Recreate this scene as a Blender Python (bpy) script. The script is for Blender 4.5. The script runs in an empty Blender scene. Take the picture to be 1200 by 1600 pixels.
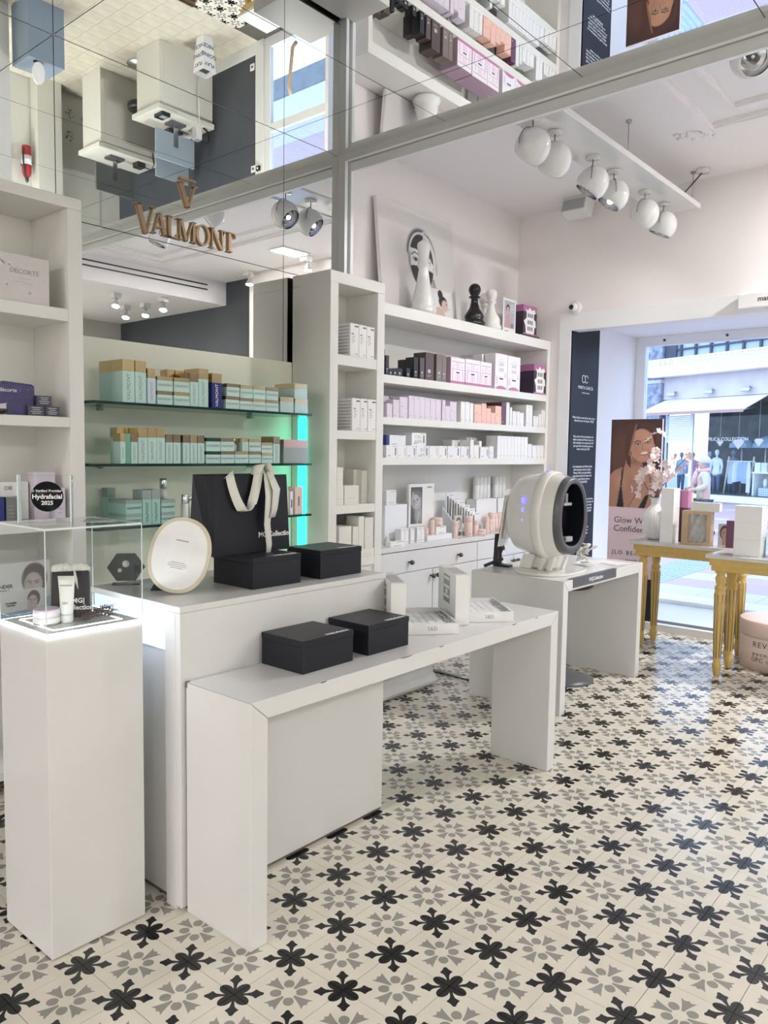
import bpy, bmesh, math, random
import numpy as np
from mathutils import Matrix, Vector
R = random.Random(7)
S = bpy.context.scene
COL = S.collection

# ---------------------------------------------------------------- camera
cam = bpy.data.cameras.new('camera'); camo = bpy.data.objects.new('camera', cam); COL.objects.link(camo)
FPX, YAW, PIT, ROL = 1222.2, 0.7060168, -0.0772555, 0.0148314
CP = Vector((-1.62723, -1.13400, 1.41314))
fw = Vector((math.cos(PIT)*math.cos(YAW), math.cos(PIT)*math.sin(YAW), math.sin(PIT)))
rt = Vector((math.sin(YAW), -math.cos(YAW), 0)); up = rt.cross(fw)
r2 = math.cos(ROL)*rt + math.sin(ROL)*up; u2 = -math.sin(ROL)*rt + math.cos(ROL)*up
camo.matrix_world = Matrix(((r2.x, u2.x, -fw.x, CP.x), (r2.y, u2.y, -fw.y, CP.y), (r2.z, u2.z, -fw.z, CP.z), (0, 0, 0, 1)))
cam.sensor_fit = 'HORIZONTAL'; cam.sensor_width = 36; cam.lens = FPX/1200*36; cam.clip_start = 0.02; cam.clip_end = 200
S.camera = camo

# ---------------------------------------------------------------- world, exposure
W = bpy.data.worlds.new('sky'); S.world = W; W.use_nodes = True
bg = W.node_tree.nodes['Background']; bg.inputs[0].default_value = (0.62, 0.77, 1.0, 1); bg.inputs[1].default_value = 2.1
S.view_settings.view_transform = 'Standard'; S.view_settings.look = 'None'
S.view_settings.exposure = 0.7; S.view_settings.gamma = 1.0; S.view_settings.use_curve_mapping = False
S.cycles.max_bounces = 12; S.cycles.diffuse_bounces = 5; S.cycles.glossy_bounces = 7; S.cycles.transmission_bounces = 8; S.cycles.transparent_max_bounces = 16
S.cycles.sample_clamp_indirect = 6.0; S.cycles.caustics_reflective = False; S.cycles.caustics_refractive = False

def light(name, kind, loc, energy, color=(1, 1, 1), size=0.3, aim=None, spot=1.2, sy=None):
    l = bpy.data.lights.new(name, kind); l.energy = energy; l.color = color
    if kind == 'AREA':
        l.shape = 'RECTANGLE' if sy else 'SQUARE'; l.size = size
        if sy: l.size_y = sy
    else: l.shadow_soft_size = size
    if kind == 'SPOT': l.spot_size = spot; l.spot_blend = 1.0
    o = bpy.data.objects.new(name, l); COL.objects.link(o); o.location = loc
    d = Vector(aim)-Vector(loc) if aim else Vector((0, 0, -1))
    o.rotation_euler = d.to_track_quat('-Z', 'Y').to_euler()
    return o

# portals only steer the sampling of the sky through the shop window and the door
for nm, loc, sx, sy in (('window_portal', (6.30, 0.8, 1.2), 2.9, 2.6), ('door_portal', (5.03, -1.3, 1.15), 1.2, 2.2)):
    o = light(nm, 'AREA', loc, 1, (1, 1, 1), sx, (0, loc[1], loc[2]), sy=sy); o.data.cycles.is_portal = True
# added panel lamps that fill the shop with light (their housings are built with the ceilings below)
FILL_LUMS = [(-6.2, 1.3), (-6.2, -1.0), (-5.0, -3.9), (0.0, -4.3), (2.4, -4.4)]
for i, (x, y) in enumerate(FILL_LUMS):
    light('fill_lamp', 'AREA', (x, y, 3.165), (112, 60, 44, 46, 60)[i], (1.0, 0.99, 0.975), 1.1, sy=0.55)
light('recessed_lamp', 'AREA', (4.33, -0.76, 3.565), 74, (1.0, 0.97, 0.94), 0.36, sy=0.2)

# ---------------------------------------------------------------- mesh helpers
# Some groups below are scaled about the camera; CAM_SCALE = (scale factor, offset that fixes the camera point)
CAM_SCALE = None
SHELF_CAM_SCALE = (1.136, Vector((0.2213, 0.1542, -0.1922)))  # shelf unit, drawer cabinet and their goods, enlarged about the camera position
POSTER_CAM_SCALE = (1.055, Vector((0.0895, 0.0624, -0.0777)))  # poster stand, enlarged and moved back about the camera position
def cam_scaled(p): return tuple(Vector(p)) if CAM_SCALE is None else tuple(Vector(p)*CAM_SCALE[0]+CAM_SCALE[1])
def cam_scaled_m(M): return M if CAM_SCALE is None else Matrix.Translation(CAM_SCALE[1]) @ Matrix.Scale(CAM_SCALE[0], 4) @ M
class MB:
    def __init__(s): s.v = []; s.f = []; s.m = []; s.sm = []; s.M = None
    def add(s, vs, fs, m=0, sm=False):
        b = len(s.v)
        if s.M is not None: vs = [tuple(s.M @ Vector(p)) for p in vs]
        s.v += [tuple(p) for p in vs]
        for f in fs: s.f.append(tuple(b+i for i in f)); s.m.append(m); s.sm.append(sm)
        return s
    def box(s, x0, x1, y0, y1, z0, z1, m=0):
        return s.add([(x0,y0,z0),(x1,y0,z0),(x1,y1,z0),(x0,y1,z0),(x0,y0,z1),(x1,y0,z1),(x1,y1,z1),(x0,y1,z1)],
              [(3,2,1,0),(4,5,6,7),(0,1,5,4),(1,2,6,5),(2,3,7,6),(3,0,4,7)], m)
    def cbox(s, c, d, m=0): return s.box(c[0]-d[0]/2, c[0]+d[0]/2, c[1]-d[1]/2, c[1]+d[1]/2, c[2]-d[2]/2, c[2]+d[2]/2, m)
    def poly(s, pts, m=0): return s.add(pts, [tuple(range(len(pts)))], m)
    def prism(s, pts, h0, h1, plane='xy', m=0):
        # 2-D outline extruded along the third axis
        def P(a, b, h): return {'xy': (a, b, h), 'xz': (a, h, b), 'yz': (h, a, b)}[plane]
        n = len(pts); vs = [P(a, b, h0) for a, b in pts]+[P(a, b, h1) for a, b in pts]
        fs = [tuple(range(n-1, -1, -1)), tuple(range(n, 2*n))]+[(i, (i+1) % n, n+(i+1) % n, n+i) for i in range(n)]
        return s.add(vs, fs, m)
    def lathe(s, prof, c=(0, 0, 0), n=20, m=0, sm=True, axis='z', flute=None):
        vs = []; fs = []
        for r, h in prof:
            for i in range(n):
                a = 2*math.pi*i/n; rr = max(r, 1e-5)
                if flute: rr *= 1-flute[0]*(0.5+0.5*math.cos(a*flute[1]))
                x, y = rr*math.cos(a), rr*math.sin(a)
                p = {'z': (x, y, h), 'y': (x, h, y), 'x': (h, x, y)}[axis]
                vs.append((p[0]+c[0], p[1]+c[1], p[2]+c[2]))
        k = len(prof)
        for j in range(k-1):
            for i in range(n): fs.append((j*n+i, j*n+(i+1) % n, (j+1)*n+(i+1) % n, (j+1)*n+i))
        fs.append(tuple(range(n-1, -1, -1))); fs.append(tuple((k-1)*n+i for i in range(n)))
        return s.add(vs, fs, m, sm)
    def tube(s, pts, r, n=8, m=0):
        pts = [Vector(p) for p in pts]; vs = []; fs = []; k = len(pts)
        rad = r if isinstance(r, (list, tuple)) else [r]*k
        ref = Vector((0, 0, 1))
        for j, p in enumerate(pts):
            t = (pts[min(j+1, k-1)]-pts[max(j-1, 0)]).normalized()
            if abs(t.dot(ref)) > 0.95: ref = Vector((1, 0, 0)) if abs(t.x) < 0.9 else Vector((0, 1, 0))
            a = t.cross(ref).normalized(); b = a.cross(t).normalized(); ref = b
            for i in range(n):
                q = 2*math.pi*i/n; vs.append(tuple(p+(a*math.cos(q)+b*math.sin(q))*rad[j]))
        for j in range(k-1):
            for i in range(n): fs.append((j*n+i, j*n+(i+1) % n, (j+1)*n+(i+1) % n, (j+1)*n+i))
        fs.append(tuple(range(n-1, -1, -1))); fs.append(tuple((k-1)*n+i for i in range(n)))
        return s.add(vs, fs, m, True)
    def band(s, pts, wdir, w, t=0.0012, m=0):
        # flat ribbon following pts, width w along wdir, a little thickness
        pts = [Vector(p) for p in pts]; k = len(pts); vs = []; fs = []
        for j, p in enumerate(pts):
            tg = (pts[min(j+1, k-1)]-pts[max(j-1, 0)]).normalized()
            wd = Vector(wdir[j] if isinstance(wdir, list) else wdir).normalized(); ww = w[j] if isinstance(w, list) else w
            nn = tg.cross(wd)
            nn = nn.normalized() if nn.length > 1e-4 else Vector((0, 0, 1))
            for sx, sn in ((-1, -1), (1, -1), (1, 1), (-1, 1)): vs.append(tuple(p+wd*sx*ww/2+nn*sn*t/2))
        for j in range(k-1):
            for i in range(4): fs.append((4*j+i, 4*j+(i+1) % 4, 4*j+4+(i+1) % 4, 4*j+4+i))
        fs += [(3, 2, 1, 0), tuple(4*(k-1)+i for i in range(4))]
        return s.add(vs, fs, m, True)
    def mesh(s, name, mats, off=(0, 0, 0)):
        me = bpy.data.meshes.new(name)
        me.from_pydata([(p[0]-off[0], p[1]-off[1], p[2]-off[2]) for p in s.v], [], s.f)
        for m in (mats if isinstance(mats, (list, tuple)) else [mats]): me.materials.append(MAT[m] if isinstance(m, str) else m)
        for i, pl in enumerate(me.polygons): pl.material_index = s.m[i]; pl.use_smooth = s.sm[i]
        me.update(); return me
    def build(s, name, mats, parent=None, bevel=0, at=None):
        if CAM_SCALE is not None: s.v = [cam_scaled(p) for p in s.v]
        if parent is None:
            if at is None:
                a = np.array(s.v); lo = a.min(0); hi = a.max(0); at = ((lo[0]+hi[0])/2, (lo[1]+hi[1])/2, lo[2])
            me = s.mesh(name, mats, at); o = bpy.data.objects.new(name, me); COL.objects.link(o); o.location = at
        else:
            me = s.mesh(name, mats, wloc(parent)); o = bpy.data.objects.new(name, me); COL.objects.link(o); o.parent = parent
        if bevel:
            b = o.modifiers.new('bevel', 'BEVEL'); b.width = bevel; b.segments = 2; b.limit_method = 'ANGLE'; b.harden_normals = False
        return o

def wloc(o):
    v = Vector((0, 0, 0))
    while o is not None: v += o.location; o = o.parent
    return v
LABELS = {}
def tag(o, label, cat, group=None):
    o['label'] = label; o['category'] = cat
    if group: o['group'] = group
    return o
def thing(name, label, cat, loc, group=None):
    o = bpy.data.objects.new(name, None); COL.objects.link(o); o.location = cam_scaled(loc); o.empty_display_size = 0.05
    return tag(o, label, cat, group)
def struct(o, label=None):
    o['kind'] = 'structure'
    if label: o['label'] = label
    return o
def B(x0, x1, y0, y1, z0, z1): return MB().box(x0, x1, y0, y1, z0, z1)
def frame(origin, xd, yd):
    x = Vector(xd).normalized(); y = Vector(yd); z = x.cross(y).normalized(); y = z.cross(x)
    return Matrix(((x.x, y.x, z.x, origin[0]), (x.y, y.y, z.y, origin[1]), (x.z, y.z, z.z, origin[2]), (0, 0, 0, 1)))

_txt = {}
def text_mesh(s, size, mat, align='CENTER', bold=0.0, ext=0.0004, space=1.0):
    k = (s, size, mat, align, bold, ext, space)
    if k in _txt: return _txt[k]
    c = bpy.data.curves.new('lettering', 'FONT'); c.body = s; c.size = size; c.align_x = align; c.align_y = 'CENTER'
    c.extrude = ext; c.offset = bold; c.resolution_u = 2; c.space_character = space
    o = bpy.data.objects.new('lettering', c); COL.objects.link(o)
    dg = bpy.context.evaluated_depsgraph_get(); me = bpy.data.meshes.new_from_object(o.evaluated_get(dg))
    bpy.data.objects.remove(o); bpy.data.curves.remove(c)
    me.materials.clear(); me.materials.append(MAT[mat]); _txt[k] = me
    return me
def text(s, size, mat, parent, M, align='CENTER', bold=0.0, ext=0.0004, space=1.0, name='lettering'):
    me = text_mesh(s, size, mat, align, bold, ext, space)
    o = bpy.data.objects.new(name, me); COL.objects.link(o); o.parent = parent
    o.matrix_basis = Matrix.Translation(-wloc(parent)) @ cam_scaled_m(M)
    return o

# ---------------------------------------------------------------- materials
MAT = {}
def mat(name, col, rough=0.5, metal=0.0, spec=0.5, noise=0.0, nscale=20, emit=0, ecol=None, bump=0.0, bscale=60, coat=0.0, alpha=None, trans=0.0, sss=0):
    m = bpy.data.materials.new(name); m.use_nodes = True; nt = m.node_tree; p = nt.nodes['Principled BSDF']
    p.inputs['Base Color'].default_value = (*col, 1); p.inputs['Roughness'].default_value = rough; p.inputs['Metallic'].default_value = metal
    p.inputs['Specular IOR Level'].default_value = spec; p.inputs['Coat Weight'].default_value = coat
    if trans: p.inputs['Transmission Weight'].default_value = trans
    if emit: p.inputs['Emission Color'].default_value = (*(ecol or col), 1); p.inputs['Emission Strength'].default_value = emit
    if noise or bump:
        tc = nt.nodes.new('ShaderNodeTexCoord')
        if noise:
            n = nt.nodes.new('ShaderNodeTexNoise'); n.inputs['Scale'].default_value = nscale; n.inputs['Detail'].default_value = 4
            r = nt.nodes.new('ShaderNodeValToRGB'); nt.links.new(tc.outputs['Object'], n.inputs['Vector']); nt.links.new(n.outputs[0], r.inputs[0])
            r.color_ramp.elements[0].position = 0.3; r.color_ramp.elements[1].position = 0.7
            r.color_ramp.elements[0].color = (*[c*(1-noise) for c in col], 1); r.color_ramp.elements[1].color = (*[min(1, c*(1+noise)) for c in col], 1)
            nt.links.new(r.outputs[0], p.inputs['Base Color'])
        if bump:
            n2 = nt.nodes.new('ShaderNodeTexNoise'); n2.inputs['Scale'].default_value = bscale; n2.inputs['Detail'].default_value = 3
            b = nt.nodes.new('ShaderNodeBump'); b.inputs['Strength'].default_value = bump; b.inputs['Distance'].default_value = 0.01
            nt.links.new(tc.outputs['Object'], n2.inputs['Vector']); nt.links.new(n2.outputs[0], b.inputs['Height']); nt.links.new(b.outputs[0], p.inputs['Normal'])
    MAT[name] = m; return m

def clear_mat(name, tint=(1, 1, 1), rough=0.02, ior=1.45, base=0.0):
    # thin clear sheet: transparent with a Fresnel reflection
    m = bpy.data.materials.new(name); m.use_nodes = True; nt = m.node_tree; nt.nodes.clear()
    out = nt.nodes.new('ShaderNodeOutputMaterial'); t = nt.nodes.new('ShaderNodeBsdfTransparent'); g = nt.nodes.new('ShaderNodeBsdfGlossy'); mx = nt.nodes.new('ShaderNodeMixShader')
    f = nt.nodes.new('ShaderNodeFresnel'); f.inputs['IOR'].default_value = ior; t.inputs[0].default_value = (*tint, 1); g.inputs['Roughness'].default_value = rough
    ge = nt.nodes.new('ShaderNodeNewGeometry'); iv = nt.nodes.new('ShaderNodeMath'); iv.operation = 'SUBTRACT'; iv.inputs[0].default_value = 1; nt.links.new(ge.outputs['Backfacing'], iv.inputs[1])
    ml = nt.nodes.new('ShaderNodeMath'); ml.operation = 'MULTIPLY'; nt.links.new(f.outputs[0], ml.inputs[0]); nt.links.new(iv.outputs[0], ml.inputs[1])
    src = ml.outputs[0]
    if base:
        a = nt.nodes.new('ShaderNodeMath'); a.operation = 'ADD'; a.inputs[1].default_value = base; nt.links.new(src, a.inputs[0]); src = a.outputs[0]
    nt.links.new(src, mx.inputs[0]); nt.links.new(t.outputs[0], mx.inputs[1]); nt.links.new(g.outputs[0], mx.inputs[2]); nt.links.new(mx.outputs[0], out.inputs[0])
    MAT[name] = m
clear_mat('acrylic', (0.97, 0.98, 0.98)); clear_mat('window_glass', (0.93, 0.97, 1.0), 0.0); clear_mat('shelf_glass', (0.62, 0.78, 0.72), 0.02)
clear_mat('smoke_acrylic', (0.22, 0.23, 0.25), 0.03); clear_mat('wrap_film', (0.97, 0.97, 0.97), 0.12, 1.6, 0.06)
m = mat('mirror', (0.90, 0.92, 0.905), 0.0, 1.0)
mat('wall_white', (0.86, 0.82, 0.815), 0.6, noise=0.012, nscale=3); mat('ceiling_white', (0.87, 0.845, 0.86), 0.7, noise=0.01, nscale=2)
mat('lacquer', (0.73, 0.73, 0.725), 0.22, spec=0.45, noise=0.012, nscale=4); mat('lacquer_edge', (0.74, 0.73, 0.69), 0.3); mat('chip', (0.16, 0.14, 0.12), 0.6)
mat('shelf_white', (0.79, 0.785, 0.755), 0.4, noise=0.01, nscale=5); mat('panel_cream', (0.87, 0.86, 0.74), 0.45)
mat('profile_white', (0.86, 0.88, 0.90), 0.3); mat('profile_grey', (0.36, 0.38, 0.39), 0.35)
mat('grout', (0.10, 0.09, 0.08), 0.8); mat('cream_grout', (0.24, 0.22, 0.18), 0.8)
mat('cream_tile', (0.56, 0.52, 0.43), 0.3, noise=0.10, nscale=7)
mat('dark_wall', (0.062, 0.070, 0.085), 0.55, noise=0.05, nscale=3); mat('blue_grey', (0.23, 0.29, 0.38), 0.5)
mat('grey_wall', (0.56, 0.56, 0.52), 0.6, noise=0.02, nscale=4)
mat('black_card', (0.010, 0.011, 0.017), 0.42, spec=0.35, bump=0.03, bscale=900); mat('black', (0.012, 0.012, 0.013), 0.35); mat('black_gloss', (0.008, 0.008, 0.009), 0.06)
mat('white_print', (0.86, 0.86, 0.86), 0.5); mat('grey_print', (0.30, 0.30, 0.31), 0.5); mat('dark_print', (0.07, 0.07, 0.08), 0.5); mat('light_print', (0.52, 0.52, 0.52), 0.5)
mat('card_white', (0.83, 0.83, 0.83), 0.45); mat('card_cool', (0.80, 0.82, 0.86), 0.4); mat('card_cream', (0.76, 0.75, 0.70), 0.45); mat('card_lilac', (0.74, 0.66, 0.76), 0.45); mat('card_lilac_deep', (0.66, 0.59, 0.70), 0.45)
mat('card_peach', (0.86, 0.55, 0.46), 0.45); mat('plum', (0.13, 0.045, 0.085), 0.4); mat('plum_pink', (0.42, 0.16, 0.33), 0.45); mat('house_pink', (0.80, 0.57, 0.75), 0.45); mat('house_rose', (0.52, 0.20, 0.37), 0.45); mat('house_side', (0.50, 0.36, 0.47), 0.45)
mat('house_dark', (0.045, 0.025, 0.05), 0.45); mat('house_white', (0.85, 0.83, 0.87), 0.45); mat('brown_card', (0.10, 0.068, 0.062), 0.35, noise=0.15, nscale=40); mat('taupe_card', (0.21, 0.17, 0.145), 0.3)
mat('mint', (0.50, 0.70, 0.65), 0.35, spec=0.5); mat('ice_mint', (0.56, 0.68, 0.76), 0.35); mat('sea_mint', (0.36, 0.60, 0.54), 0.35); mat('sea_grey', (0.30, 0.38, 0.36), 0.35); mat('royal_blue', (0.018, 0.022, 0.16), 0.3); mat('green_leaf', (0.16, 0.42, 0.30), 0.4)
mat('gold_foil', (0.58, 0.46, 0.25), 0.26, 0.85); mat('bronze_foil', (0.38, 0.29, 0.20), 0.25, 0.85); mat('dark_green_foil', (0.05, 0.10, 0.08), 0.25, 0.6); mat('rose_foil', (0.68, 0.42, 0.36), 0.3, 0.6)
mat('bronze_sign', (0.30, 0.20, 0.12), 0.35, 0.7); mat('chrome', (0.75, 0.76, 0.78), 0.08, 1.0); mat('steel', (0.45, 0.46, 0.47), 0.3, 1.0); mat('dark_steel', (0.12, 0.11, 0.10), 0.3, 0.9)
mat('shelf_edge', (0.010, 0.035, 0.032), 0.08); mat('led_green', (0.04, 0.75, 0.52), 0.5, emit=2.6, ecol=(0.02, 0.85, 0.55)); mat('led_white', (1, 1, 1), 0.5, emit=14, ecol=(0.90, 0.95, 1.0)); mat('led_cool', (0.62, 0.78, 1.0), 0.5, emit=0.55, ecol=(0.55, 0.72, 1.0))
mat('lamp_emit', (1, 1, 1), 0.5, emit=3, ecol=(1, 0.96, 0.9)); mat('bulb', (1, 1, 1), 0.5, emit=30, ecol=(1, 0.97, 0.9)); mat('blue_led', (0.05, 0.05, 0.8), 0.5, emit=3.0, ecol=(0.10, 0.08, 1.0))
mat('globe_white', (0.74, 0.75, 0.75), 0.10, coat=0.6); mat('wire', (0.20, 0.20, 0.20), 0.5, 0.4)
mat('device_white', (0.80, 0.79, 0.75), 0.22, coat=0.3); mat('device_grey', (0.10, 0.10, 0.11), 0.35); mat('cavity', (0.004, 0.005, 0.010), 0.4)
mat('gold_paint', (0.60, 0.42, 0.13), 0.42, noise=0.06, nscale=30); mat('marble', (0.62, 0.62, 0.61), 0.12, noise=0.06, nscale=6); mat('vase_white', (0.82, 0.81, 0.79), 0.35)
mat('wood', (0.52, 0.38, 0.24), 0.5, noise=0.08, nscale=14); mat('tissue', (0.55, 0.56, 0.54), 0.6); mat('petal', (0.86, 0.72, 0.72), 0.6, noise=0.05, nscale=30); mat('twig', (0.10, 0.055, 0.055), 0.7)
mat('drum_pink', (0.74, 0.60, 0.57), 0.5); mat('beige_rim', (0.62, 0.56, 0.44), 0.45); mat('ribbon', (0.70, 0.69, 0.64), 0.75); mat('feather', (0.10, 0.065, 0.065), 0.8); mat('cream_pot', (0.80, 0.79, 0.75), 0.3)
mat('pot_pink', (0.80, 0.62, 0.57), 0.35); mat('indigo', (0.045, 0.035, 0.14), 0.35, noise=0.25, nscale=30); mat('slate_box', (0.055, 0.055, 0.085), 0.3); mat('decorte', (0.66, 0.62, 0.62), 0.5, noise=0.03, nscale=60); mat('navy', (0.03, 0.04, 0.20), 0.35); mat('olive_glass', (0.30, 0.32, 0.12), 0.15); mat('silver', (0.62, 0.63, 0.62), 0.15, 0.9); mat('glass_bottle', (0.62, 0.66, 0.60), 0.1); mat('poster_pink', (0.70, 0.56, 0.62), 0.45); mat('sticker_black', (0.010, 0.011, 0.014), 0.3, spec=0.12)
mat('rubber', (0.03, 0.03, 0.03), 0.6); mat('red_paint', (0.35, 0.03, 0.04), 0.3); mat('screen', (0.30, 0.36, 0.42), 0.2); mat('screen_dark', (0.12, 0.13, 0.13), 0.25); mat('desk_white', (0.66, 0.65, 0.60), 0.35)
# ================================================================ the setting
YM, HM, HF = 2.30, 3.205, 3.585          # mirror wall, mirror ceiling height, plaster ceiling height at the front
YB, XS, XF = 2.75, 4.80, 6.25            # recessed wall behind the shelves, street wall, shop window
T = 0.2                                  # floor tile

def floor_tile_mat():
    m = bpy.data.materials.new('cement_tile'); m.use_nodes = True; nt = m.node_tree; N = nt.nodes; L = nt.links; p = N['Principled BSDF']
    def V(x): return x
    def mth(op, a, b=None, c=None):
        n = N.new('ShaderNodeMath'); n.operation = op
        for i, q in enumerate((a, b, c)):
            if q is None: continue
            if isinstance(q, (int, float)): n.inputs[i].default_value = q
            else: L.new(q, n.inputs[i])
        return n.outputs[0]
    add = lambda a, b: mth('ADD', a, b); sub = lambda a, b: mth('SUBTRACT', a, b); mul = lambda a, b: mth('MULTIPLY', a, b); div = lambda a, b: mth('DIVIDE', a, b)
    ab = lambda a: mth('ABSOLUTE', a); sq = lambda a: mul(a, a); mx = lambda a, b: mth('MAXIMUM', a, b); mn = lambda a, b: mth('MINIMUM', a, b); lt = lambda a, b: mth('LESS_THAN', a, b); gt = lambda a, b: mth('GREATER_THAN', a, b)
    tc = N.new('ShaderNodeTexCoord'); se = N.new('ShaderNodeSeparateXYZ'); L.new(tc.outputs['Object'], se.inputs[0])
    # object space: tile centre at the origin -> gx, gy from the centre, kx, ky from the nearest corner (tile units)
    sx = add(div(se.outputs[0], T), 0.5); sy = add(div(se.outputs[1], T), 0.5)
    fx = mth('FRACT', sx); fy = mth('FRACT', sy)
    gx = ab(sub(fx, 0.5)); gy = ab(sub(fy, 0.5))
    kx = sub(0.5, gx); ky = sub(0.5, gy)
    def axes(x, y): return mx(x, y), mn(x, y), mul(add(x, y), 0.70711), ab(mul(sub(x, y), 0.70711))
    # black blossom round the corners
    al, ac, u, v = axes(kx, ky)
    pet = lt(add(sq(div(sub(al, 0.150), 0.108)), sq(div(ac, 0.078))), 1)
    hub = lt(add(sq(kx), sq(ky)), 0.0110)
    stem = mul(lt(u, 0.30), lt(v, add(0.021, mul(mx(sub(u, 0.16), 0), 0.20))))
    head = lt(add(div(ab(sub(u, 0.285)), 0.105), div(v, 0.082)), 1)
    tipb = lt(add(sq(div(sub(u, 0.335), 0.05)), sq(div(v, 0.036))), 1)
    barb = mul(lt(ab(sub(u, 0.283)), 0.016), lt(v, 0.082))
    black = mx(mx(pet, hub), mx(mx(stem, head), mx(tipb, barb)))
    # grey blossom in the tile centre
    al, ac, u, v = axes(gx, gy)
    pet2 = lt(add(sq(div(sub(u, 0.168), 0.078)), sq(div(v, 0.070))), 1)
    w = add(0.020, mul(mth('POWER', mx(div(sub(al, 0.10), 0.22), 0), 1.35), 0.072))
    end = add(0.318, add(mul(mx(sub(0.030, ac), 0), 0.9), mul(mx(sub(ac, 0.05), 0), 0.5)))
    arm = mul(mul(gt(al, 0.085), lt(al, end)), lt(ac, w))
    hole = gt(add(sq(gx), sq(gy)), 0.0098)
    grey = mul(mx(pet2, arm), hole)
    n1 = N.new('ShaderNodeTexNoise'); n1.inputs['Scale'].default_value = 9; n1.inputs['Detail'].default_value = 5
    ge = N.new('ShaderNodeNewGeometry'); L.new(ge.outputs['Position'], n1.inputs['Vector'])
    def ramp(c0, c1):
        r = N.new('ShaderNodeValToRGB'); r.color_ramp.elements[0].position = 0.32; r.color_ramp.elements[1].position = 0.68
        r.color_ramp.elements[0].color = (*c0, 1); r.color_ramp.elements[1].color = (*c1, 1); L.new(n1.outputs[0], r.inputs[0]); return r.outputs[0]
    def mix(f, a, b):
        n = N.new('ShaderNodeMix'); n.data_type = 'RGBA'; L.new(f, n.inputs[0])
        for s_, q in ((n.inputs[6], a), (n.inputs[7], b)):
            if isinstance(q, tuple): s_.default_value = (*q, 1)
            else: L.new(q, s_)
        return n.outputs[2]
    c = mix(grey, ramp((0.66, 0.615, 0.53), (0.72, 0.675, 0.59)), ramp((0.25, 0.238, 0.215), (0.30, 0.285, 0.26)))
    c = mix(black, c, (0.011, 0.011, 0.012))
    L.new(c, p.inputs['Base Color'])
    p.inputs['Roughness'].default_value = 0.2; p.inputs['Specular IOR Level'].default_value = 0.45
    MAT['cement_tile'] = m
floor_tile_mat()

# floor slab and tiles
floor = struct(B(-8.0, 5.0, -5.3, 2.9, -0.12, -0.004).build('floor', 'grout'), 'shop floor of patterned cement tiles')
tm = MB().box(-T/2+0.0009, T/2-0.0009, -T/2+0.0009, T/2-0.0009, -0.004, 0).mesh('tile', 'cement_tile')
tiles = []
for i in range(-40, 23):
    for j in range(-10, 12):
        x, y = (i+0.5)*T, (j+0.5)*T
        if x > 4.55: continue
        d = Vector((x, y, 0))-CP; z = d.dot(fw)
        if z > 0.2:
            px = 600+FPX*d.dot(r2)/z; py = 800-FPX*d.dot(u2)/z
            hid = (x < 0.7 and y > 0.85) or (y > 1.5 and x < 1.7) or (px > 0 and y > 2.0)
            key = z if (-60 < px < 1260 and 900 < py < 1680 and not hid) else 50+z
        else: key = 99
        tiles.append((key, x, y))
tiles.sort()
restm = MB()
for n, (k, x, y) in enumerate(tiles):
    if n < 300 and k < 50:
        o = bpy.data.objects.new('tile', tm); COL.objects.link(o); o.parent = floor; o.location = Vector((x, y, 0))-floor.location
    else: restm.box(x-T/2+0.0009, x+T/2-0.0009, y-T/2+0.0009, y+T/2-0.0009, -0.004, 0)
# origin of the joined rest lies on a tile centre so that the pattern runs on
me = restm.mesh('tile_field', 'cement_tile', (0.1, 0.1, 0)); o = bpy.data.objects.new('tile_field', me); COL.objects.link(o); o.parent = floor; o.location = Vector((0.1, 0.1, 0))-floor.location; o['kind'] = 'stuff'
# plain cream tiles of the far half of the shop, seen in the mirrors
ct = 0.245; cm_ = MB().box(-ct/2+0.0015, ct/2-0.0015, -ct/2+0.0015, ct/2-0.0015, -0.004, 0.001).mesh('cream_tile', 'cream_tile')
crest = MB()
for i in range(0, 53):
    for j in range(0, 13):
        x = 4.95-ct/2-i*ct; y = -2.0-ct/2-j*ct
        if x > 2.3:
            o = bpy.data.objects.new('cream_tile', cm_); COL.objects.link(o); o.parent = floor; o.location = Vector((x, y, 0))-floor.location
        else: crest.box(x-ct/2+0.0015, x+ct/2-0.0015, y-ct/2+0.0015, y+ct/2-0.0015, -0.004, 0.001)
o = crest.build('cream_tile_field', 'cream_tile', floor); o['kind'] = 'stuff'

# walls -----------------------------------------------------------
wl = struct(B(-8.0, 2.0, YM+0.008, YM+0.2, -0.004, 3.75).build('wall_left', 'wall_white'), 'shop wall faced with mirror panels')
B(-7.99, 1.99, YM+0.0064, YM+0.0078, 0.01, HM-0.002).build('joint_backing', 'black', wl)
XJ = [-8.0, -6.6, -5.25, -3.9, -2.57, -1.22, 0.127, 1.477, 1.995]; ZJ = [0.0, 0.90, 1.665, 2.435, HM]
for a in range(len(XJ)-1):
    for b in range(len(ZJ)-1):
        B(XJ[a]+0.0019, XJ[a+1]-0.0019, YM, YM+0.006, ZJ[b]+0.0019, ZJ[b+1]-0.0019).build('mirror_panel', 'mirror', wl)
struct(B(1.90, 4.95, YB, YB+0.15, -0.004, HF).build('wall_recess', 'wall_white'), 'plain white wall above the long shelf unit')
struct(B(1.985, 2.02, YM+0.21, YB-0.001, -0.004, HF).build('wall_return', 'wall_white'))
ws = MB()
ws.box(XS, XS+0.12, 2.19, YB-0.002, -0.004, HF); ws.box(XS, XS+0.12, -0.65, 2.19, 2.505, HF); ws.box(XS, XS+0.12, -1.999, -0.65, 2.43, HF); ws.box(XS, XS+0.12, -0.70, -0.65, 0.0, 2.505)
wsm = struct(ws.build('wall_street', 'wall_white'), 'white wall over the window opening to the street')
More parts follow.
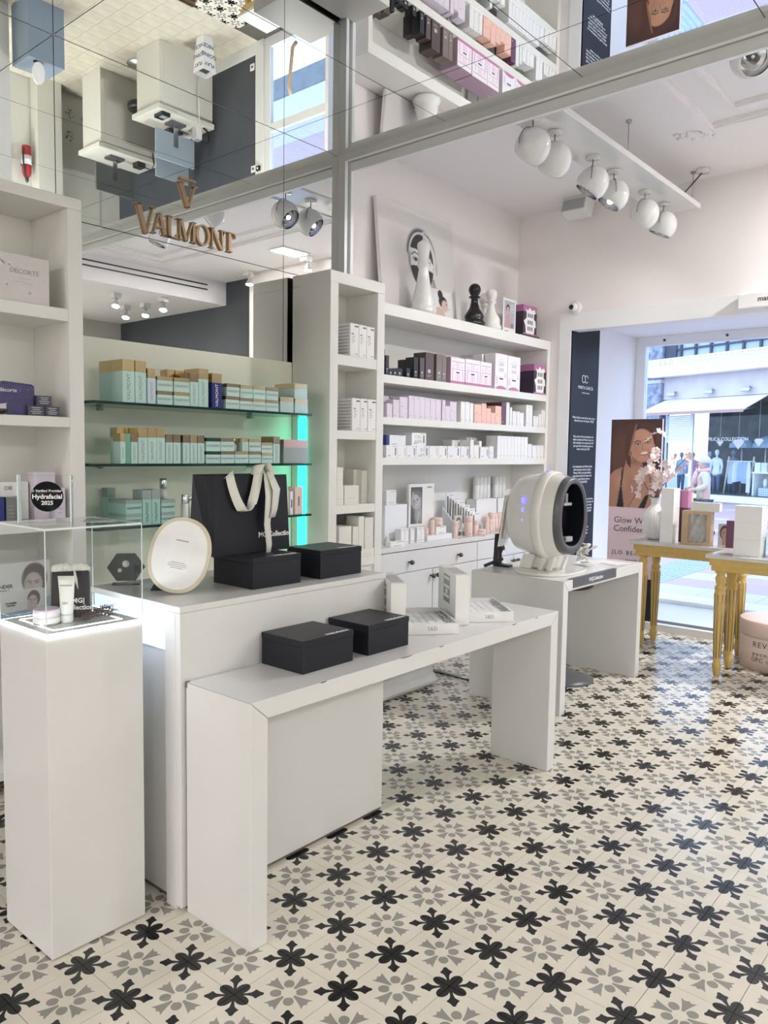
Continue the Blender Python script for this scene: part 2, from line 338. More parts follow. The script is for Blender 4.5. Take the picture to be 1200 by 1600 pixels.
B(XS-0.012, XS-0.001, 2.19, 2.30, 0.0, 2.655).build('trim_board', 'profile_white', wsm); B(XS-0.012, XS-0.001, -0.6, 2.19, 2.505, 2.655).build('trim_board', 'profile_white', wsm)
struct(B(-8.1, -8.0, -5.3, 2.9, -0.004, 3.75).build('wall_rear', 'wall_white'))
wo = struct(B(-8.0, 5.1, -5.3, -5.2, -0.004, 3.75).build('wall_opposite', 'grey_wall'))
wd = struct(B(4.95, 5.07, -5.2, -2.0, -0.004, HF).build('wall_dark', 'dark_wall'), 'dark blue-grey wall behind the pay desks')
bb = struct(B(4.93, 4.949, -5.199, -2.04, 0.002, 0.14).build('baseboard_dark', 'lacquer'))
struct(B(4.925, 4.949, -2.04, -1.9, 0.002, 2.43).build('trim_door', 'lacquer'))

# ceilings ---------------------------------------------------------
cl = struct(B(-8.0, 1.93, -5.2, YM+0.1, HM+0.008, HM+0.3).build('ceiling', 'ceiling_white'), 'lower ceiling faced with mirror panels')
CXJ = [-1.22, 0.127, 1.477, 1.925]; CYJ = [YM-0.001, 1.49, 0.684, -0.125, -0.935, -1.745, -2.55]
for a in range(len(CXJ)-1):
    for b in range(len(CYJ)-1):
        B(CXJ[a]+0.0019, CXJ[a+1]-0.0019, CYJ[b+1]+0.0019, CYJ[b]-0.0019, HM, HM+0.006).build('mirror_panel', 'mirror', cl)
B(-1.22, 1.925, -2.55, YM-0.001, HM+0.0064, HM+0.0078).build('joint_backing', 'black', cl)
cf = struct(B(1.94, 5.0, -2.65, YB+0.1, HF, HF+0.1).build('ceiling_front', 'ceiling_white'), 'high plaster ceiling of the front room')
struct(B(1.94, 4.95, -5.2, -2.65, 3.29, HF).build('ceiling_dropped', 'ceiling_white'), 'dropped ceiling over the pay desks')
sof = struct(B(1.93, 1.94, -5.2, YM, HM, HF).build('ceiling_step', 'ceiling_white'))
# the profile that closes the mirror ceiling, and its upright at the end of the mirror wall
pr = MB()
pr.box(1.9255, 1.952, -5.19, YM-0.056, 3.168, HM+0.02, 0); pr.box(1.952, 1.980, -5.19, YM-0.056, 3.174, HM+0.02, 1); pr.box(1.980, 2.005, -5.19, YM-0.056, 3.120, HM+0.02, 0)
struct(pr.build('trim_ceiling', ['profile_white', 'profile_grey']), 'pale metal profile closing the mirror ceiling')
pu = MB(); pu.box(1.925, 1.95, YM-0.055, YM-0.0005, 0.0, HM, 0); pu.box(1.95, 1.98, YM-0.03, YM-0.0005, 0.0, HM, 1); pu.box(1.98, 2.005, YM-0.055, YM+0.2, 0.0, HM, 0)
struct(pu.build('trim_upright', ['profile_white', 'profile_grey']), 'pale upright profile at the end of the mirror wall')
# ceiling mouldings (two nested frames) and leaf ornament
def rect_frame(x0, x1, y0, y1, w, h, name):
    b = MB()
    for (a, c, d, e) in ((x0, x1, y1-w, y1), (x0, x1, y0, y0+w), (x1-w, x1, y0+w, y1-w), (x0, x0+w, y0+w, y1-w)):
        b.box(a, c, d, e, HF-h, HF-0.0005); b.box(a+w*0.25 if c-a < 2*w else a, c-w*0.25 if c-a < 2*w else c, d+w*0.25 if e-d < 2*w else d, e-w*0.25 if e-d < 2*w else e, HF-h*1.6, HF-h)
    return b.build(name, 'ceiling_white', cf)
rect_frame(2.06, 3.85, -2.4, 0.78, 0.09, 0.022, 'ceiling_moulding'); rect_frame(2.3, 3.60, -2.15, 0.55, 0.06, 0.018, 'ceiling_moulding')
lf = MB()
for q in range(26):
    a = R.uniform(-0.5, 2.2); rr = R.uniform(0.02, 0.16); x = 3.84+rr*math.cos(a); y = 0.80+rr*math.sin(a); s_ = R.uniform(0.014, 0.028)
    lf.lathe([(s_, 0), (s_*0.8, -0.010), (0.002, -0.018)], (x, y, HF), 7)
lf.build('leaf_ornament', 'ceiling_white', cf)

# shop window: door track, white floor, glass, frame, side wall, soffit -------------
struct(B(4.55, 4.61, -0.6, 2.19, -0.09, 0.055).build('trim_track', 'lacquer'), 'white door track along the edge of the tiles')
struct(B(4.6102, 6.30, -0.6, 2.19, -0.2, -0.08).build('floor_entrance', 'lacquer'), 'white floor of the window bay')
struct(B(4.921, 6.32, 2.19, 2.30, -0.2, 2.7).build('wall_window_side', 'wall_white'), 'white side wall of the window bay')
struct(B(XS+0.1205, 6.32, -0.65, 2.189, 2.61, 2.75).build('ceiling_window', 'ceiling_white'))
struct(B(4.921, 6.32, -0.70, -0.651, -0.2, 2.7).build('wall_window_end', 'wall_white'))
wf = MB(); wf.box(XF-0.03, XF+0.05, 2.09, 2.1885, -0.08, 2.609); wf.box(XF-0.03, XF+0.03, -0.65, 2.09, 2.515, 2.609); wf.box(XF-0.03, XF+0.03, -0.65, 2.09, -0.08, -0.04); wf.box(XF-0.03, XF+0.03, -0.65, -0.55, -0.04, 2.515)
w1 = struct(wf.build('window_1', 'profile_white'), 'shop window onto the shopping street')
B(XF-0.005, XF+0.005, -0.55, 2.09, -0.04, 2.515).build('pane', 'window_glass', w1)
for y in (1.9, 1.3, 0.75): MB().lathe([(0.014, XF-0.0301), (0.014, XF-0.036)], (0, y, 2.565), 10, axis='x').build('screw', 'dark_print', w1)
# entrance door further along, only seen in the mirrors
dr = MB(); dr.box(4.95, 5.01, -0.80, -0.70, 0, 2.43); dr.box(4.95, 5.01, -1.90, -1.80, 0, 2.43); dr.box(4.95, 5.01, -1.8, -0.8, 2.30, 2.43); dr.box(4.95, 5.01, -1.8, -0.8, 0, 0.12); dr.box(4.96, 5.0, -1.8, -0.8, 1.02, 1.12)
d1 = struct(dr.build('door_1', 'lacquer'), 'glazed white entrance door')
B(4.976, 4.984, -1.8, -0.8, 0.12, 1.02).build('pane', 'window_glass', d1); B(4.976, 4.984, -1.8, -0.8, 1.12, 2.30).build('pane', 'window_glass', d1)
MB().tube([(4.90, -1.28, 0.25), (4.86, -1.30, 0.32), (4.86, -1.36, 0.75), (4.90, -1.37, 0.82)], 0.022, 8).build('door_handle', 'wood', d1)
# housings of the added fill lamps, behind the camera and over the pay desks
for i, (x, y) in enumerate(FILL_LUMS):
    zc = 3.29 if x > 1.94 else HM+0.008
    t = thing('fill_ceiling_light', 'added fill-light panel in the ceiling, number %s from the rear' % ['one', 'two', 'three', 'four', 'five'][i], 'ceiling light', (x, y, zc), 'added fill-light panels')
    b = MB()
    for (a, c, d, e) in ((-0.6, 0.6, -0.32, -0.28), (-0.6, 0.6, 0.28, 0.32), (-0.6, -0.56, -0.28, 0.28), (0.56, 0.6, -0.28, 0.28)): b.box(x+a, x+c, y+d, y+e, zc-0.025, zc-0.0005)
    b.build('frame', 'profile_white', t); B(x-0.56, x+0.56, y-0.28, y+0.28, zc-0.014, zc-0.004).build('diffuser', 'lamp_emit', t)
# ================================================================ furniture
BV = 0.0022
# shelf tower beside the mirror
t = thing('shelf_tower', 'tall white lacquered shelf tower standing at the end of the mirror wall', 'shelf', (1.765, 2.1, 0))
for a, b, c in ((1.53, 1.595, 2.278), (1.93, 1.995, 2.243)): B(a, b, 1.97, c, 0, 2.35).build('side_panel', 'shelf_white', t, BV)
MB().prism([(1.53, 1.97), (1.995, 1.97), (1.995, 2.243), (1.92, 2.243), (1.92, 2.278), (1.53, 2.278)], 2.3501, 2.415, 'xy').build('top_panel', 'shelf_white', t, BV)
for z, h in ((1.958, 0.06), (1.53, 0.05), (1.099, 0.05), (0.78, 0.05)): B(1.5951, 1.9299, 1.972, 2.228, z-h, z).build('shelf', 'shelf_white', t, BV)
B(1.5951, 1.9299, 2.229, 2.242, 0, 2.35).build('back_panel', 'shelf_white', t)
B(1.5951, 1.9299, 1.985, 2.2, 0, 0.729).build('base_front', 'shelf_white', t)
# long shelf unit set into the recess beyond the mirror wall
CAM_SCALE = SHELF_CAM_SCALE
t = thing('shelf_unit', 'long white wall shelf unit holding rows of product boxes', 'shelf', (2.95, 2.1, 0.82))
B(3.985, 4.028, 1.97, 2.268, 0.8165, 2.2345).build('side_panel', 'shelf_white', t, BV); B(1.815, 1.85, 1.97, 2.268, 0.8165, 2.2345).build('side_panel', 'shelf_white', t, BV)
B(1.815, 4.028, 1.97, 2.279, 2.235, 2.305).build('top_board', 'shelf_white', t, BV)
for z, h in ((1.878, 0.05), (1.622, 0.045), (1.375, 0.045)): B(1.8505, 3.9845, 1.97, 2.2675, z-h, z).build('shelf', 'shelf_white', t, BV)
B(1.815, 4.028, 2.2685, 2.279, 0.8165, 2.2345).build('back_panel', 'shelf_white', t)
# drawer cabinet under it
t = thing('drawer_cabinet', 'white base cabinet with drawers and round steel knobs under the long shelves', 'cabinet', (2.95, 2.1, 0.1695))
B(1.815, 4.028, 1.992, 2.279, 0.1695, 0.784).build('body', 'shelf_white', t)
B(1.815, 4.028, 1.965, 2.279, 0.785, 0.816).build('worktop', 'lacquer', t, BV)
def knob(x, z, par):
    MB().lathe([(0.006, 1.97), (0.006, 1.955), (0.014, 1.95), (0.0165, 1.94), (0.012, 1.93), (0.002, 1.928)], (x, 0, z), 12, axis='y').build('knob', 'dark_steel', par)
for a, b, ks in ((1.82, 3.050, (2.265, 2.805)), (3.054, 4.026, (3.352, 3.75))):
    d = B(a+0.001, b-0.001, 1.97, 1.991, 0.645, 0.779).build('drawer', 'lacquer', t, 0.0012)
    for k in ks: knob(k, 0.708, d)
for a, b, k in ((1.82, 2.522, 2.497), (2.526, 3.056, 2.551), (3.06, 3.55, 3.52), (3.554, 4.026, 3.58)):
    d = B(a+0.001, b-0.001, 1.97, 1.991, 0.20, 0.641).build('door', 'lacquer', t, 0.0012); knob(k, 0.597, d)
CAM_SCALE = None
# left shelf unit
t = thing('shelf_unit', 'white wall shelf unit cut by the left edge of the picture', 'shelf', (-0.6, 2.1, 0))
B(0.005, 0.067, 1.97, 2.292, 0, 2.3795).build('side_panel', 'shelf_white', t, BV); B(-1.3, -1.24, 1.97, 2.292, 0, 2.3795).build('side_panel', 'shelf_white', t, BV)
B(-1.3, 0.067, 1.97, 2.292, 2.38, 2.425).build('top_board', 'shelf_white', t, BV)
for z, h in ((1.975, 0.05), (1.535, 0.042), (1.112, 0.045), (0.73, 0.045), (0.12, 0.04)): B(-1.2395, 0.0045, 1.972, 2.2775, z-h, z).build('shelf', 'shelf_white', t, BV)
B(-1.2395, 0.0045, 2.278, 2.291, 0, 2.3795).build('back_panel', 'shelf_white', t)
# cream panel with glass shelves
t = thing('wall_display', 'cream wall panel carrying three glass shelves and a green light strip', 'shelf', (0.8, 2.2, 0.4))
B(0.069, 1.529, 2.279, 2.298, 0.3, 1.922).build('panel', 'panel_cream', t, 0.001)
for z in (1.612, 1.342, 1.064):
    g = B(0.115, 1.392, 1.976, 2.2785, z-0.012, z).build('glass_shelf', 'shelf_glass', t)
    B(0.115, 1.392, 1.972, 1.9757, z-0.012, z).build('shelf_edge', 'shelf_edge', g); B(0.110, 0.1147, 1.972, 2.2785, z-0.012, z).build('shelf_edge', 'shelf_edge', g); B(1.3923, 1.397, 1.972, 2.2785, z-0.012, z).build('shelf_edge', 'shelf_edge', g)
    for x in (0.3, 1.2): MB().lathe([(0.008, 2.2788), (0.008, 2.235)], (x, 0, z-0.021), 8, axis='y').build('bracket', 'steel', g)
B(1.521, 1.5295, 2.155, 2.215, 0.82, 1.60).build('light_strip', 'led_green', t)

# sign letters on the mirror --------------------------------------------------
def stroke(b, x0, y0, x1, y1, w): b.prism([(x0-w/2, y0), (x0+w/2, y0), (x1+w/2, y1), (x1-w/2, y1)], 0, 0.012, 'xy')
def serif(b, x, y, w, h=0.045): b.prism([(x-w/2, y-h/2), (x+w/2, y-h/2), (x+w/2, y+h/2), (x-w/2, y+h/2)], 0, 0.012, 'xy')
def letter(ch):
    b = MB(); K, H = 0.17, 0.065
    if ch == 'V': stroke(b, 0.10, 1, 0.46, 0, K); stroke(b, 0.84, 1, 0.50, 0, H); serif(b, 0.10, 0.98, 0.36); serif(b, 0.84, 0.98, 0.28); w = 0.94
    elif ch == 'A': stroke(b, 0.10, 0, 0.44, 1, H); stroke(b, 0.82, 0, 0.46, 1, K); b.box(0.25, 0.68, 0.30, 0.36, 0, 0.012); serif(b, 0.10, 0.02, 0.28); serif(b, 0.82, 0.02, 0.36); w = 0.94
    elif ch == 'L': b.box(0.10, 0.26, 0, 1, 0, 0.012); serif(b, 0.18, 0.98, 0.36); b.box(0.02, 0.66, 0, 0.05, 0, 0.012); b.prism([(0.58, 0.05), (0.66, 0.05), (0.68, 0.26)], 0, 0.012, 'xy'); w = 0.70
    elif ch == 'M': stroke(b, 0.16, 0, 0.16, 1, H); stroke(b, 0.22, 1, 0.58, 0, K); stroke(b, 0.98, 1, 0.60, 0, H); b.box(0.98, 1.14, 0, 1, 0, 0.012); serif(b, 0.16, 0.02, 0.28); serif(b, 0.14, 0.98, 0.3); serif(b, 1.06, 0.02, 0.36); serif(b, 1.06, 0.98, 0.3); w = 1.22
    elif ch == 'O':
        n = 28; vs = []; fs = []
        for z in (0, 0.012):
            for i in range(n):
                a = 2*math.pi*i/n; vs.append((0.48+0.48*math.cos(a), 0.5+0.52*math.sin(a), z)); vs.append((0.48+0.31*math.cos(a), 0.5+0.46*math.sin(a), z))
        for i in range(n):
            j = (i+1) % n; q = 2*n
            fs += [(q+2*i, q+2*j, q+2*j+1, q+2*i+1), (2*i+1, 2*j+1, 2*j, 2*i), (2*i, 2*j, q+2*j, q+2*i), (2*j+1, 2*i+1, q+2*i+1, q+2*j+1)]
        b.add(vs, fs); w = 0.98
    elif ch == 'N': stroke(b, 0.16, 0, 0.16, 1, H); stroke(b, 0.20, 1, 0.82, 0, K); stroke(b, 0.86, 0, 0.86, 1, H); serif(b, 0.16, 0.02, 0.28); serif(b, 0.12, 0.98, 0.28); serif(b, 0.86, 0.98, 0.28); w = 1.0
    elif ch == 'T': b.box(0.34, 0.50, 0, 1, 0, 0.012); b.box(0.02, 0.82, 0.95, 1, 0, 0.012); serif(b, 0.42, 0.02, 0.36); b.prism([(0.02, 0.95), (0.10, 0.95), (0.0, 0.74)], 0, 0.012, 'xy'); b.prism([(0.74, 0.95), (0.82, 0.95), (0.84, 0.74)], 0, 0.012, 'xy'); w = 0.86
    elif ch == '-': b.box(0.0, 0.9, 0, 0.12, 0, 0.012); w = 0.9
    return b, w
sg = thing('wall_sign', 'bronze serif sign letters reading VALMONT under a V emblem on the mirror', 'sign', (0.83, YM-0.006, 2.46))
def put_letter(ch, x, z, sx, sz):
    b, w = letter(ch); c = MB()
    for f, mi in zip(b.f, b.m): pass
    c.v = [(x+p[0]*sx, YM-0.002-p[2], z+p[1]*sz) for p in b.v]; c.f = [tuple(reversed(f)) for f in b.f]; c.m = b.m; c.sm = b.sm
    c.build('letter', 'bronze_sign', sg); return x+w*sx
x = 0.525
for i, ch in enumerate('VALMONT'):
    big = ch == 'V'
    x = put_letter(ch, x, 2.465-(0.012 if big else 0), 0.107 if big else 0.094, 0.135 if big else 0.103) - (0.018 if big else 0.004)
put_letter('V', 0.765, 2.635, 0.115, 0.115); put_letter('-', 0.772, 2.765, 0.105, 0.10)

# sales counter ----------------------------------------------------------------
t = thing('sales_counter', 'glossy white sales counter with a bluish lit end behind the low table', 'counter', (0.19, 1.02, 0))
B(-0.277, 0.66, 0.805, 0.83, 0.012, 0.9245).build('front_panel', 'lacquer', t, BV)
B(-0.277, -0.255, 0.8305, 0.885, 0.0, 0.9245).build('corner_post', 'lacquer', t, BV)
B(-0.28, 0.662, 0.802, 1.32, 0.925, 0.945).build('worktop', 'lacquer', t, BV)
B(-0.262, -0.252, 0.8855, 1.30, 0.02, 0.80).build('end_panel', 'lacquer', t); B(-0.272, -0.262, 0.8855, 1.30, 0.8005, 0.923).build('light_band', 'led_cool', t)
B(0.638, 0.66, 0.8305, 1.30, 0.0, 0.9245).build('end_panel', 'lacquer', t); B(-0.252, 0.66, 0.812, 1.3, 0.0, 0.0118).build('plinth', 'chip', t)
# low waterfall table
t = thing('low_table', 'low glossy white waterfall table in front of the sales counter', 'table', (0.62, 0.65, 0))
def waterfall(t, x0, x1, y0, y1, z, th, lw, chips=()):
    p = MB(); p.prism([(x0, z), (x0+0.0006+lw, z-th), (x1-lw-0.0006, z-th), (x1, z)], y0, y1, 'xz'); p.build('tabletop', 'lacquer', t, BV)
    for s in (0, 1):
        a, b = (x0, x0+lw) if s == 0 else (x1, x1-lw); e = 0.0012
        p = MB(); p.prism([(a, 0), (b, 0), (b, z-th-e), (a, z-e)], y0, y1, 'xz'); p.build('leg', 'lacquer', t, BV)
    for i, (cx, w) in enumerate(chips):
        pts = [(cx-w/2, z+0.0003), (cx-w/5, z-0.003), (cx+w/4, z-0.0022), (cx+w/2, z+0.0003)]
        MB().prism(pts, y0-0.0006, y0+0.002, 'xz').build('chip', 'chip', t)
waterfall(t, -0.262, 1.497, 0.5, 0.798, 0.717, 0.056, 0.062, ((0.02, 0.03), (0.42, 0.07), (0.62, 0.03), (1.12, 0.04), (1.3, 0.02)))
MB().prism([(-0.264, 0.70), (-0.258, 0.70), (-0.250, 0.7185), (-0.264, 0.7185)], 0.792, 0.7992, 'xz').build('chip', 'chip', t)
# desk with the scanner
t = thing('scanner_desk', 'white waterfall desk carrying the face scanner, black strip on its front edge', 'desk', (2.66, 1.1, 0))
waterfall(t, 2.137, 3.195, 0.81, 1.40, 0.735, 0.06, 0.058)
s_ = MB(); s_.box(2.245, 2.79, 0.8065, 0.8092, 0.688, 0.7375); s_.box(2.225, 2.80, 0.8092, 0.835, 0.7352, 0.7375); s_ = s_.build('sign_strip', 'device_grey', t)
text('MG|Collection', 0.030, 'white_print', s_, frame((2.52, 0.8060, 0.713), (1, 0, 0), (0, 0, 1)), bold=0.0006)
# white pedestal with acrylic display case
t = thing('pedestal', 'square white pedestal with a glowing light strip round its top', 'pedestal', (-0.503, 1.015, 0))
B(-0.648, -0.358, 0.875, 1.155, 0.003, 0.902).build('body', 'lacquer', t, BV)
b = MB()
for (a, c, d, e) in ((-0.650, -0.356, 0.873, 0.879), (-0.650, -0.644, 0.879, 1.157), (-0.362, -0.356, 0.879, 1.157), (-0.644, -0.362, 1.151, 1.157)): b.box(a, c, d, e, 0.9025, 0.9115)
b.build('light_strip', 'led_white', t); B(-0.6435, -0.3625, 0.8795, 1.1505, 0.9025, 0.912).build('top_plate', 'lacquer', t)
b = MB(); q = 0.0012
for (a, c, d, e) in ((-0.61, -0.40, 0.915, 0.915+0.0025), (-0.61, -0.40, 1.115-0.0025, 1.115), (-0.61, -0.6075, 0.918, 1.112), (-0.4025, -0.40, 0.918, 1.112)): b.box(a, c, d, e, 0.9121, 0.9128)
b.build('light_line', 'led_white', t)
t = thing('display_case', 'clear acrylic box standing on the square white pedestal', 'display case', (-0.503, 1.015, 0.912))
X0, X1, Y0, Y1, Z0, Z1, th = -0.6475, -0.3585, 0.8755, 1.1545, 0.9125, 1.192, 0.0045
for (a, c, d, e) in ((X0, X1, Y0, Y0+th), (X0, X1, Y1-th, Y1), (X0, X0+th, Y0+th, Y1-th), (X1-th, X1, Y0+th, Y1-th)): B(a, c, d, e, Z0, Z1).build('side_pane', 'acrylic', t)
B(X0, X1, Y0, Y1, Z1+0.0002, Z1+0.005).build('lid', 'acrylic', t)
eb = MB(); w = 0.0011
mat('acrylic_edge', (0.78, 0.84, 0.86), 0.15, spec=0.6)
for (x, y) in ((X0, Y0), (X1, Y0), (X0, Y1), (X1, Y1)): eb.box(x-w, x+w, y-w, y+w, Z0, Z1)
for y in (Y0, Y1): eb.box(X0, X1, y-w, y+w, Z1-w, Z1+0.004)
for x in (X0, X1): eb.box(x-w, x+w, Y0, Y1, Z1-w, Z1+0.004)
eb.build('polished_edge', 'acrylic_edge', t)
# moulded low plinth behind the table
prof = [(1.65, 0.012), (1.645, 0.03), (1.66, 0.038), (1.665, 0.045), (1.69, 0.07), (1.695, 0.10), (1.68, 0.118), (1.668, 0.125), (1.668, 0.142), (1.96, 0.142), (1.96, 0.012)]
o = MB().prism(prof, 0.75, 2.17, 'yz').build('moulded_plinth', 'lacquer', None); tag(o, 'low white plinth with a hollow moulding on the floor before the shelves', 'plinth')
o = MB().tube([(2.361, 1.47, 0.012), (2.361, 1.82, 0.012)], 0.012, 10).build('floor_rail', 'steel'); tag(o, 'thin grey metal rail lying on the tiled floor behind the low table', 'rail')
# stool under the desk
t = thing('stool', 'black stool with a round dark metal foot under the scanner desk', 'stool', (2.80, 1.14, 0))
MB().lathe([(0.19, 0), (0.19, 0.008), (0.15, 0.022), (0.06, 0.055), (0.03, 0.075)], (2.80, 1.14, 0.001), 28).build('foot', 'device_grey', t)
MB().lathe([(0.022, 0.07), (0.022, 0.585)], (2.80, 1.14, 0.0), 12).build('pole', 'device_grey', t); MB().lathe([(0.15, 0.586), (0.17, 0.60), (0.17, 0.63), (0.15, 0.645)], (2.80, 1.14, 0), 24).build('seat', 'rubber', t)
# gold tables ------------------------------------------------------------------
LEGP = [(0.016, 0), (0.020, 0.012), (0.026, 0.05), (0.030, 0.075), (0.024, 0.085), (0.022, 0.10), (0.030, 0.36), (0.034, 0.545), (0.030, 0.555), (0.034, 0.565), (0.034, 0.58), (0.024, 0.592), (0.030, 0.615), (0.034, 0.635), (0.026, 0.655), (0.022, 0.662), (0.036, 0.672), (0.036, 0.685)]
def gold_table(label, x0, x1, y0, y1, grp):
    t = thing('console_table', label, 'table', ((x0+x1)/2, (y0+y1)/2, 0), grp)
    B(x0-0.04, x1+0.04, y0-0.05, y1+0.05, 0.765, 0.79).build('marble_top', 'marble', t, 0.003)
    a = MB(); a.box(x0-0.02, x1+0.02, y0-0.03, y1+0.03, 0.72, 0.764); a.box(x0-0.01, x1+0.01, y0-0.02, y1+0.02, 0.685, 0.72); a.build('apron', 'gold_paint', t, 0.002)
    for x in (x0+0.03, x1-0.03):
        for y in (y0+0.03, y1-0.03):
            l = MB(); l.lathe(LEGP, (x, y, 0), 24, flute=(0.0, 8)); l = l.build('leg', 'gold_paint', t)
            g = MB()
            for k in range(8):
                a = 2*math.pi*k/8; c, s = math.cos(a), math.sin(a)
                g.tube([(x+c*0.0235, y+s*0.0235, 0.12), (x+c*0.0315, y+s*0.0315, 0.37), (x+c*0.0345, y+s*0.0345, 0.535)], 0.0025, 4)
            g.build('groove', 'bronze_foil', l)
gold_table('gold console table with a marble top nearest the right edge of the picture', 3.52, 3.82, -0.55, 0.47, 'gold console tables by the window')
gold_table('gold console table with a marble top carrying the white vase', 3.93, 4.235, 0.47, 1.145, 'gold console tables by the window')

# ceiling lamps on the suspended board -------------------------------------------
YL = 1.255
t = thing('lamp_board', 'long white board hung on thin rods below the front ceiling', 'lamp board', (3.4, YL, 3.33))
pb = MB(); pb.box(2.05, 4.68, YL-0.17, YL+0.13, 3.335, 3.352); pb.box(2.05, 4.68, YL-0.19, YL-0.17, 3.325, 3.362); pb.build('board', 'globe_white', t, 0.003)
for x in (2.3, 3.4, 4.60):
    for y in (YL-0.15, YL+0.1): MB().tube([(x, y, 3.352), (x, y, HF-0.014)], 0.003, 6).build('rod', 'steel', t); MB().lathe([(0.016, HF-0.014), (0.02, HF-0.0005)], (x, y, 0), 10).build('rod_cap', 'steel', t)
MB().lathe([(0.05, HF-0.03), (0.05, HF-0.0005)], (4.57, 1.02, 0), 16).build('cable_box', 'lacquer', t); MB().tube([(4.57, 1.03, HF-0.03), (4.50, 1.12, 3.42), (4.48, 1.15, 3.355)], 0.006, 6).build('cable', 'rubber', t)
def globe(name, label, base, d, group, r=0.102, lit=False, drop=0.17):
    # hanging spot: ceiling cup, stem, wire fork, white bowl cut open along d with a chrome inside
    t = thing(name, label, 'spotlight', base, group); bx, by, bz = base
    MB().lathe([(0.045, bz-0.016), (0.048, bz-0.006), (0.048, bz-0.0005)], (bx, by, 0), 18).build('ceiling_cup', 'globe_white', t)
    c = Vector((bx, by, bz-drop)); dv = Vector(d).normalized()
    MB().tube([(bx, by, bz-0.016), (bx, by, bz-drop+r+0.008)], 0.004, 6).build('stem', 'wire', t)
    sx = dv.cross(Vector((0, 0, 1))).normalized(); fk = []
    for k in range(13):
        a = math.pi*k/12; fk.append(c+sx*math.cos(a)*(r+0.010)+Vector((0, 0, 1))*math.sin(a)*(r+0.012))
    MB().tube(fk, 0.003, 6).build('fork', 'wire', t)
    M = frame(c, sx, dv.cross(sx).cross(dv) if False else dv.cross(sx)); M = Matrix.Translation(c) @ Vector((0, 0, 1)).rotation_difference(dv).to_matrix().to_4x4()
    prof = []; cut = 0.60
    for k in range(15):
        a = -math.pi/2+(math.pi/2+math.asin(cut))*k/14; prof.append((r*math.cos(a), r*math.sin(a)*(1.12 if a < 0 else 1.0)))
    ins = [(p[0]*0.95, p[1]*0.95+0.001) for p in reversed(prof)]
    b = MB(); b.M = M; n = 26; b.lathe(prof+[(prof[-1][0]*0.96, prof[-1][1])], (0, 0, 0), n); b.f = b.f[:-1]; b.m = b.m[:-1]; b.sm = b.sm[:-1]; b.build('bowl', 'globe_white', t)
    b = MB(); b.M = M; b.lathe(ins, (0, 0, 0), n); b.f = [f for i, f in enumerate(b.f) if i != len(b.f)-2]; b.m = b.m[:len(b.f)]; b.sm = b.sm[:len(b.f)]; b.build('reflector', 'chrome', t)
    b = MB(); b.M = M; b.lathe([(0.012, -0.06), (0.02, -0.03), (0.024, 0.0), (0.018, 0.02), (0.002, 0.03)], (0, 0, 0), 14); b.build('bulb', 'bulb' if lit else 'silver', t)
    return c, dv
GX = [2.44, 2.70, 3.21, 3.53, 4.06, 4.42]
GD = [(0.15, 0.75, -0.65), (0.35, 0.65, -0.65), (-0.22, 0.52, -0.8), (-0.28, 0.42, -0.85), (0.05, 0.6, -0.75), (-0.05, 0.4, -0.88)]
ORD = ['first', 'second', 'third', 'fourth', 'fifth', 'sixth', 'seventh', 'eighth', 'ninth', 'tenth', 'eleventh', 'twelfth', 'thirteenth', 'fourteenth', 'fifteenth', 'sixteenth', 'seventeenth', 'eighteenth', 'nineteenth', 'twentieth'] + ['twenty-'+w for w in ('first', 'second', 'third', 'fourth', 'fifth', 'sixth', 'seventh', 'eighth', 'ninth')]
for i, (x, d) in enumerate(zip(GX, GD)):
    c, dv = globe('globe_spotlight', '%s white globe spotlight from the left under the hanging board' % ORD[i], (x, YL, 3.3348), d, 'globe spotlights on the hanging board', lit=(i == 3))
    light('globe_lamp', 'SPOT', tuple(c+dv*0.035), (3.5, 3.5, 3.5, 4.5, 3, 3)[i], (1.0, 0.94, 0.90), 0.015, tuple(c+dv), 2.5)
for i, (x, y, d, lb) in enumerate(((2.62, 0.13, (-0.5, -0.5, -0.55), 'white globe spotlight alone on the high ceiling near the top right corner'), (2.75, -0.85, (-0.3, -0.2, -0.9), 'white globe spotlight on the high ceiling, seen only in the wall mirror'))):
    c, dv = globe('globe_spotlight', lb, (x, y, HF-0.0006), d, None, drop=0.185)
    light('globe_lamp', 'SPOT', tuple(c+dv*0.035), 14, (1.0, 0.95, 0.90), 0.015, tuple(c+dv), 2.6)
def small_spot(name, label, base, aim, grp):
    t = thing(name, label, 'spotlight', base, grp); bx, by, bz = base
    B(bx-0.05, bx+0.05, by-0.05, by+0.05, bz-0.06, bz-0.0006).build('housing', 'lacquer', t, 0.002)
    c = Vector((bx-0.03, by+0.06, bz-0.13)); dv = Vector(aim).normalized()
    MB().tube([(bx, by+0.03, bz-0.05), (c.x, c.y, bz-0.05), tuple(c-dv*0.03)], 0.006, 6).build('arm', 'steel', t)
    b = MB(); b.M = Matrix.Translation(c) @ Vector((0, 0, 1)).rotation_difference(dv).to_matrix().to_4x4(); b.lathe([(0.014, -0.06), (0.018, -0.03), (0.032, 0.0), (0.05, 0.04), (0.048, 0.044)], (0, 0, 0), 16); b.build('lamp_head', 'chrome', t)
    b = MB(); b.M = Matrix.Translation(c) @ Vector((0, 0, 1)).rotation_difference(dv).to_matrix().to_4x4(); b.lathe([(0.044, 0.0442), (0.03, 0.05)], (0, 0, 0), 16); b.build('lens', 'bulb', t)
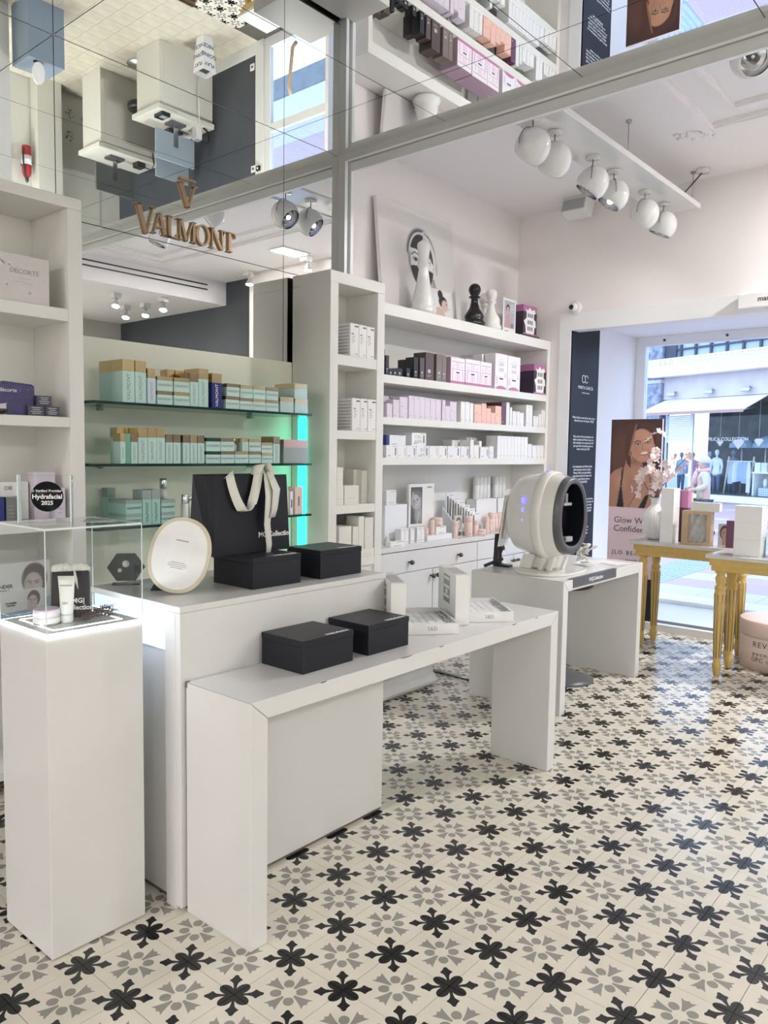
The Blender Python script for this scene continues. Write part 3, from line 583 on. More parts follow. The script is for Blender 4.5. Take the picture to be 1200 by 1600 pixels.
for i, (x, y, z) in enumerate(((3.62, -3.1, 3.29), (4.15, -3.75, 3.29), (4.22, -3.4, 3.29), (4.12, -2.85, 3.29))):
    small_spot('small_spotlight', '%s small chrome spotlight from the left on the dropped ceiling, seen in the mirror' % ORD[i], (x, y, z), (-0.3, 0.3, -1), 'small spotlights on the dropped ceiling')
small_spot('small_spotlight', 'small chrome spotlight on a white block reflected right of the ceiling light', (4.6, -0.78, HF), (-0.1, 0.1, -1), 'small spotlights on the high ceiling')
small_spot('small_spotlight', 'small chrome spotlight on a white block reflected beside the dark wall', (4.70, -1.9, HF), (-0.1, 0.1, -1), 'small spotlights on the high ceiling')
t = thing('recessed_light', 'square recessed twin ceiling light of the front room, seen in the mirror', 'ceiling light', (4.33, -0.76, HF))
b = MB()
for (a, c, d, e) in ((-0.2, 0.2, -0.12, -0.1), (-0.2, 0.2, 0.1, 0.12), (-0.2, -0.18, -0.1, 0.1), (0.18, 0.2, -0.1, 0.1), (-0.01, 0.01, -0.1, 0.1)): b.box(4.33+a, 4.33+c, -0.76+d, -0.76+e, HF-0.015, HF-0.0006)
b.build('frame', 'lacquer', t); b = MB(); b.box(4.15, 4.32, -0.86, -0.66, HF-0.008, HF-0.002); b.box(4.34, 4.51, -0.86, -0.66, HF-0.008, HF-0.002); b.build('diffuser', 'lamp_emit', t)
# loudspeaker at the ceiling, dome camera, door sensor
t = thing('loudspeaker', 'small white box loudspeaker hung under the ceiling by the street wall', 'loudspeaker', (4.58, 2.07, 3.40))
b = MB(); b.M = Matrix.Translation((4.60, 2.07, 3.50)) @ Matrix.Rotation(0.35, 4, 'Y'); b.cbox((0, 0, 0), (0.14, 0.23, 0.15)); b.build('box', 'globe_white', t, 0.012)
b = MB(); b.M = Matrix.Translation((4.60, 2.07, 3.50)) @ Matrix.Rotation(0.35, 4, 'Y'); b.cbox((-0.072, 0, -0.015), (0.004, 0.20, 0.10)); b.build('grille', 'profile_grey', t, 0.001)
b = MB(); b.tube([(4.60, 1.99, 3.555), (4.60, 1.99, HF-0.0006)], 0.006, 6); b.tube([(4.60, 2.15, 3.555), (4.60, 2.15, HF-0.0006)], 0.006, 6); b.build('bracket', 'steel', t); MB().tube([(4.64, 2.0, HF-0.001), (4.62, 2.06, 3.575), (4.62, 2.12, 3.58), (4.60, 2.13, 3.56)], 0.005, 6).build('cable', 'rubber', t)
t = thing('security_camera', 'white dome security camera on the wall above the window trim', 'camera', (4.787, 2.15, 2.65))
MB().lathe([(0.062, 4.799), (0.062, 4.78), (0.052, 4.768), (0.042, 4.765)], (0, 2.155, 2.70), 22, axis='x').build('ring', 'globe_white', t)
MB().lathe([(0.041, 4.766), (0.037, 4.75), (0.022, 4.735), (0.002, 4.731)], (0, 2.155, 2.70), 20, axis='x').build('dome', 'globe_white', t); MB().lathe([(0.022, 4.742), (0.02, 4.728), (0.002, 4.726)], (0, 2.165, 2.70), 16, axis='x').build('lens', 'black_gloss', t)
t = thing('door_sensor', 'white door operator box marked manusa above the window opening', 'door sensor', (4.77, 0.45, 2.53))
B(4.72, 4.786, -0.2, 0.77, 2.532, 2.645).build('housing', 'card_white', t, 0.006); text('manusa', 0.052, 'dark_print', t, frame((4.7195, 0.55, 2.595), (0, -1, 0), (0, 0, 1)), bold=0.0012); MB().lathe([(0.022, 4.7199), (0.022, 4.7185)], (0, 0.42, 2.597), 14, axis='x').build('logo', 'dark_print', t)
# ================================================================ painted flat prints (vertex colour on a thin board)
def vcol_mat():
    m = bpy.data.materials.new('print_ink'); m.use_nodes = True; nt = m.node_tree; a = nt.nodes.new('ShaderNodeAttribute'); a.attribute_name = 'ink'
    nt.links.new(a.outputs['Color'], nt.nodes['Principled BSDF'].inputs['Base Color']); nt.nodes['Principled BSDF'].inputs['Roughness'].default_value = 0.35; MAT['print_ink'] = m
vcol_mat()
class Paint:
    def __init__(s, asp, n=110):
        s.asp = asp; s.nx = int(n*min(1, asp)); s.ny = int(n/max(asp, 1e-3)*min(1, asp)); s.nx = max(s.nx, 8); s.ny = max(s.ny, 8)
        u, v = np.meshgrid(np.linspace(0, 1, s.nx+1), np.linspace(0, 1, s.ny+1)); s.u = u; s.v = v/ (1.0)
        s.x = u*asp; s.y = v; s.c = np.ones(u.shape+(3,))*0.8
    def fill(s, col): s.c[:] = col
    def grad(s, c0, c1): s.c[:] = np.array(c0)*(1-s.v[..., None])+np.array(c1)*s.v[..., None]
    def blend(s, a, col): a = np.clip(a, 0, 1)[..., None]; s.c = s.c*(1-a)+np.array(col)*a
    def ell(s, cx, cy, rx, ry, col, rot=0, soft=0.12, op=1):
        c, q = math.cos(rot), math.sin(rot); dx, dy = s.x-cx, s.y-cy; a = (dx*c+dy*q)/rx; b = (-dx*q+dy*c)/ry
        s.blend(op*np.clip((1-np.sqrt(a*a+b*b))/soft, 0, 1), col)
    def pol(s, pts, col, op=1):
        ins = np.zeros(s.x.shape, bool); n = len(pts)
        for i in range(n):
            (x0, y0), (x1, y1) = pts[i], pts[(i+1) % n]
            if y0 == y1: continue
            cr = ((s.y < y0) != (s.y < y1)) & (s.x < (x1-x0)*(s.y-y0)/(y1-y0)+x0); ins ^= cr
        s.blend(op*ins.astype(float), col)
    def line(s, pts, w, col, op=1):
        d = np.full(s.x.shape, 9.0)
        for (x0, y0), (x1, y1) in zip(pts[:-1], pts[1:]):
            L = max((x1-x0)**2+(y1-y0)**2, 1e-9); t = np.clip(((s.x-x0)*(x1-x0)+(s.y-y0)*(y1-y0))/L, 0, 1); d = np.minimum(d, np.hypot(s.x-x0-t*(x1-x0), s.y-y0-t*(y1-y0)))
        s.blend(op*np.clip((w-d)/(w*0.5)+0.3, 0, 1), col)
    def build(s, name, parent, M, w, h, mat_='print_ink'):
        vs = [(float(a)*w, float(b)*h, 0) for a, b in zip(s.u.ravel(), s.v.ravel())]; k = s.nx+1
        fs = [(j*k+i, j*k+i+1, (j+1)*k+i+1, (j+1)*k+i) for j in range(s.ny) for i in range(s.nx)]
        me = bpy.data.meshes.new(name); me.from_pydata(vs, [], fs); me.materials.append(MAT[mat_])
        at = me.color_attributes.new('ink', 'FLOAT_COLOR', 'POINT'); c = np.concatenate([s.c, np.ones(s.c.shape[:2]+(1,))], 2).astype(np.float32); at.data.foreach_set('color', c.ravel())
        o = bpy.data.objects.new(name, me); COL.objects.link(o); o.parent = parent; o.matrix_basis = Matrix.Translation(-wloc(parent)) @ cam_scaled_m(M)
        return o
def face(p, cx, cy, s, skin, hair, tilt=0.0, turn=0.0, smile=True, lips=None, hairline=True, dark=None, mask=None):
    # a plain generic face: s = half height of the head
    dk = np.array(dark if dark is not None else [c*0.55 for c in skin]); sk = np.array(skin); c, q = math.cos(tilt), math.sin(tilt)
    def P(a, b): return cx+s*(a*c-b*q), cy+s*(a*q+b*c)
    p.ell(*P(0, 0), 0.76*s, 1.0*s, skin, tilt, 0.08)
    p.ell(*P(-0.45+turn*0.2, -0.1), 0.36*s, 0.8*s, dk, tilt, 0.9, 0.45); p.ell(*P(0.1+turn, 0.45), 0.5*s, 0.35*s, sk*1.18, tilt, 0.9, 0.5); p.ell(*P(0.3+turn, -0.1), 0.22*s, 0.22*s, sk*1.2, tilt, 0.9, 0.5)
    if mask is not None:
        p.ell(*P(0.05, 0.5), 0.62*s, 0.42*s, mask, tilt, 0.15); p.ell(*P(0.05, -0.5), 0.6*s, 0.40*s, mask, tilt, 0.15)
    for ex in (-0.32, 0.32):
        x = ex*0.9+turn*0.35
        p.ell(*P(x, 0.10), 0.17*s, 0.075*s, dk*0.7, tilt, 0.5); p.ell(*P(x, 0.09), 0.14*s, 0.05*s, (0.75, 0.73, 0.72), tilt, 0.4, 0.8); p.ell(*P(x+turn*0.06, 0.09), 0.055*s, 0.058*s, (0.02, 0.015, 0.015), tilt, 0.3)
        p.line([P(x-0.19, 0.25), P(x, 0.31), P(x+0.19, 0.25)], 0.035*s, dk*0.35); p.line([P(x-0.17, 0.13), P(x, 0.17), P(x+0.17, 0.12)], 0.022*s, (0.03, 0.02, 0.02))
    p.line([P(turn*0.5-0.06, 0.08), P(turn*0.55-0.1, -0.2), P(turn*0.55+0.06, -0.24)], 0.03*s, dk*0.9, 0.7); p.ell(*P(turn*0.6, -0.2), 0.1*s, 0.07*s, sk*1.15, tilt, 0.8, 0.6)
    lc = lips if lips is not None else (0.45, 0.14, 0.13)
    if smile: p.ell(*P(turn*0.5, -0.47), 0.30*s, 0.13*s, lc, tilt, 0.25); p.ell(*P(turn*0.5, -0.445), 0.245*s, 0.075*s, (0.86, 0.84, 0.82), tilt, 0.25)
    else: p.ell(*P(turn*0.5, -0.5), 0.2*s, 0.085*s, lc, tilt, 0.3); p.line([P(turn*0.5-0.18, -0.5), P(turn*0.5+0.18, -0.5)], 0.014*s, dk*0.4)

# ================================================================ boxed products
def plate(b, x0, x1, z0, z1, m=0): b.box(x0, x1, -0.0006, 0.0, z0, z1, m); return b
def lines(b, x, z, w, n, gap, th, m=0):
    for i in range(n): plate(b, x, x+w*(1-0.25*(i % 2)), z-i*gap, z-i*gap+th, m)
    return b
NAMEK = {'black': 'black box', 'brown': 'brown box', 'taupe': 'taupe box', 'pinkhouse': 'pink house-print gift box', 'whitehouse': 'tall white house-print gift box', 'plumhouse': 'dark plum house-print gift box',
 'lilac': 'pale lilac carton', 'white': 'plain white carton', 'peach': 'peach carton', 'plum': 'dark plum carton', 'mark_black': 'low carton with black bar', 'mark_grey': 'low carton with grey bar', 'mark_dark': 'low carton with dark bar',
 'azelac': 'low pale carton printed AZELAC', 'collagen': 'white carton printed COLLAGEN', 'bluewhite': 'white carton with a blue side', 'ampoule': 'white box with a black tab', 'cream': 'off-white carton',
 'valmont': 'tall mint box with gold top', 'valmont_ice': 'pale blue box with gold top', 'valmont_low': 'small mint box with gold top', 'valmont_blue': 'royal blue box with gold top', 'valmont_green': 'bright mint green box', 'valmont_dark': 'small mint box with dark green top', 'valmont_wrap': 'film-wrapped mint and gold box', 'valmont_rose': 'wide film-wrapped rose gold box', 'valmont_sea': 'sea green box', 'valmont_seatall': 'tall sea green box'}
SHELFN = {'SHELF_A': 'the upper product shelf', 'SHELF_B': 'the middle product shelf', 'SHELF_C': 'the third product shelf', 'COL1': 'the top tower niche', 'COL2': 'the second tower niche', 'COL3': 'the third tower niche', 'COL4': 'the lowest tower niche', 'GLASS1': 'the top glass shelf', 'GLASS2': 'the middle glass shelf', 'GLASS3': 'the lowest glass shelf'}
_pm = {}
def product(kind, w, h, d, loc, label, group, rz=0.0):
    if CAM_SCALE is not None: w, h, d = w*CAM_SCALE[0], h*CAM_SCALE[0], d*CAM_SCALE[0]; loc = cam_scaled(loc)
    k = (kind, round(w, 3), round(h, 3), round(d, 3)); OB = []
    def part(name, b, mats, key):
        if (k, key) not in _pm: _pm[(k, key)] = b().mesh(name, mats)
        return _pm[(k, key)]
    bodym, topm, fr = 'card_white', None, 0.27
    V = kind.startswith('valmont')
    if V:
        bodym = {'valmont_ice': 'ice_mint', 'valmont_blue': 'royal_blue', 'valmont_green': 'green_leaf', 'valmont_sea': 'sea_mint', 'valmont_seatall': 'sea_mint', 'valmont_rose': 'sea_grey'}.get(kind, 'mint')
        topm = {'valmont_dark': 'dark_green_foil', 'valmont_rose': 'rose_foil', 'valmont_sea': 'sea_grey', 'valmont_seatall': 'sea_grey', 'valmont_green': 'green_leaf'}.get(kind, 'gold_foil' if R.random() < 0.55 else 'bronze_foil')
        fr = 0.33 if kind in ('valmont_wrap', 'valmont_rose') else 0.27
    else: bodym = {'black': 'black', 'brown': 'brown_card', 'taupe': 'taupe_card', 'pinkhouse': 'house_side', 'whitehouse': 'house_white', 'plumhouse': 'house_dark', 'lilac': 'card_lilac', 'peach': 'card_peach', 'plum': 'plum', 'cream': 'card_cream', 'bluewhite': 'card_cool', 'azelac': 'card_cool', 'mark_dark': 'card_cool'}.get(kind, 'card_white')
    if kind == 'plumhouse': topm, fr = 'plum_pink', 0.22
    hb = h*(1-fr) if topm else h
    name = 'gift_box' if 'house' in kind else 'product_box'
    me = part(name, lambda: MB().box(-w/2, w/2, 0, d, 0, hb-(0.0003 if topm else 0)), bodym, 'b'+bodym)
    o = bpy.data.objects.new(name, me); COL.objects.link(o); o.location = loc; o.rotation_euler.z = rz; tag(o, label, 'box', group)
    def child(nm, m2):
        c = bpy.data.objects.new(nm, m2); COL.objects.link(c); c.parent = o; return c
    if topm: child('box_top', part('box_top', lambda: MB().box(-w/2, w/2, 0, d, hb, h), topm, 't'+topm))
    if V:
        tm_ = {'valmont_blue': 'white_print', 'valmont_sea': 'dark_print', 'valmont_seatall': 'dark_print'}.get(kind, 'grey_print')
        if kind in ('valmont_wrap', 'valmont_rose'):
            child('film', part('film', lambda: MB().box(-w/2-0.0015, w/2+0.0015, -0.0015, d+0.0015, 0, h+0.0015), 'wrap_film', 'film'))
        elif hb > w*1.3: child('lettering', text_mesh('VALMONT', min(w*0.42, hb*0.19), tm_)).matrix_basis = frame((0, -0.0005, hb*0.5), (0, 0, 1), (-1, 0, 0))
        else: child('lettering', text_mesh('VALMONT', min(w*0.2, hb*0.4), tm_)).matrix_basis = frame((0, -0.0005, hb*0.55), (1, 0, 0), (0, 0, 1))
    elif kind in ('black', 'brown', 'taupe'):
        child('print', part('print', lambda: lines(plate(MB(), -w*0.2, w*0.12, h*0.26, h*0.26+w*0.26), -w*0.28, h*0.17, w*0.5, 2, h*0.05, h*0.012), 'light_print', 'p'))
    elif kind == 'pinkhouse':
        def pb():
            b = MB(); plate(b, -w*0.49, w*0.49, h*0.10, h*0.985, 0); plate(b, -w*0.49, w*0.49, 0.002, h*0.10, 2)
            for m_, y_ in ((1, -0.0008),):
                for cx, z0, z1, hw in ((-0.36, 0.12, 0.5, 0.05), (0.36, 0.12, 0.5, 0.05), (-0.1, 0.55, 0.8, 0.02), (0.0, 0.55, 0.8, 0.02), (0.1, 0.55, 0.8, 0.02), (-0.3, 0.52, 0.72, 0.03), (0.3, 0.52, 0.72, 0.03), (-0.13, 0.14, 0.36, 0.03), (0.0, 0.12, 0.38, 0.05), (0.13, 0.14, 0.36, 0.03)): b.box(w*(cx-hw), w*(cx+hw), -0.001, -0.0006, h*z0, h*z1, 1)
                b.box(-w*0.42, w*0.42, -0.001, -0.0006, h*0.82, h*0.84, 2); b.box(-w*0.44, w*0.44, -0.001, -0.0006, h*0.53, h*0.545, 2); b.box(-w*0.12, w*0.12, -0.0012, -0.0006, h*0.40, h*0.45, 3)
            return b
        child('print', part('print', pb, ['house_white', 'house_pink', 'house_rose', 'house_dark'], 'p'))
    elif kind == 'whitehouse':
        def pb():
            b = MB(); b.prism([(-w*0.46, 0.002), (w*0.46, 0.002), (w*0.34, h*0.07), (w*0.12, h*0.10), (-w*0.12, h*0.10), (-w*0.34, h*0.07)], -0.0006, 0, 'xz', 2)
            for cx, z0, z1, hw in ((-0.13, 0.66, 0.74, 0.035), (0.0, 0.66, 0.75, 0.035), (0.13, 0.66, 0.74, 0.035), (-0.13, 0.5, 0.6, 0.035), (0, 0.5, 0.6, 0.035), (0.13, 0.5, 0.6, 0.035)): plate(b, w*(cx-hw), w*(cx+hw), h*z0, h*z1, 0)
            plate(b, -w*0.32, w*0.32, h*0.775, h*0.785, 0); plate(b, -w*0.49, w*0.49, h*0.355, h*0.362, 0); plate(b, -w*0.42, -w*0.28, h*0.15, h*0.33, 1); plate(b, w*0.3, w*0.4, h*0.36, h*0.48, 1); plate(b, -w*0.14, w*0.16, h*0.28, h*0.32, 3); plate(b, -w*0.1, w*0.1, h*0.84, h*0.85, 0)
            return b
        child('print', part('print', pb, ['light_print', 'house_pink', 'house_rose', 'house_dark'], 'p'))
    elif kind == 'plumhouse':
        def pb():
            b = MB(); b.prism([(-w*.3, h*.06), (w*.3, h*.06), (w*.34, h*.3), (w*.44, h*.3), (w*.4, h*.52), (w*.28, h*.56), (w*.28, h*.74), (w*.4, h*.78), (w*.3, h*.9), (w*.12, h*.84), (-w*.05, h*.93), (-w*.18, h*.82), (-w*.34, h*.86), (-w*.26, h*.72), (-w*.28, h*.56), (-w*.46, h*.46), (-w*.34, h*.3)], -0.0008, 0, 'xz', 0)
            for zr in (0.16, 0.37, 0.6):
                for cx in (-0.14, 0.0, 0.14): b.box(w*(cx-0.035), w*(cx+0.035), -0.0012, -0.0008, h*zr, h*(zr+0.13), 1)
            plate(b, -w*.49, w*.49, 0.001, h*.06, 2); return b
        child('print', part('print', pb, ['white_print', 'house_dark', 'house_rose'], 'p'))
    elif kind in ('lilac', 'white', 'peach', 'plum', 'bluewhite'):
        pm = 'light_print' if kind == 'plum' else 'grey_print'
        child('print', part('print', lambda: lines(lines(MB(), w*0.08, h*0.90, w*0.32, 1, 0, max(0.0016, h*0.012)), -w*0.36, h*0.13, w*0.34, 2, 0.005, 0.0018), pm, 'p'))
        if kind == 'bluewhite': child('side', part('side', lambda: MB().box(-w/2-0.03, -w/2-0.0003, 0.004, d, 0, h), 'navy', 's'))
    elif kind.startswith('mark') or kind in ('azelac', 'collagen'):
        pm = {'mark_black': 'black', 'mark_grey': 'light_print'}.get(kind, 'dark_print')
        child('print', part('print', lambda: lines(lines(plate(MB(), w*0.30, w*0.37, h*0.2, h*0.80), w*0.1, h*0.9, w*0.25, 1, 0, 0.002), -w*0.36, h*0.18, w*0.26, 2, 0.005, 0.0018), pm, 'p'))
        if kind == 'azelac': child('lettering', text_mesh('AZE\nLAC', 0.036, 'light_print')).matrix_basis = frame((0.005, -0.0005, h*0.46), (1, 0, 0), (0, 0, 1))
        if kind == 'collagen': child('lettering', text_mesh('COLL\nAGEN', 0.034, 'light_print')).matrix_basis = frame((-0.008, -0.0005, h*0.5), (1, 0, 0), (0, 0, 1))
    elif kind == 'ampoule':
        def pb():
            b = MB(); plate(b, w*0.0, w*0.46, h*0.90, h*0.935, 0); lines(b, -w*0.32, h*0.6, w*0.4, 4, 0.011, 0.0028, 1); plate(b, -w*0.36, -w*0.05, h*0.66, h*0.70, 1); lines(b, w*0.1, h*0.06, w*0.3, 1, 0, 0.004, 1)
            for i in range(9): b.box(-w/2-0.0005, -w/2, 0.012, d-0.012, h*(0.08+0.1*i), h*(0.08+0.1*i+0.055), 2)
            return b
        child('print', part('print', pb, ['black', 'grey_print', 'light_print'], 'p'))
    elif kind == 'cream':
        child('print', part('print', lambda: lines(MB(), -w*0.28, h*0.34, w*0.55, 1, 0, 0.002), 'light_print', 'p'))
    return o
PRODUCTS = {
 'SHELF_A': [
  (2.043, 2.082, 1.975, 1.878, 0.039, 0.05, 'black'),
  (2.085, 2.127, 1.975, 1.878, 0.043, 0.05, 'black'),
  (2.128, 2.174, 1.975, 1.878, 0.048, 0.05, 'black'),
  (2.215, 2.252, 1.975, 1.878, 0.057, 0.06, 'black'),
  (2.286, 2.336, 2.045, 1.878, 0.12, 0.06, 'black'),
  (2.29, 2.332, 1.975, 1.878, 0.132, 0.09, 'black'),
  (2.352, 2.398, 1.975, 1.878, 0.135, 0.08, 'brown'),
  (2.41, 2.496, 1.975, 1.878, 0.175, 0.1, 'brown'),
  (2.527, 2.588, 1.975, 1.878, 0.177, 0.08, 'taupe'),
  (2.591, 2.634, 1.975, 1.878, 0.176, 0.07, 'taupe'),
  (2.686, 2.852, 1.975, 1.878, 0.175, 0.14, 'pinkhouse'),
  (2.857, 3.04, 1.975, 1.878, 0.179, 0.14, 'pinkhouse'),
  (3.023, 3.187, 1.975, 1.878, 0.178, 0.14, 'pinkhouse'),
  (3.234, 3.4, 1.975, 1.878, 0.256, 0.09, 'whitehouse'),
  (3.405, 3.581, 1.975, 1.878, 0.254, 0.09, 'whitehouse'),
  (3.789, 3.981, 1.975, 1.878, 0.23, 0.1, 'plumhouse'),
 ],
 'SHELF_B': [
  (2.033, 2.084, 1.975, 1.622, 0.083, 0.06, 'lilac'),
  (2.091, 2.151, 1.975, 1.622, 0.11, 0.06, 'lilac'),
  (2.157, 2.235, 1.975, 1.622, 0.065, 0.06, 'lilac'),
  (2.155, 2.233, 1.975, 1.697, 0.066, 0.06, 'lilac'),
  (2.244, 2.298, 1.975, 1.622, 0.144, 0.1, 'lilac'),
  (2.299, 2.354, 1.975, 1.622, 0.143, 0.1, 'lilac'),
  (2.355, 2.41, 1.975, 1.622, 0.142, 0.1, 'lilac'),
  (2.412, 2.468, 1.975, 1.622, 0.14, 0.1, 'lilac'),
  (2.47, 2.527, 1.975, 1.622, 0.139, 0.1, 'lilac'),
  (2.529, 2.587, 1.975, 1.622, 0.137, 0.1, 'lilac'),
  (2.6, 2.635, 1.975, 1.622, 0.139, 0.08, 'lilac'),
  (2.637, 2.688, 1.975, 1.622, 0.1, 0.06, 'lilac'),
  (2.69, 2.764, 1.975, 1.622, 0.065, 0.06, 'lilac'),
  (2.688, 2.762, 1.975, 1.692, 0.067, 0.06, 'lilac'),
  (2.815, 2.866, 1.975, 1.622, 0.14, 0.1, 'white'),
  (2.869, 2.922, 1.975, 1.622, 0.14, 0.1, 'white'),
  (2.926, 2.967, 1.975, 1.622, 0.134, 0.1, 'white'),
  (2.98, 3.07, 1.975, 1.622, 0.06, 0.07, 'peach'),
  (2.978, 3.067, 1.975, 1.684, 0.07, 0.07, 'peach'),
  (3.072, 3.133, 1.975, 1.622, 0.141, 0.07, 'peach'),
  (3.135, 3.191, 1.975, 1.622, 0.11, 0.07, 'peach'),
  (3.193, 3.251, 1.975, 1.622, 0.082, 0.07, 'peach'),
  (3.253, 3.335, 1.975, 1.622, 0.066, 0.07, 'peach'),
  (3.25, 3.332, 1.975, 1.689, 0.067, 0.07, 'peach'),
  (3.337, 3.394, 1.975, 1.622, 0.165, 0.14, 'plum'),
  (3.4, 3.443, 1.975, 1.622, 0.166, 0.08, 'white'),
  (3.452, 3.482, 1.975, 1.622, 0.133, 0.08, 'white'),
  (3.489, 3.548, 1.975, 1.622, 0.107, 0.08, 'white'),
  (3.553, 3.592, 1.975, 1.622, 0.107, 0.08, 'white'),
  (3.594, 3.653, 1.975, 1.622, 0.1, 0.08, 'white'),
  (3.688, 3.737, 1.975, 1.622, 0.164, 0.13, 'white'),
  (3.739, 3.783, 1.975, 1.622, 0.164, 0.13, 'white'),
  (3.8, 3.838, 1.975, 1.622, 0.084, 0.06, 'white'),
  (3.841, 3.876, 1.975, 1.622, 0.084, 0.06, 'white'),
  (3.882, 3.923, 1.975, 1.622, 0.102, 0.06, 'white'),
  (3.927, 3.961, 1.975, 1.622, 0.136, 0.09, 'white'),
  (3.964, 4.001, 1.975, 1.622, 0.136, 0.09, 'white'),
 ],
 'SHELF_C': [
  (2.032, 2.138, 1.975, 1.375, 0.077, 0.09, 'mark_black'),
  (2.141, 2.227, 1.975, 1.375, 0.077, 0.09, 'mark_grey'),
  (2.23, 2.324, 1.975, 1.375, 0.078, 0.09, 'mark_dark'),
  (2.328, 2.462, 1.975, 1.375, 0.078, 0.09, 'azelac'),
  (2.467, 2.564, 1.975, 1.375, 0.079, 0.09, 'mark_grey'),
  (2.567, 2.663, 1.975, 1.375, 0.08, 0.09, 'mark_black'),
  (2.671, 2.818, 1.975, 1.375, 0.081, 0.09, 'mark_dark'),
  (2.823, 2.922, 1.975, 1.375, 0.081, 0.09, 'mark_dark'),
  (2.062, 2.219, 1.975, 1.48, 0.062, 0.08, 'bluewhite'),
  (2.281, 2.43, 1.975, 1.48, 0.082, 0.09, 'collagen'),
  (2.939, 2.981, 1.975, 1.375, 0.127, 0.09, 'white'),
  (2.984, 3.047, 1.975, 1.375, 0.092, 0.08, 'white'),
  (3.11, 3.141, 2.015, 1.375, 0.123, 0.08, 'white'),
  (3.067, 3.173, 1.975, 1.375, 0.079, 0.09, 'mark_dark'),
  (3.184, 3.241, 1.975, 1.375, 0.039, 0.06, 'white'),
  (3.182, 3.239, 1.975, 1.433, 0.047, 0.06, 'white'),
  (3.291, 3.335, 1.975, 1.375, 0.165, 0.1, 'white'),
  (3.337, 3.381, 1.975, 1.375, 0.164, 0.1, 'white'),
  (3.383, 3.428, 1.975, 1.375, 0.164, 0.1, 'white'),
  (3.43, 3.476, 1.975, 1.375, 0.164, 0.1, 'white'),
  (3.478, 3.524, 1.975, 1.375, 0.164, 0.1, 'white'),
  (3.526, 3.573, 1.975, 1.375, 0.164, 0.1, 'white'),
  (3.575, 3.622, 1.975, 1.375, 0.164, 0.1, 'white'),
  (3.625, 3.673, 1.975, 1.375, 0.164, 0.1, 'white'),
  (3.675, 3.723, 1.975, 1.375, 0.164, 0.1, 'white'),
  (3.728, 3.789, 1.975, 1.375, 0.112, 0.06, 'white'),
  (3.798, 3.861, 1.975, 1.375, 0.103, 0.06, 'white'),
  (3.866, 3.918, 1.975, 1.375, 0.104, 0.06, 'white'),
  (3.92, 3.978, 1.975, 1.375, 0.104, 0.06, 'white'),
 ],
 'COL1': [
  (1.695, 1.767, 1.972, 1.958, 0.186, 0.12, 'ampoule'),
  (1.77, 1.834, 1.972, 1.958, 0.185, 0.12, 'ampoule'),
  (1.837, 1.904, 1.972, 1.958, 0.183, 0.12, 'ampoule'),
 ],
 'COL2': [
  (1.739, 1.807, 1.972, 1.53, 0.188, 0.14, 'ampoule'),
  (1.81, 1.87, 1.972, 1.53, 0.189, 0.14, 'ampoule'),
  (1.875, 1.948, 1.972, 1.53, 0.189, 0.14, 'ampoule'),
 ],
 'COL3': [
  (1.63, 1.736, 1.972, 1.099, 0.109, 0.1, 'cream'),
  (1.628, 1.731, 1.972, 1.234, 0.109, 0.1, 'cream'),
  (1.743, 1.867, 1.972, 1.099, 0.112, 0.1, 'cream'),
  (1.928, 1.998, 2.072, 1.099, 0.201, 0.1, 'cream'),
  (1.958, 2.011, 2.032, 1.099, 0.197, 0.1, 'cream'),
 ],
 'COL4': [
  (1.636, 1.74, 1.972, 0.78, 0.194, 0.1, 'cream'),
  (1.754, 1.802, 1.972, 0.84, 0.188, 0.1, 'cream'),
  (1.804, 1.851, 1.972, 0.84, 0.194, 0.1, 'cream'),
  (1.858, 1.934, 1.972, 0.84, 0.184, 0.1, 'cream'),
  (1.819, 1.945, 1.972, 0.78, 0.051, 0.12, 'cream'),
 ],
 'GLASS1': [
  (0.255, 0.314, 1.985, 1.612, 0.187, 0.2, 'valmont'),
  (0.317, 0.372, 1.985, 1.612, 0.187, 0.1, 'valmont'),
  (0.379, 0.421, 1.985, 1.612, 0.158, 0.1, 'valmont_ice'),
  (0.429, 0.511, 1.985, 1.612, 0.062, 0.1, 'valmont_low'),
  (0.429, 0.512, 1.985, 1.67, 0.065, 0.1, 'valmont_low'),
  (0.518, 0.605, 1.985, 1.612, 0.063, 0.1, 'valmont_low'),
  (0.518, 0.605, 1.985, 1.67, 0.065, 0.1, 'valmont_low'),
  (0.608, 0.654, 1.985, 1.612, 0.158, 0.08, 'valmont'),
  (0.656, 0.712, 1.985, 1.612, 0.182, 0.12, 'valmont'),
  (0.734, 0.793, 1.985, 1.612, 0.166, 0.08, 'valmont_blue'),
  (0.818, 0.902, 1.985, 1.612, 0.062, 0.1, 'valmont_low'),
  (0.824, 0.903, 1.985, 1.666, 0.062, 0.1, 'valmont_low'),
  (0.905, 0.99, 1.985, 1.612, 0.059, 0.1, 'valmont_low'),
  (0.908, 0.99, 1.985, 1.665, 0.064, 0.1, 'valmont_low'),
  (0.992, 1.073, 1.985, 1.612, 0.059, 0.1, 'valmont_low'),
  (0.993, 1.073, 1.985, 1.665, 0.064, 0.1, 'valmont_low'),
  (1.076, 1.163, 1.985, 1.612, 0.059, 0.1, 'valmont_low'),
  (1.078, 1.161, 1.985, 1.665, 0.064, 0.1, 'valmont_low'),
  (1.174, 1.27, 1.985, 1.612, 0.081, 0.1, 'valmont_wrap'),
  (1.279, 1.375, 1.985, 1.612, 0.076, 0.1, 'valmont_wrap'),
  (1.277, 1.369, 1.985, 1.682, 0.082, 0.16, 'valmont_wrap'),
 ],
 'GLASS2': [
  (0.241, 0.266, 1.985, 1.342, 0.133, 0.06, 'valmont'),
  (0.266, 0.291, 1.985, 1.342, 0.133, 0.06, 'valmont_green'),
  (0.293, 0.326, 1.985, 1.342, 0.132, 0.06, 'valmont'),
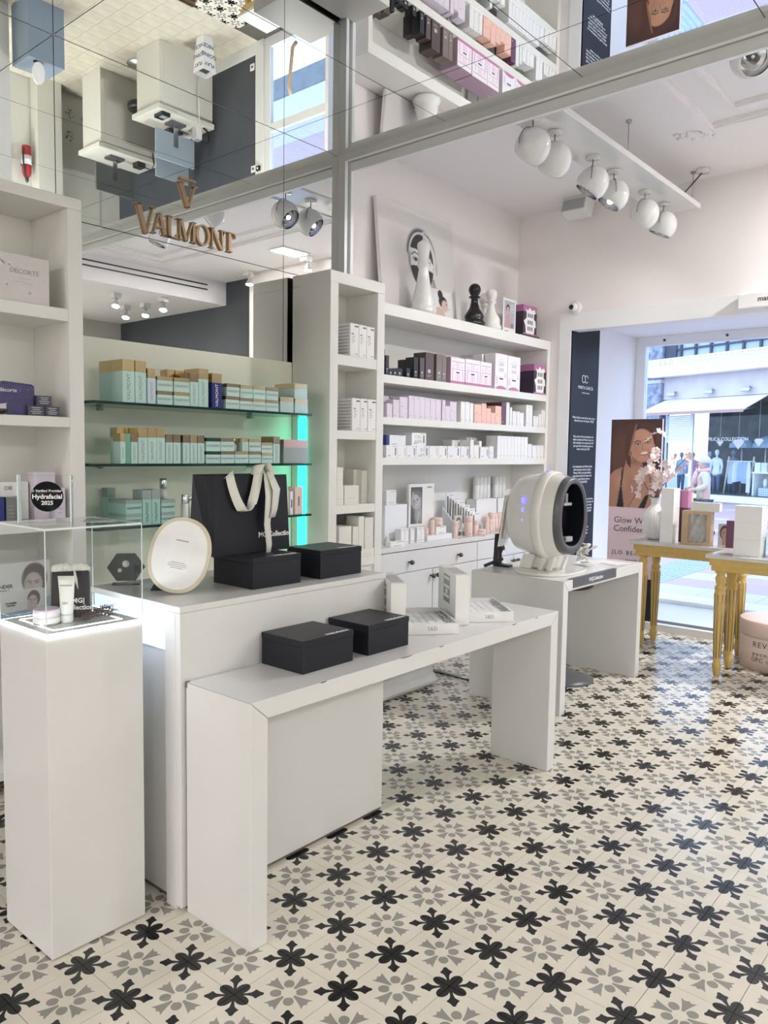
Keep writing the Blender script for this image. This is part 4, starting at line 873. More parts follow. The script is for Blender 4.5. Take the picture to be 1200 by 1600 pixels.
  (0.329, 0.377, 1.985, 1.342, 0.16, 0.1, 'valmont'),
  (0.379, 0.423, 1.985, 1.342, 0.162, 0.1, 'valmont'),
  (0.424, 0.468, 1.985, 1.342, 0.163, 0.1, 'valmont'),
  (0.472, 0.51, 1.985, 1.342, 0.134, 0.08, 'valmont'),
  (0.513, 0.553, 1.985, 1.342, 0.134, 0.08, 'valmont'),
  (0.566, 0.604, 1.985, 1.342, 0.134, 0.08, 'valmont'),
  (0.607, 0.647, 1.985, 1.342, 0.134, 0.08, 'valmont'),
  (0.65, 0.688, 1.985, 1.342, 0.134, 0.08, 'valmont'),
  (0.699, 0.784, 1.985, 1.342, 0.059, 0.1, 'valmont_dark'),
  (0.699, 0.784, 1.985, 1.394, 0.065, 0.1, 'valmont_dark'),
  (0.787, 0.87, 1.985, 1.342, 0.06, 0.1, 'valmont_low'),
  (0.787, 0.87, 1.985, 1.394, 0.064, 0.1, 'valmont_low'),
  (0.874, 0.961, 1.985, 1.342, 0.061, 0.1, 'valmont_low'),
  (0.922, 0.959, 1.985, 1.394, 0.065, 0.1, 'valmont_low'),
  (0.965, 1.044, 1.985, 1.342, 0.061, 0.1, 'valmont_low'),
  (0.964, 1.044, 1.985, 1.394, 0.062, 0.1, 'valmont_low'),
  (1.049, 1.124, 1.985, 1.342, 0.054, 0.1, 'valmont_low'),
  (1.049, 1.123, 1.985, 1.387, 0.053, 0.1, 'valmont_low'),
  (1.128, 1.173, 1.985, 1.342, 0.14, 0.1, 'valmont'),
  (1.201, 1.376, 1.985, 1.342, 0.126, 0.08, 'valmont_rose'),
 ],
 'GLASS3': [
  (0.265, 0.345, 1.985, 1.065, 0.053, 0.2, 'valmont_sea'),
  (0.266, 0.345, 1.985, 1.125, 0.062, 0.2, 'valmont_sea'),
  (0.348, 0.395, 1.985, 1.065, 0.158, 0.08, 'valmont_seatall'),
  (0.397, 0.441, 1.985, 1.065, 0.159, 0.08, 'valmont_seatall'),
  (0.446, 0.519, 1.985, 1.065, 0.053, 0.1, 'valmont_sea'),
  (0.446, 0.52, 1.985, 1.115, 0.057, 0.1, 'valmont_sea'),
 ],
}

# extra cartons that stand a row deeper
PRODUCTS['SHELF_A'] += [(3.21, 3.37, 2.075, 1.878, 0.253, 0.085, 'whitehouse'), (3.21, 3.37, 2.17, 1.878, 0.253, 0.085, 'whitehouse'), (3.815, 3.985, 2.085, 1.878, 0.23, 0.1, 'plumhouse')]
PRODUCTS['SHELF_B'] += [(2.08, 2.14, 2.05, 1.622, 0.135, 0.08, 'lilac'), (2.68, 2.72, 2.05, 1.622, 0.135, 0.06, 'lilac')]
PRODUCTS['SHELF_C'] += [(2.86, 2.90, 2.075, 1.375, 0.125, 0.08, 'white'), (2.905, 2.945, 2.075, 1.375, 0.125, 0.08, 'white'), (2.95, 2.99, 2.09, 1.375, 0.125, 0.08, 'white'), (3.09, 3.13, 2.11, 1.375, 0.15, 0.08, 'white'), (3.135, 3.175, 2.11, 1.375, 0.15, 0.08, 'white'), (3.18, 3.22, 2.11, 1.375, 0.15, 0.08, 'white')]
PRODUCTS['GLASS1'] += [(0.56, 0.60, 2.10, 1.612, 0.175, 0.06, 'valmont'), (0.605, 0.65, 2.10, 1.612, 0.175, 0.06, 'valmont')]
PRODUCTS['GLASS2'] += [(0.27, 0.305, 2.06, 1.342, 0.16, 0.06, 'valmont'), (0.308, 0.327, 2.06, 1.342, 0.16, 0.06, 'valmont')]
PRODUCTS['GLASS3'] += [(0.30, 0.34, 2.20, 1.064, 0.16, 0.05, 'valmont_seatall')]
PRODUCTS['SHELF_A'] += [(1.87, 1.925, 1.975, 1.878, 0.18, 0.08, 'brown'), (1.95, 2.005, 1.975, 1.878, 0.15, 0.08, 'brown'), (2.015, 2.045, 1.975, 1.878, 0.115, 0.05, 'black')]
LIM = {'SHELF_A': (1.855, 3.982), 'SHELF_B': (1.855, 3.982), 'SHELF_C': (1.855, 3.982)}
for sh, items in PRODUCTS.items():
    CAM_SCALE = SHELF_CAM_SCALE if sh.startswith('SHELF') else None
    base = {'SHELF_A': 1.878, 'SHELF_B': 1.622, 'SHELF_C': 1.375, 'COL1': 1.958, 'COL2': 1.53, 'COL3': 1.099, 'COL4': 0.78, 'GLASS1': 1.612, 'GLASS2': 1.342, 'GLASS3': 1.064}[sh]
    lo, hi = LIM.get(sh, (1.5975, 1.928) if sh.startswith('COL') else (0.12, 1.39))
    its = [list(i) for i in items]
    if sh.startswith('COL'):
        mxx = max(i[1] for i in its)
        if mxx > hi:
            for i in its: i[0] -= mxx-hi; i[1] -= mxx-hi
    for i in its:
        w = i[1]-i[0]
        if i[0] < lo: i[0] = lo
        if i[1] > hi: i[1] = hi
    floor_row = sorted([i for i in its if abs(i[3]-base) < 0.003], key=lambda i: (i[2], i[0]))
    for a in range(1, len(floor_row)):
        p_, c_ = floor_row[a-1], floor_row[a]
        if abs(p_[2]-c_[2]) < 0.03 and c_[0] < p_[1]+0.001: c_[0] = p_[1]+0.001
    for i in floor_row: i[3] = base
    done = list(floor_row)
    for f in floor_row:          # a carton directly behind another one keeps clear of it
        for g in floor_row:
            if g is not f and g[2] > f[2] and g[0] < f[1] and f[0] < g[1] and f[2]+f[5] > g[2]-0.001: f[5] = max(0.03, g[2]-0.001-f[2])
    for i in sorted([i for i in its if i not in floor_row], key=lambda i: i[3]):
        sup = [j for j in done if min(i[1], j[1])-max(i[0], j[0]) > 0.3*(i[1]-i[0]) and abs(j[2]-i[2]) < 0.03 and j[3]+j[4] < i[3]+0.05]
        i[3] = max([j[3]+j[4] for j in sup], default=base)+0.0003; done.append(i)
    split = []
    for i in done:
        if i[6] in ('valmont',) and i[5] >= 0.2:
            a = i[:]; a[5] = 0.097; b = i[:]; b[5] = 0.097; b[2] += 0.099; split += [a, b]
        elif i[6] == 'valmont_sea' and i[5] >= 0.2: i[5] = 0.15; split.append(i)
        else: split.append(i)
    split.sort(key=lambda i: (i[6], i[0], i[3]))
    cnt = {}; tot = {}
    for i in split: tot[i[6]] = tot.get(i[6], 0)+1
    for i in split:
        n = cnt.get(i[6], 0); cnt[i[6]] = n+1; nm = NAMEK[i[6]]
        lab = ('%s on %s' % (nm, SHELFN[sh])) if tot[i[6]] == 1 else ('%s %s from the left on %s' % (ORD[n], nm, SHELFN[sh]))
        product(i[6], round(i[1]-i[0]-0.0006, 4), i[4], i[5], ((i[0]+i[1])/2, i[2], i[3]+0.0005), lab, nm+'s on '+SHELFN[sh] if tot[i[6]] > 1 else None)
CAM_SCALE = None
# ================================================================ things on the counter, table and pedestal
def gift_carton(label, x0, x1, y0, y1, z, h=0.105, group='black gift cartons on counter and table'):
    t = thing('gift_carton', label, 'box', ((x0+x1)/2, (y0+y1)/2, z), group)
    B(x0, x1, y0, y1, z+0.0002, z+h*0.80).build('base', 'black_card', t, 0.0015); B(x0-0.0012, x1+0.0012, y0-0.0012, y1+0.0012, z+h*0.80+0.0004, z+h).build('lid', 'black_card', t, 0.0015)
    # the lid's skirt reaches down, so the carton reads as one dark block
    text('MG|Collection', 0.017, 'white_print', t, frame((x1-0.064, y0+0.013, z+h+0.0003), (1, 0, 0), (0, 1, 0)), bold=0.0004)
gift_carton('black gift carton under the paper bag on the sales counter', 0.058, 0.275, 0.872, 1.085, 0.9455)
gift_carton('black gift carton standing alone at the right end of the sales counter', 0.370, 0.590, 0.868, 1.045, 0.9455)
gift_carton('black gift carton on the low table, nearer to the camera', 0.026, 0.256, 0.598, 0.79, 0.7175)
gift_carton('black gift carton on the low table beside the open white sample trays', 0.335, 0.553, 0.600, 0.79, 0.7175)
# paper bag with ribbon handles
t = thing('paper_bag', 'black paper bag with off-white ribbon handles on a black carton', 'bag', (0.155, 1.05, 1.051))
x0, x1, y0, y1, z0, z1 = -0.020, 0.325, 0.985, 1.120, 1.0520, 1.325
b = MB(); ins = 0.012
b.add([(x0, y0, z0), (x1, y0, z0), (x1, y1, z0), (x0, y1, z0), (x0+ins, y0+0.006, z1), (x1-ins, y0+0.006, z1), (x1-ins, y1-0.006, z1), (x0+ins, y1-0.006, z1), (x0+ins+0.004, (y0+y1)/2, z1-0.004), (x1-ins-0.004, (y0+y1)/2, z1-0.004), (x0+0.022, (y0+y1)/2, z0+0.05), (x1-0.022, (y0+y1)/2, z0+0.05)],
      [(3, 2, 1, 0), (0, 1, 5, 4), (2, 3, 7, 6), (3, 0, 10), (0, 4, 8, 10), (7, 3, 10, 8), (1, 2, 11), (5, 1, 11, 9), (2, 6, 9, 11)])
b.build('bag_body', 'black_card', t)
text('MG|Collection', 0.026, 'white_print', t, frame((x1-0.072, y0-0.0015, z0+0.060), (1, 0, 0), (0, 0.0, 1)), bold=0.0006)
yr = y0-0.010
loop = []
for k in range(19):
    a = k/18; loop.append((0.040+0.130*a, yr-0.010*math.sin(math.pi*a), 1.325+0.006-0.140*math.sin(math.pi*a)**0.8+0.02*a))
b = MB(); b.band([(0.040, y0+0.012, 1.317)]+loop+[(0.172, y0+0.012, 1.335)], [(0.75, -0.2, 0.65)]*8+[(0.25, -0.9, 0.2)]*6+[(0.85, -0.3, -0.4)]*7, 0.034); b.build('handle_ribbon', 'ribbon', t)
b = MB(); b.band([(0.157, yr, 1.327), (0.167, yr-0.008, 1.360), (0.192, yr-0.01, 1.364), (0.214, yr-0.006, 1.337), (0.204, yr-0.012, 1.307)], (0.5, -0.85, 0.1), 0.036); b.build('bow', 'ribbon', t)
for tail in (((0.197, yr-0.008, 1.332), (0.204, yr-0.016, 1.252), (0.198, yr-0.012, 1.152), (0.204, yr-0.016, 1.077), (0.202, yr-0.012, 1.037)), ((0.207, yr-0.010, 1.337), (0.237, yr-0.016, 1.272), (0.230, yr-0.014, 1.202), (0.220, yr-0.014, 1.174))):
    b = MB(); b.band(list(tail), [(1, 0.2, 0.1)]*len(tail), [0.03, 0.042, 0.034, 0.030, 0.022][:len(tail)], 0.0016); b.build('ribbon_tail', 'ribbon', t)
# oval sign on an easel back
t = thing('oval_sign', 'oval white sign with a beige rim on an easel back', 'sign', (-0.11, 0.985, 0.9455))
n_ = Vector((-0.63, -0.72, 0.20)).normalized(); xa = Vector((0.72, -0.63, 0)).normalized(); ya = n_.cross(xa)*1.0
ya = (n_.cross(xa)); ya = ya if ya.z > 0 else -ya
rl = -0.20; xr = (xa*math.cos(rl)+ya*math.sin(rl)); yrr = (-xa*math.sin(rl)+ya*math.cos(rl)); c0 = Vector((-0.145, 0.995, 0.9455+0.124))
def oval(b, rx, ry, z0, z1, n=40, m=0, e=2.25):
    pts = []
    for i in range(n):
        a = 2*math.pi*i/n; c, s = math.cos(a), math.sin(a); pts.append((rx*math.copysign(abs(c)**(2/e), c), ry*math.copysign(abs(s)**(2/e), s)))
    b.M = frame(c0, xr, yrr); b.prism(pts, z0, z1, 'xy', m); return b
oval(MB(), 0.098, 0.124, -0.016, 0.0).build('rim', 'beige_rim', t, 0.002); oval(MB(), 0.086, 0.112, 0.0003, 0.002).build('face', 'card_white', t)
b = MB(); b.M = frame(c0, xr, yrr); b.box(-0.038, 0.038, -0.055, 0.062, 0.0022, 0.003); b.build('card', 'white_print', t)
b = MB(); b.M = frame(c0, xr, yrr)
for i, w in enumerate((0.022, 0.03, 0.03, 0.02)): b.box(-w, w, -0.026-0.006*i, -0.026-0.006*i+0.0018, 0.0031, 0.0035)
b.box(-0.02, 0.02, 0.045, 0.048, 0.0031, 0.0035); b.build('print', 'grey_print', t)
b = MB(); b.prism([(0.0, 0.0), (0.10, 0.0), (0.045, 0.10)], -0.002, 0.002, 'xz'); bb_ = MB(); bb_.M = Matrix.Translation((-0.190, 1.095, 0.9462)) @ Matrix.Rotation(-0.75, 4, 'Z') ; bb_.prism([(0.0, 0.0), (0.085, 0.0), (0.06, 0.11)], -0.002, 0.002, 'xz'); bb_.build('easel', 'black_card', t)
# smoked hexagon award
t = thing('hexagon_award', 'smoked acrylic hexagon award standing at the back of the counter', 'award', (-0.18, 1.262, 0.9455))
hx = []
for k in range(6): a = math.pi/3*k; hx.append((0.062*math.cos(a), 0.054*math.sin(a)))
b = MB(); b.M = frame((-0.178, 1.258, 0.9455+0.060), (0.80, -0.60, 0), (0, 0, 1)); b.prism(hx, -0.008, 0.008, 'xy'); b.build('hexagon', 'smoke_acrylic', t)
b = MB(); b.M = frame((-0.178, 1.258, 0.9455+0.060), (0.80, -0.60, 0), (0, 0, 1)); b.box(-0.045, 0.045, -0.060, -0.0545, -0.018, 0.018); b.build('foot', 'black_gloss', t)
b = MB(); b.M = frame((-0.178, 1.258, 0.9455+0.060), (0.80, -0.60, 0), (0, 0, 1)); b.lathe([(0.012, 0.0082), (0.012, 0.0088)], (0.0, 0.012, 0), 12); b.lathe([(0.007, 0.0082), (0.007, 0.0088)], (-0.02, -0.01, 0), 10); b.build('emblem', 'light_print', t)

# open sample trays with standing lids
def sample_tray(label, c, ang, lid_side):
    t = thing('sample_tray', label, 'box', (c[0], c[1], 0.7175), 'open white sample boxes'); M = Matrix.Translation((c[0], c[1], 0.7177)) @ Matrix.Rotation(ang, 4, 'Z')
    w, d, h, q = 0.204, 0.309, 0.042, 0.004
    for a, b_, e, f in ((-w/2, w/2, -d/2, -d/2+q), (-w/2, w/2, d/2-q, d/2), (-w/2, -w/2+q, -d/2+q, d/2-q), (w/2-q, w/2, -d/2+q, d/2-q)):
        m_ = MB(); m_.M = M; m_.box(a, b_, e, f, 0, h); m_.build('tray_wall', 'card_white', t)
    m_ = MB(); m_.M = M; m_.box(-w/2+q, w/2-q, -d/2+q, d/2-q, 0, 0.026); m_.build('tray_bed', 'card_cool', t)
    for i in range(5):
        for j in range(5):
            m_ = MB(); m_.M = M; x = -w/2+0.024+i*0.031; y = -d/2+0.045+j*0.050; m_.box(x-0.013, x+0.013, y-0.021, y+0.021, 0.0262, 0.032); m_.build('sachet', 'white_print', t)
    for i in range(7): m_ = MB(); m_.M = M; m_.lathe([(0.004, -0.012), (0.004, 0.012)], (w/2-0.020, -d/2+0.05+i*0.034, 0.033), 8, axis='x'); m_.build('vial', 'steel', t)
    m_ = MB(); m_.M = M; m_.lathe([(0.009, 0.026), (0.010, 0.034), (0.006, 0.036), (0.006, 0.046)], (-w/2+0.022, d/2-0.028, 0), 10); m_.build('vial_pump', 'chrome', t)
    o_ = text('S&D', 0.021, 'grey_print', t, M @ frame((0, -d/2-0.0005, h/2), (1, 0, 0), (0, 0, 1)))
    # lid standing on its long side
    L = frame((lid_side[0], lid_side[1], 0.7177), (-0.64, -0.77, 0), (0.77, -0.64, 0))
    m_ = MB(); m_.M = L; m_.box(-0.29, 0, 0, 0.058, 0, 0.205); m_.build('lid', 'card_white', t, 0.001)
    m_ = MB(); m_.M = L; m_.box(-0.195, -0.095, -0.0006, 0, 0.07, 0.185); m_.build('lid_label', 'grey_print', t); m_ = MB(); m_.M = L
    for z in (0.09, 0.13, 0.165): m_.box(-0.188, -0.102, -0.001, -0.0006, z, z+0.012)
    m_.box(-0.160, -0.130, -0.001, -0.0006, 0.107, 0.125); m_.build('lid_print', 'card_white', t); m_ = MB(); m_.M = L; m_.box(-0.20, -0.03, 0.004, 0.054, 0.2051, 0.2056); m_.build('lid_label', 'light_print', t)
sample_tray('open white sample tray beside the black cartons, its lid upright beside it', (0.842, 0.750), math.radians(-40.5), (0.585, 0.712))
sample_tray('open white sample tray nearest the right end of the low table', (1.187, 0.711), math.radians(-42), (0.928, 0.660))

# in and on the acrylic case
t = thing('small_paper_bag', 'small black paper bag printed MG Collection inside the acrylic case', 'bag', (-0.487, 1.047, 0.9128))
M = frame((-0.470, 1.045, 0.9130), (0.80, -0.60, 0), (-0.60, -0.80, 0)); M = Matrix.Translation((-0.487, 1.047, 0.9130)) @ Matrix.Rotation(-0.62, 4, 'Z')
b = MB(); b.M = M; b.add([(-0.055, -0.018, 0), (0.055, -0.018, 0), (0.055, 0.022, 0), (-0.055, 0.022, 0), (-0.050, -0.012, 0.135), (0.050, -0.012, 0.138), (0.050, 0.014, 0.138), (-0.050, 0.014, 0.135)], [(3, 2, 1, 0), (0, 1, 5, 4), (1, 2, 6, 5), (2, 3, 7, 6), (3, 0, 4, 7), (4, 5, 6, 7)]); b.build('bag_body', 'black_card', t)
text('MG|\nCollection', 0.020, 'white_print', t, M @ frame((0.022, -0.0195, 0.040), (1, 0, 0), (0, 0.04, 1)), bold=0.0006)
b = MB(); b.M = M
for k in range(7): x = -0.04+0.013*k; b.lathe([(0.012, 0.13), (0.016, 0.142), (0.012, 0.152), (0.003, 0.156)], (x, 0.002, 0.002*(k % 3)), 7)
b.build('tissue', 'ribbon', t); b = MB(); b.M = M; b.band([(0.012, -0.015, 0.142), (0.016, -0.022, 0.115), (0.022, -0.022, 0.085)], (1, 0, 0), [0.004, 0.009, 0.002]); b.build('handle', 'ribbon', t)
t = thing('cream_tube', 'white sunscreen tube standing on its cap in the acrylic case', 'tube', (-0.533, 0.985, 0.9128)); cx, cy = -0.533, 0.985
MB().lathe([(0.017, 0.9130), (0.0175, 0.918), (0.0175, 0.936), (0.016, 0.937)], (cx, cy, 0), 20).build('cap', 'globe_white', t)
b = MB(); M = Matrix.Translation((cx, cy, 0)) @ Matrix.Rotation(-0.72, 4, 'Z'); b.M = M; vs = []; fs = []; n = 20
for k, (rx, ry, z) in enumerate(((0.0165, 0.0165, 0.9375), (0.018, 0.017, 0.95), (0.020, 0.013, 0.99), (0.0225, 0.006, 1.03), (0.024, 0.0016, 1.046))):
    for i in range(n): q = 2*math.pi*i/n; vs.append((rx*math.cos(q), ry*math.sin(q), z))
for k in range(4):
    for i in range(n): fs.append((k*n+i, k*n+(i+1) % n, (k+1)*n+(i+1) % n, (k+1)*n+i))
fs.append(tuple(4*n+i for i in range(n))); b.add(vs, fs, 0, True); b.build('tube_body', 'cream_pot', t)
text('50+', 0.011, 'grey_print', t, M @ frame((0.0, -0.0163, 0.970), (1, 0, 0), (0, 0.2, 1))); text('mccosmetics', 0.0065, 'dark_print', t, M @ frame((0.0, -0.0078, 1.020), (1, 0, 0), (0, 0.2, 1)))
t = thing('cream_jar', 'round glass cream jar with a pale lid in the acrylic case', 'jar', (-0.565, 1.03, 0.9128)); cx, cy = -0.578, 1.012
MB().lathe([(0.036, 0.913), (0.037, 0.917), (0.037, 0.931), (0.034, 0.933)], (cx, cy, 0), 28).build('jar_body', 'cream_pot', t); MB().lathe([(0.0365, 0.9335), (0.0365, 0.953), (0.035, 0.955), (0.030, 0.9555)], (cx, cy, 0), 28).build('lid', 'card_lilac', t); MB().lathe([(0.0373, 0.9131), (0.0374, 0.9168)], (cx, cy, 0), 28).build('base_band', 'steel', t)
t = thing('feather_spray', 'dark brown feather spray lying in the acrylic case', 'feathers', (-0.44, 0.955, 0.9128))
for q in range(3):
    a0 = Vector((-0.530+0.02*q, 0.955+0.012*q, 0.920)); dr_ = Vector((0.80, -0.22+0.30*q, 0.03)).normalized(); L = 0.105+0.015*q
    sp = MB(); sp.tube([a0, a0+dr_*L*0.5+Vector((0, 0, 0.006)), a0+dr_*L], [0.0016, 0.0012, 0.0006], 5); st = sp.build('feather', 'feather', t); bl = MB(); sd = Vector((-dr_.y, dr_.x, 0))
    for k in range(46):
        u = k/45; p = a0+dr_*L*(0.08+0.92*u)+Vector((0, 0, 0.006*math.sin(math.pi*u)))
        for s in (-1, 1):
            e = p+sd*s*(0.020*(1-0.4*u)+R.uniform(-0.004, 0.004))+dr_*0.016+Vector((0, 0, R.uniform(-0.004, 0.012))); bl.band([p, (p+e)/2+Vector((0, 0, 0.003)), e], dr_, [0.0028, 0.0024, 0.0006], 0.0004)
    o = bl.build('barbs', 'feather', st); o['kind'] = 'stuff'
t = thing('award_block', 'clear acrylic block with a round black Hydrafacial 2025 sticker on the case', 'award', (-0.58, 0.965, 1.198))
M = Matrix.Translation((-0.560, 1.045, 1.1976)) @ Matrix.Rotation(-0.62, 4, 'Z') @ Matrix.Scale(1.28, 4)
b = MB(); b.M = M; b.box(-0.056, 0.056, -0.014, 0.014, 0, 0.105); b.build('block', 'acrylic', t)
for x in (-0.0555, 0.0535): b = MB(); b.M = M; b.box(x, x+0.002, -0.0152, 0.0152, 0.0, 0.1052); b.build('polished_edge', 'acrylic_edge', t)
b = MB(); b.M = M @ Matrix.Rotation(math.pi/2, 4, 'X'); b.lathe([(0.0335, 0.0143), (0.0335, 0.0150)], (0.006, 0.058, 0), 40); sk_ = b.build('sticker', 'sticker_black', t)
for s, sz, z in (('Verified Provider', 0.0078, 0.0705), ('Hydrafacial', 0.0140, 0.0575), ('2025', 0.0125, 0.0435)): text(s, sz, 'white_print', sk_, M @ frame((0.006+(0.003 if sz < 0.01 else 0), -0.0153, z), (1, 0, 0), (0, 0, 1)), bold=0.0003 if sz > 0.01 else 0.0001, ext=0.0001)
b = MB(); b.M = M @ Matrix.Rotation(math.pi/2, 4, 'X'); b.lathe([(0.0033, 0.0150), (0.0033, 0.0154)], (-0.0235, 0.0705, 0), 14); b.build('check_mark', 'screen', sk_)
o = MB().lathe([(0.048, 1.1974), (0.048, 1.1984)], (-0.425, 0.985, 0), 28).build('grey_disc', 'profile_grey'); tag(o, 'thin grey disc lying on the lid of the acrylic case', 'disc')  # thin disc for a grey oval patch on the lid

# ================================================================ left shelf unit
t = thing('gift_set', 'pale pink patterned gift box marked DECORTE on the upper left shelf', 'box', (-0.14, 2.05, 1.9752))
B(-0.33, -0.065, 1.99, 2.10, 1.9754, 2.16).build('box', 'decorte', t, 0.002)
text('DECORT\u00c9', 0.026, 'grey_print', t, frame((-0.165, 1.9895, 2.095), (1, 0, 0), (0, 0, 1))); b = MB()
for i, w in enumerate((0.05, 0.07)): b.box(-0.165-w/2, -0.165+w/2, 1.9894, 1.9899, 2.068-0.016*i, 2.071-0.016*i)
b.build('print', 'light_print', t); b = MB()
for q in range(9):
    cx, cz = R.uniform(-0.30, -0.09), R.choice((R.uniform(1.985, 2.05), R.uniform(2.115, 2.15)))
    for k in range(5): a = 2*math.pi*k/5; b.add([(cx+0.004*math.cos(a+1.2), 1.9897, cz+0.004*math.sin(a+1.2)), (cx+0.015*math.cos(a), 1.9897, cz+0.015*math.sin(a)), (cx+0.004*math.cos(a-1.2), 1.9897, cz+0.004*math.sin(a-1.2))], [(0, 1, 2)])
b.build('blossom_print', 'card_white', t)
t = thing('gift_set', 'indigo starry gift box on the middle left shelf', 'box', (-0.21, 2.03, 1.5352)); B(-0.34, -0.13, 2.00, 2.05, 1.5354, 1.655).build('box', 'indigo', t, 0.001)
b = MB()
for q in range(34): x, z = R.uniform(-0.335, -0.135), R.uniform(1.54, 1.65); b.lathe([(R.uniform(0.0006, 0.0016), 1.9996), (0.0004, 1.9992)], (x, 0, z), 6, axis='y')
b.build('star_print', 'white_print', t); text('d\u00e9corte', 0.022, 'white_print', t, frame((-0.235, 1.9993, 1.632), (1, 0, 0), (0, 0, 1)))
o = MB().prism([(-0.23, 1.5354), (-0.085, 1.5354), (-0.105, 1.665), (-0.22, 1.672)], 2.07, 2.10, 'xz').build('pouch', 'indigo'); tag(o, 'dark indigo pouch leaning behind the starry gift box', 'pouch')
t = thing('gift_bowl', 'black glass bowl with pale pink sachets on the middle left shelf', 'bowl', (-0.30, 1.985, 1.5352)); MB().lathe([(0.018, 1.5354), (0.026, 1.543), (0.030, 1.556)], (-0.275, 1.982, 0), 18).build('bowl', 'black_gloss', t)
for k in range(4): B(-0.297+0.011*k, -0.287+0.011*k, 1.975, 1.989, 1.5565, 1.575+0.003*(k % 2)).build('sachet', 'card_lilac', t)
for i, (x0, x1, z, lb) in enumerate(((-0.165, -0.098, 1.5354, 'dark slate carton at the bottom left of the small pile on the left shelf'), (-0.095, -0.035, 1.5354, 'dark slate carton at the bottom right of the small pile on the left shelf'), (-0.128, -0.068, 1.5763, 'dark slate carton on top of the small pile on the left shelf'))):
    t = thing('slate_carton', lb, 'box', ((x0+x1)/2, 2.02, z), 'dark slate cartons'); B(x0, x1, 1.982, 2.06 if i < 2 else 2.05, z, z+0.0405).build('box', 'slate_box', t, 0.0008)
    b = MB()
    for k, w in enumerate((0.6, 0.45, 0.7, 0.55)): q = (x1-x0)*w/2; b.box((x0+x1)/2-q, (x0+x1)/2+q, 1.9815, 1.982, z+0.031-0.0075*k, z+0.0335-0.0075*k)
    b.build('print', 'light_print', t)
for i, (x0, x1, y, z, h, m_, lb) in enumerate(((-0.36, -0.262, 1.99, 1.1122, 0.10, 'navy', 'navy blue carton on the lower left shelf'), (-0.258, -0.21, 1.985, 1.1122, 0.10, 'steel', 'grey metallic carton beside the navy one on the left shelf'), (-0.24, -0.13, 2.07, 1.1122, 0.155, 'card_white', 'white carton printed DIE behind the acrylic award block'), (-0.12, -0.03, 2.04, 1.1122, 0.195, 'card_lilac', 'pale lilac tall carton behind the acrylic award block'), (-0.055, -0.015, 1.985, 1.1122, 0.13, 'card_lilac_deep', 'deeper lilac carton behind the acrylic award block'))):
    t = thing('carton', lb, 'box', ((x0+x1)/2, y+0.03, z), 'cartons on the lower left shelf'); B(x0, x1 if x1 > x0 else x0+0.05, y, y+0.06 if i != 4 else y+0.05, z+0.0002, z+h).build('box', m_, t, 0.0008)
    b = MB(); w = x1-x0
    for k in range(4): b.box(x0+w*0.15, x0+w*(0.55+0.1*(k % 2)), y-0.0005, y, z+h*0.2+k*h*0.14, z+h*0.2+k*h*0.14+0.0025)
    b.build('print', 'grey_print' if i > 1 else 'light_print', t)
    if i == 2: text('DIE', 0.022, 'dark_print', t, frame(((x0+0.03), y-0.0006, z+h-0.025), (1, 0, 0), (0, 0, 1)))
def patch_box(label, x0, x1, y, z, h, blue, lean):
    t = thing('patch_box', label, 'box', ((x0+x1)/2, y, z), 'facial patch boxes'); w = x1-x0; p = Paint(w/h, 90); A = w/h
    p.grad((0.62, 0.63, 0.64), (0.75, 0.75, 0.75)); p.pol([(0, 0), (A, 0), (A, 0.30), (0, 0.20)], (0.28, 0.42, 0.56) if blue else (0.34, 0.47, 0.60))
    p.ell(A*0.76, 0.66, 0.26, 0.33, (0.16, 0.14, 0.14), soft=0.1); p.ell(A*0.74, 0.30, 0.13, 0.25, (0.52, 0.45, 0.42)); face(p, A*0.74, 0.56, 0.24, (0.56, 0.49, 0.46), (0.1, 0.1, 0.1), smile=False, lips=(0.42, 0.3, 0.3)); p.pol([(A*0.60, 0.2), (A*0.66, 0.2), (A*0.68, 0.6), (A*0.63, 0.62)], (0.55, 0.48, 0.45))
    B(x0, x1, y, y+0.035, z+0.0002, z+h).build('box', 'card_cool', t); p.build('print', t, frame((x0, y-0.0006, z), (1, 0, 0), (0, 0, 1)), w, h)
    text('SKIN CARE' if False else 'WONDER\nPATCH', h*0.095, 'dark_print', t, frame((x0+w*0.26, y-0.001, z+h*0.52), (1, 0, 0), (0, 0, 1)), bold=0.0004)
patch_box('white and blue WONDER PATCH box with a woman, behind the acrylic case', -0.345, -0.075, 2.01, 0.7302, 0.215, False, 0)
patch_box('smaller blue facial patch box in front of the WONDER PATCH box', -0.300, -0.115, 1.978, 0.7302, 0.105, True, 0)

# ================================================================ bottles on the lowest glass shelf and behind the bag
def bottle(name, label, cat, cx, cy, z, parts, group=None):
    t = thing(name, label, cat, (cx, cy, z), group)
    for nm, prof, m_ in parts: MB().lathe([(r, z+h) for r, h in prof], (cx, cy, 0), 20).build(nm, m_, t)
o = B(0.56, 0.70, 1.985, 2.10, 1.0643, 1.079).build('acrylic_riser', 'acrylic_edge'); tag(o, 'low clear riser under small bottles on the lowest glass shelf', 'riser')
bottle('serum_bottle', 'tall clear bottle with a long silver cap on the lowest glass shelf', 'bottle', 0.560, 2.14, 1.0643, [('body', [(0.019, 0), (0.019, 0.15), (0.016, 0.155)], 'glass_bottle'), ('cap', [(0.017, 0.1555), (0.018, 0.157), (0.018, 0.20), (0.016, 0.203)], 'silver')])
bottle('serum_bottle', 'white frosted bottle with a silver cap on the lowest glass shelf', 'bottle', 0.605, 2.03, 1.0793, [('body', [(0.015, 0), (0.017, 0.005), (0.017, 0.068), (0.013, 0.072)], 'cream_pot'), ('cap', [(0.0145, 0.0725), (0.0148, 0.075), (0.0148, 0.112), (0.013, 0.114)], 'silver')])
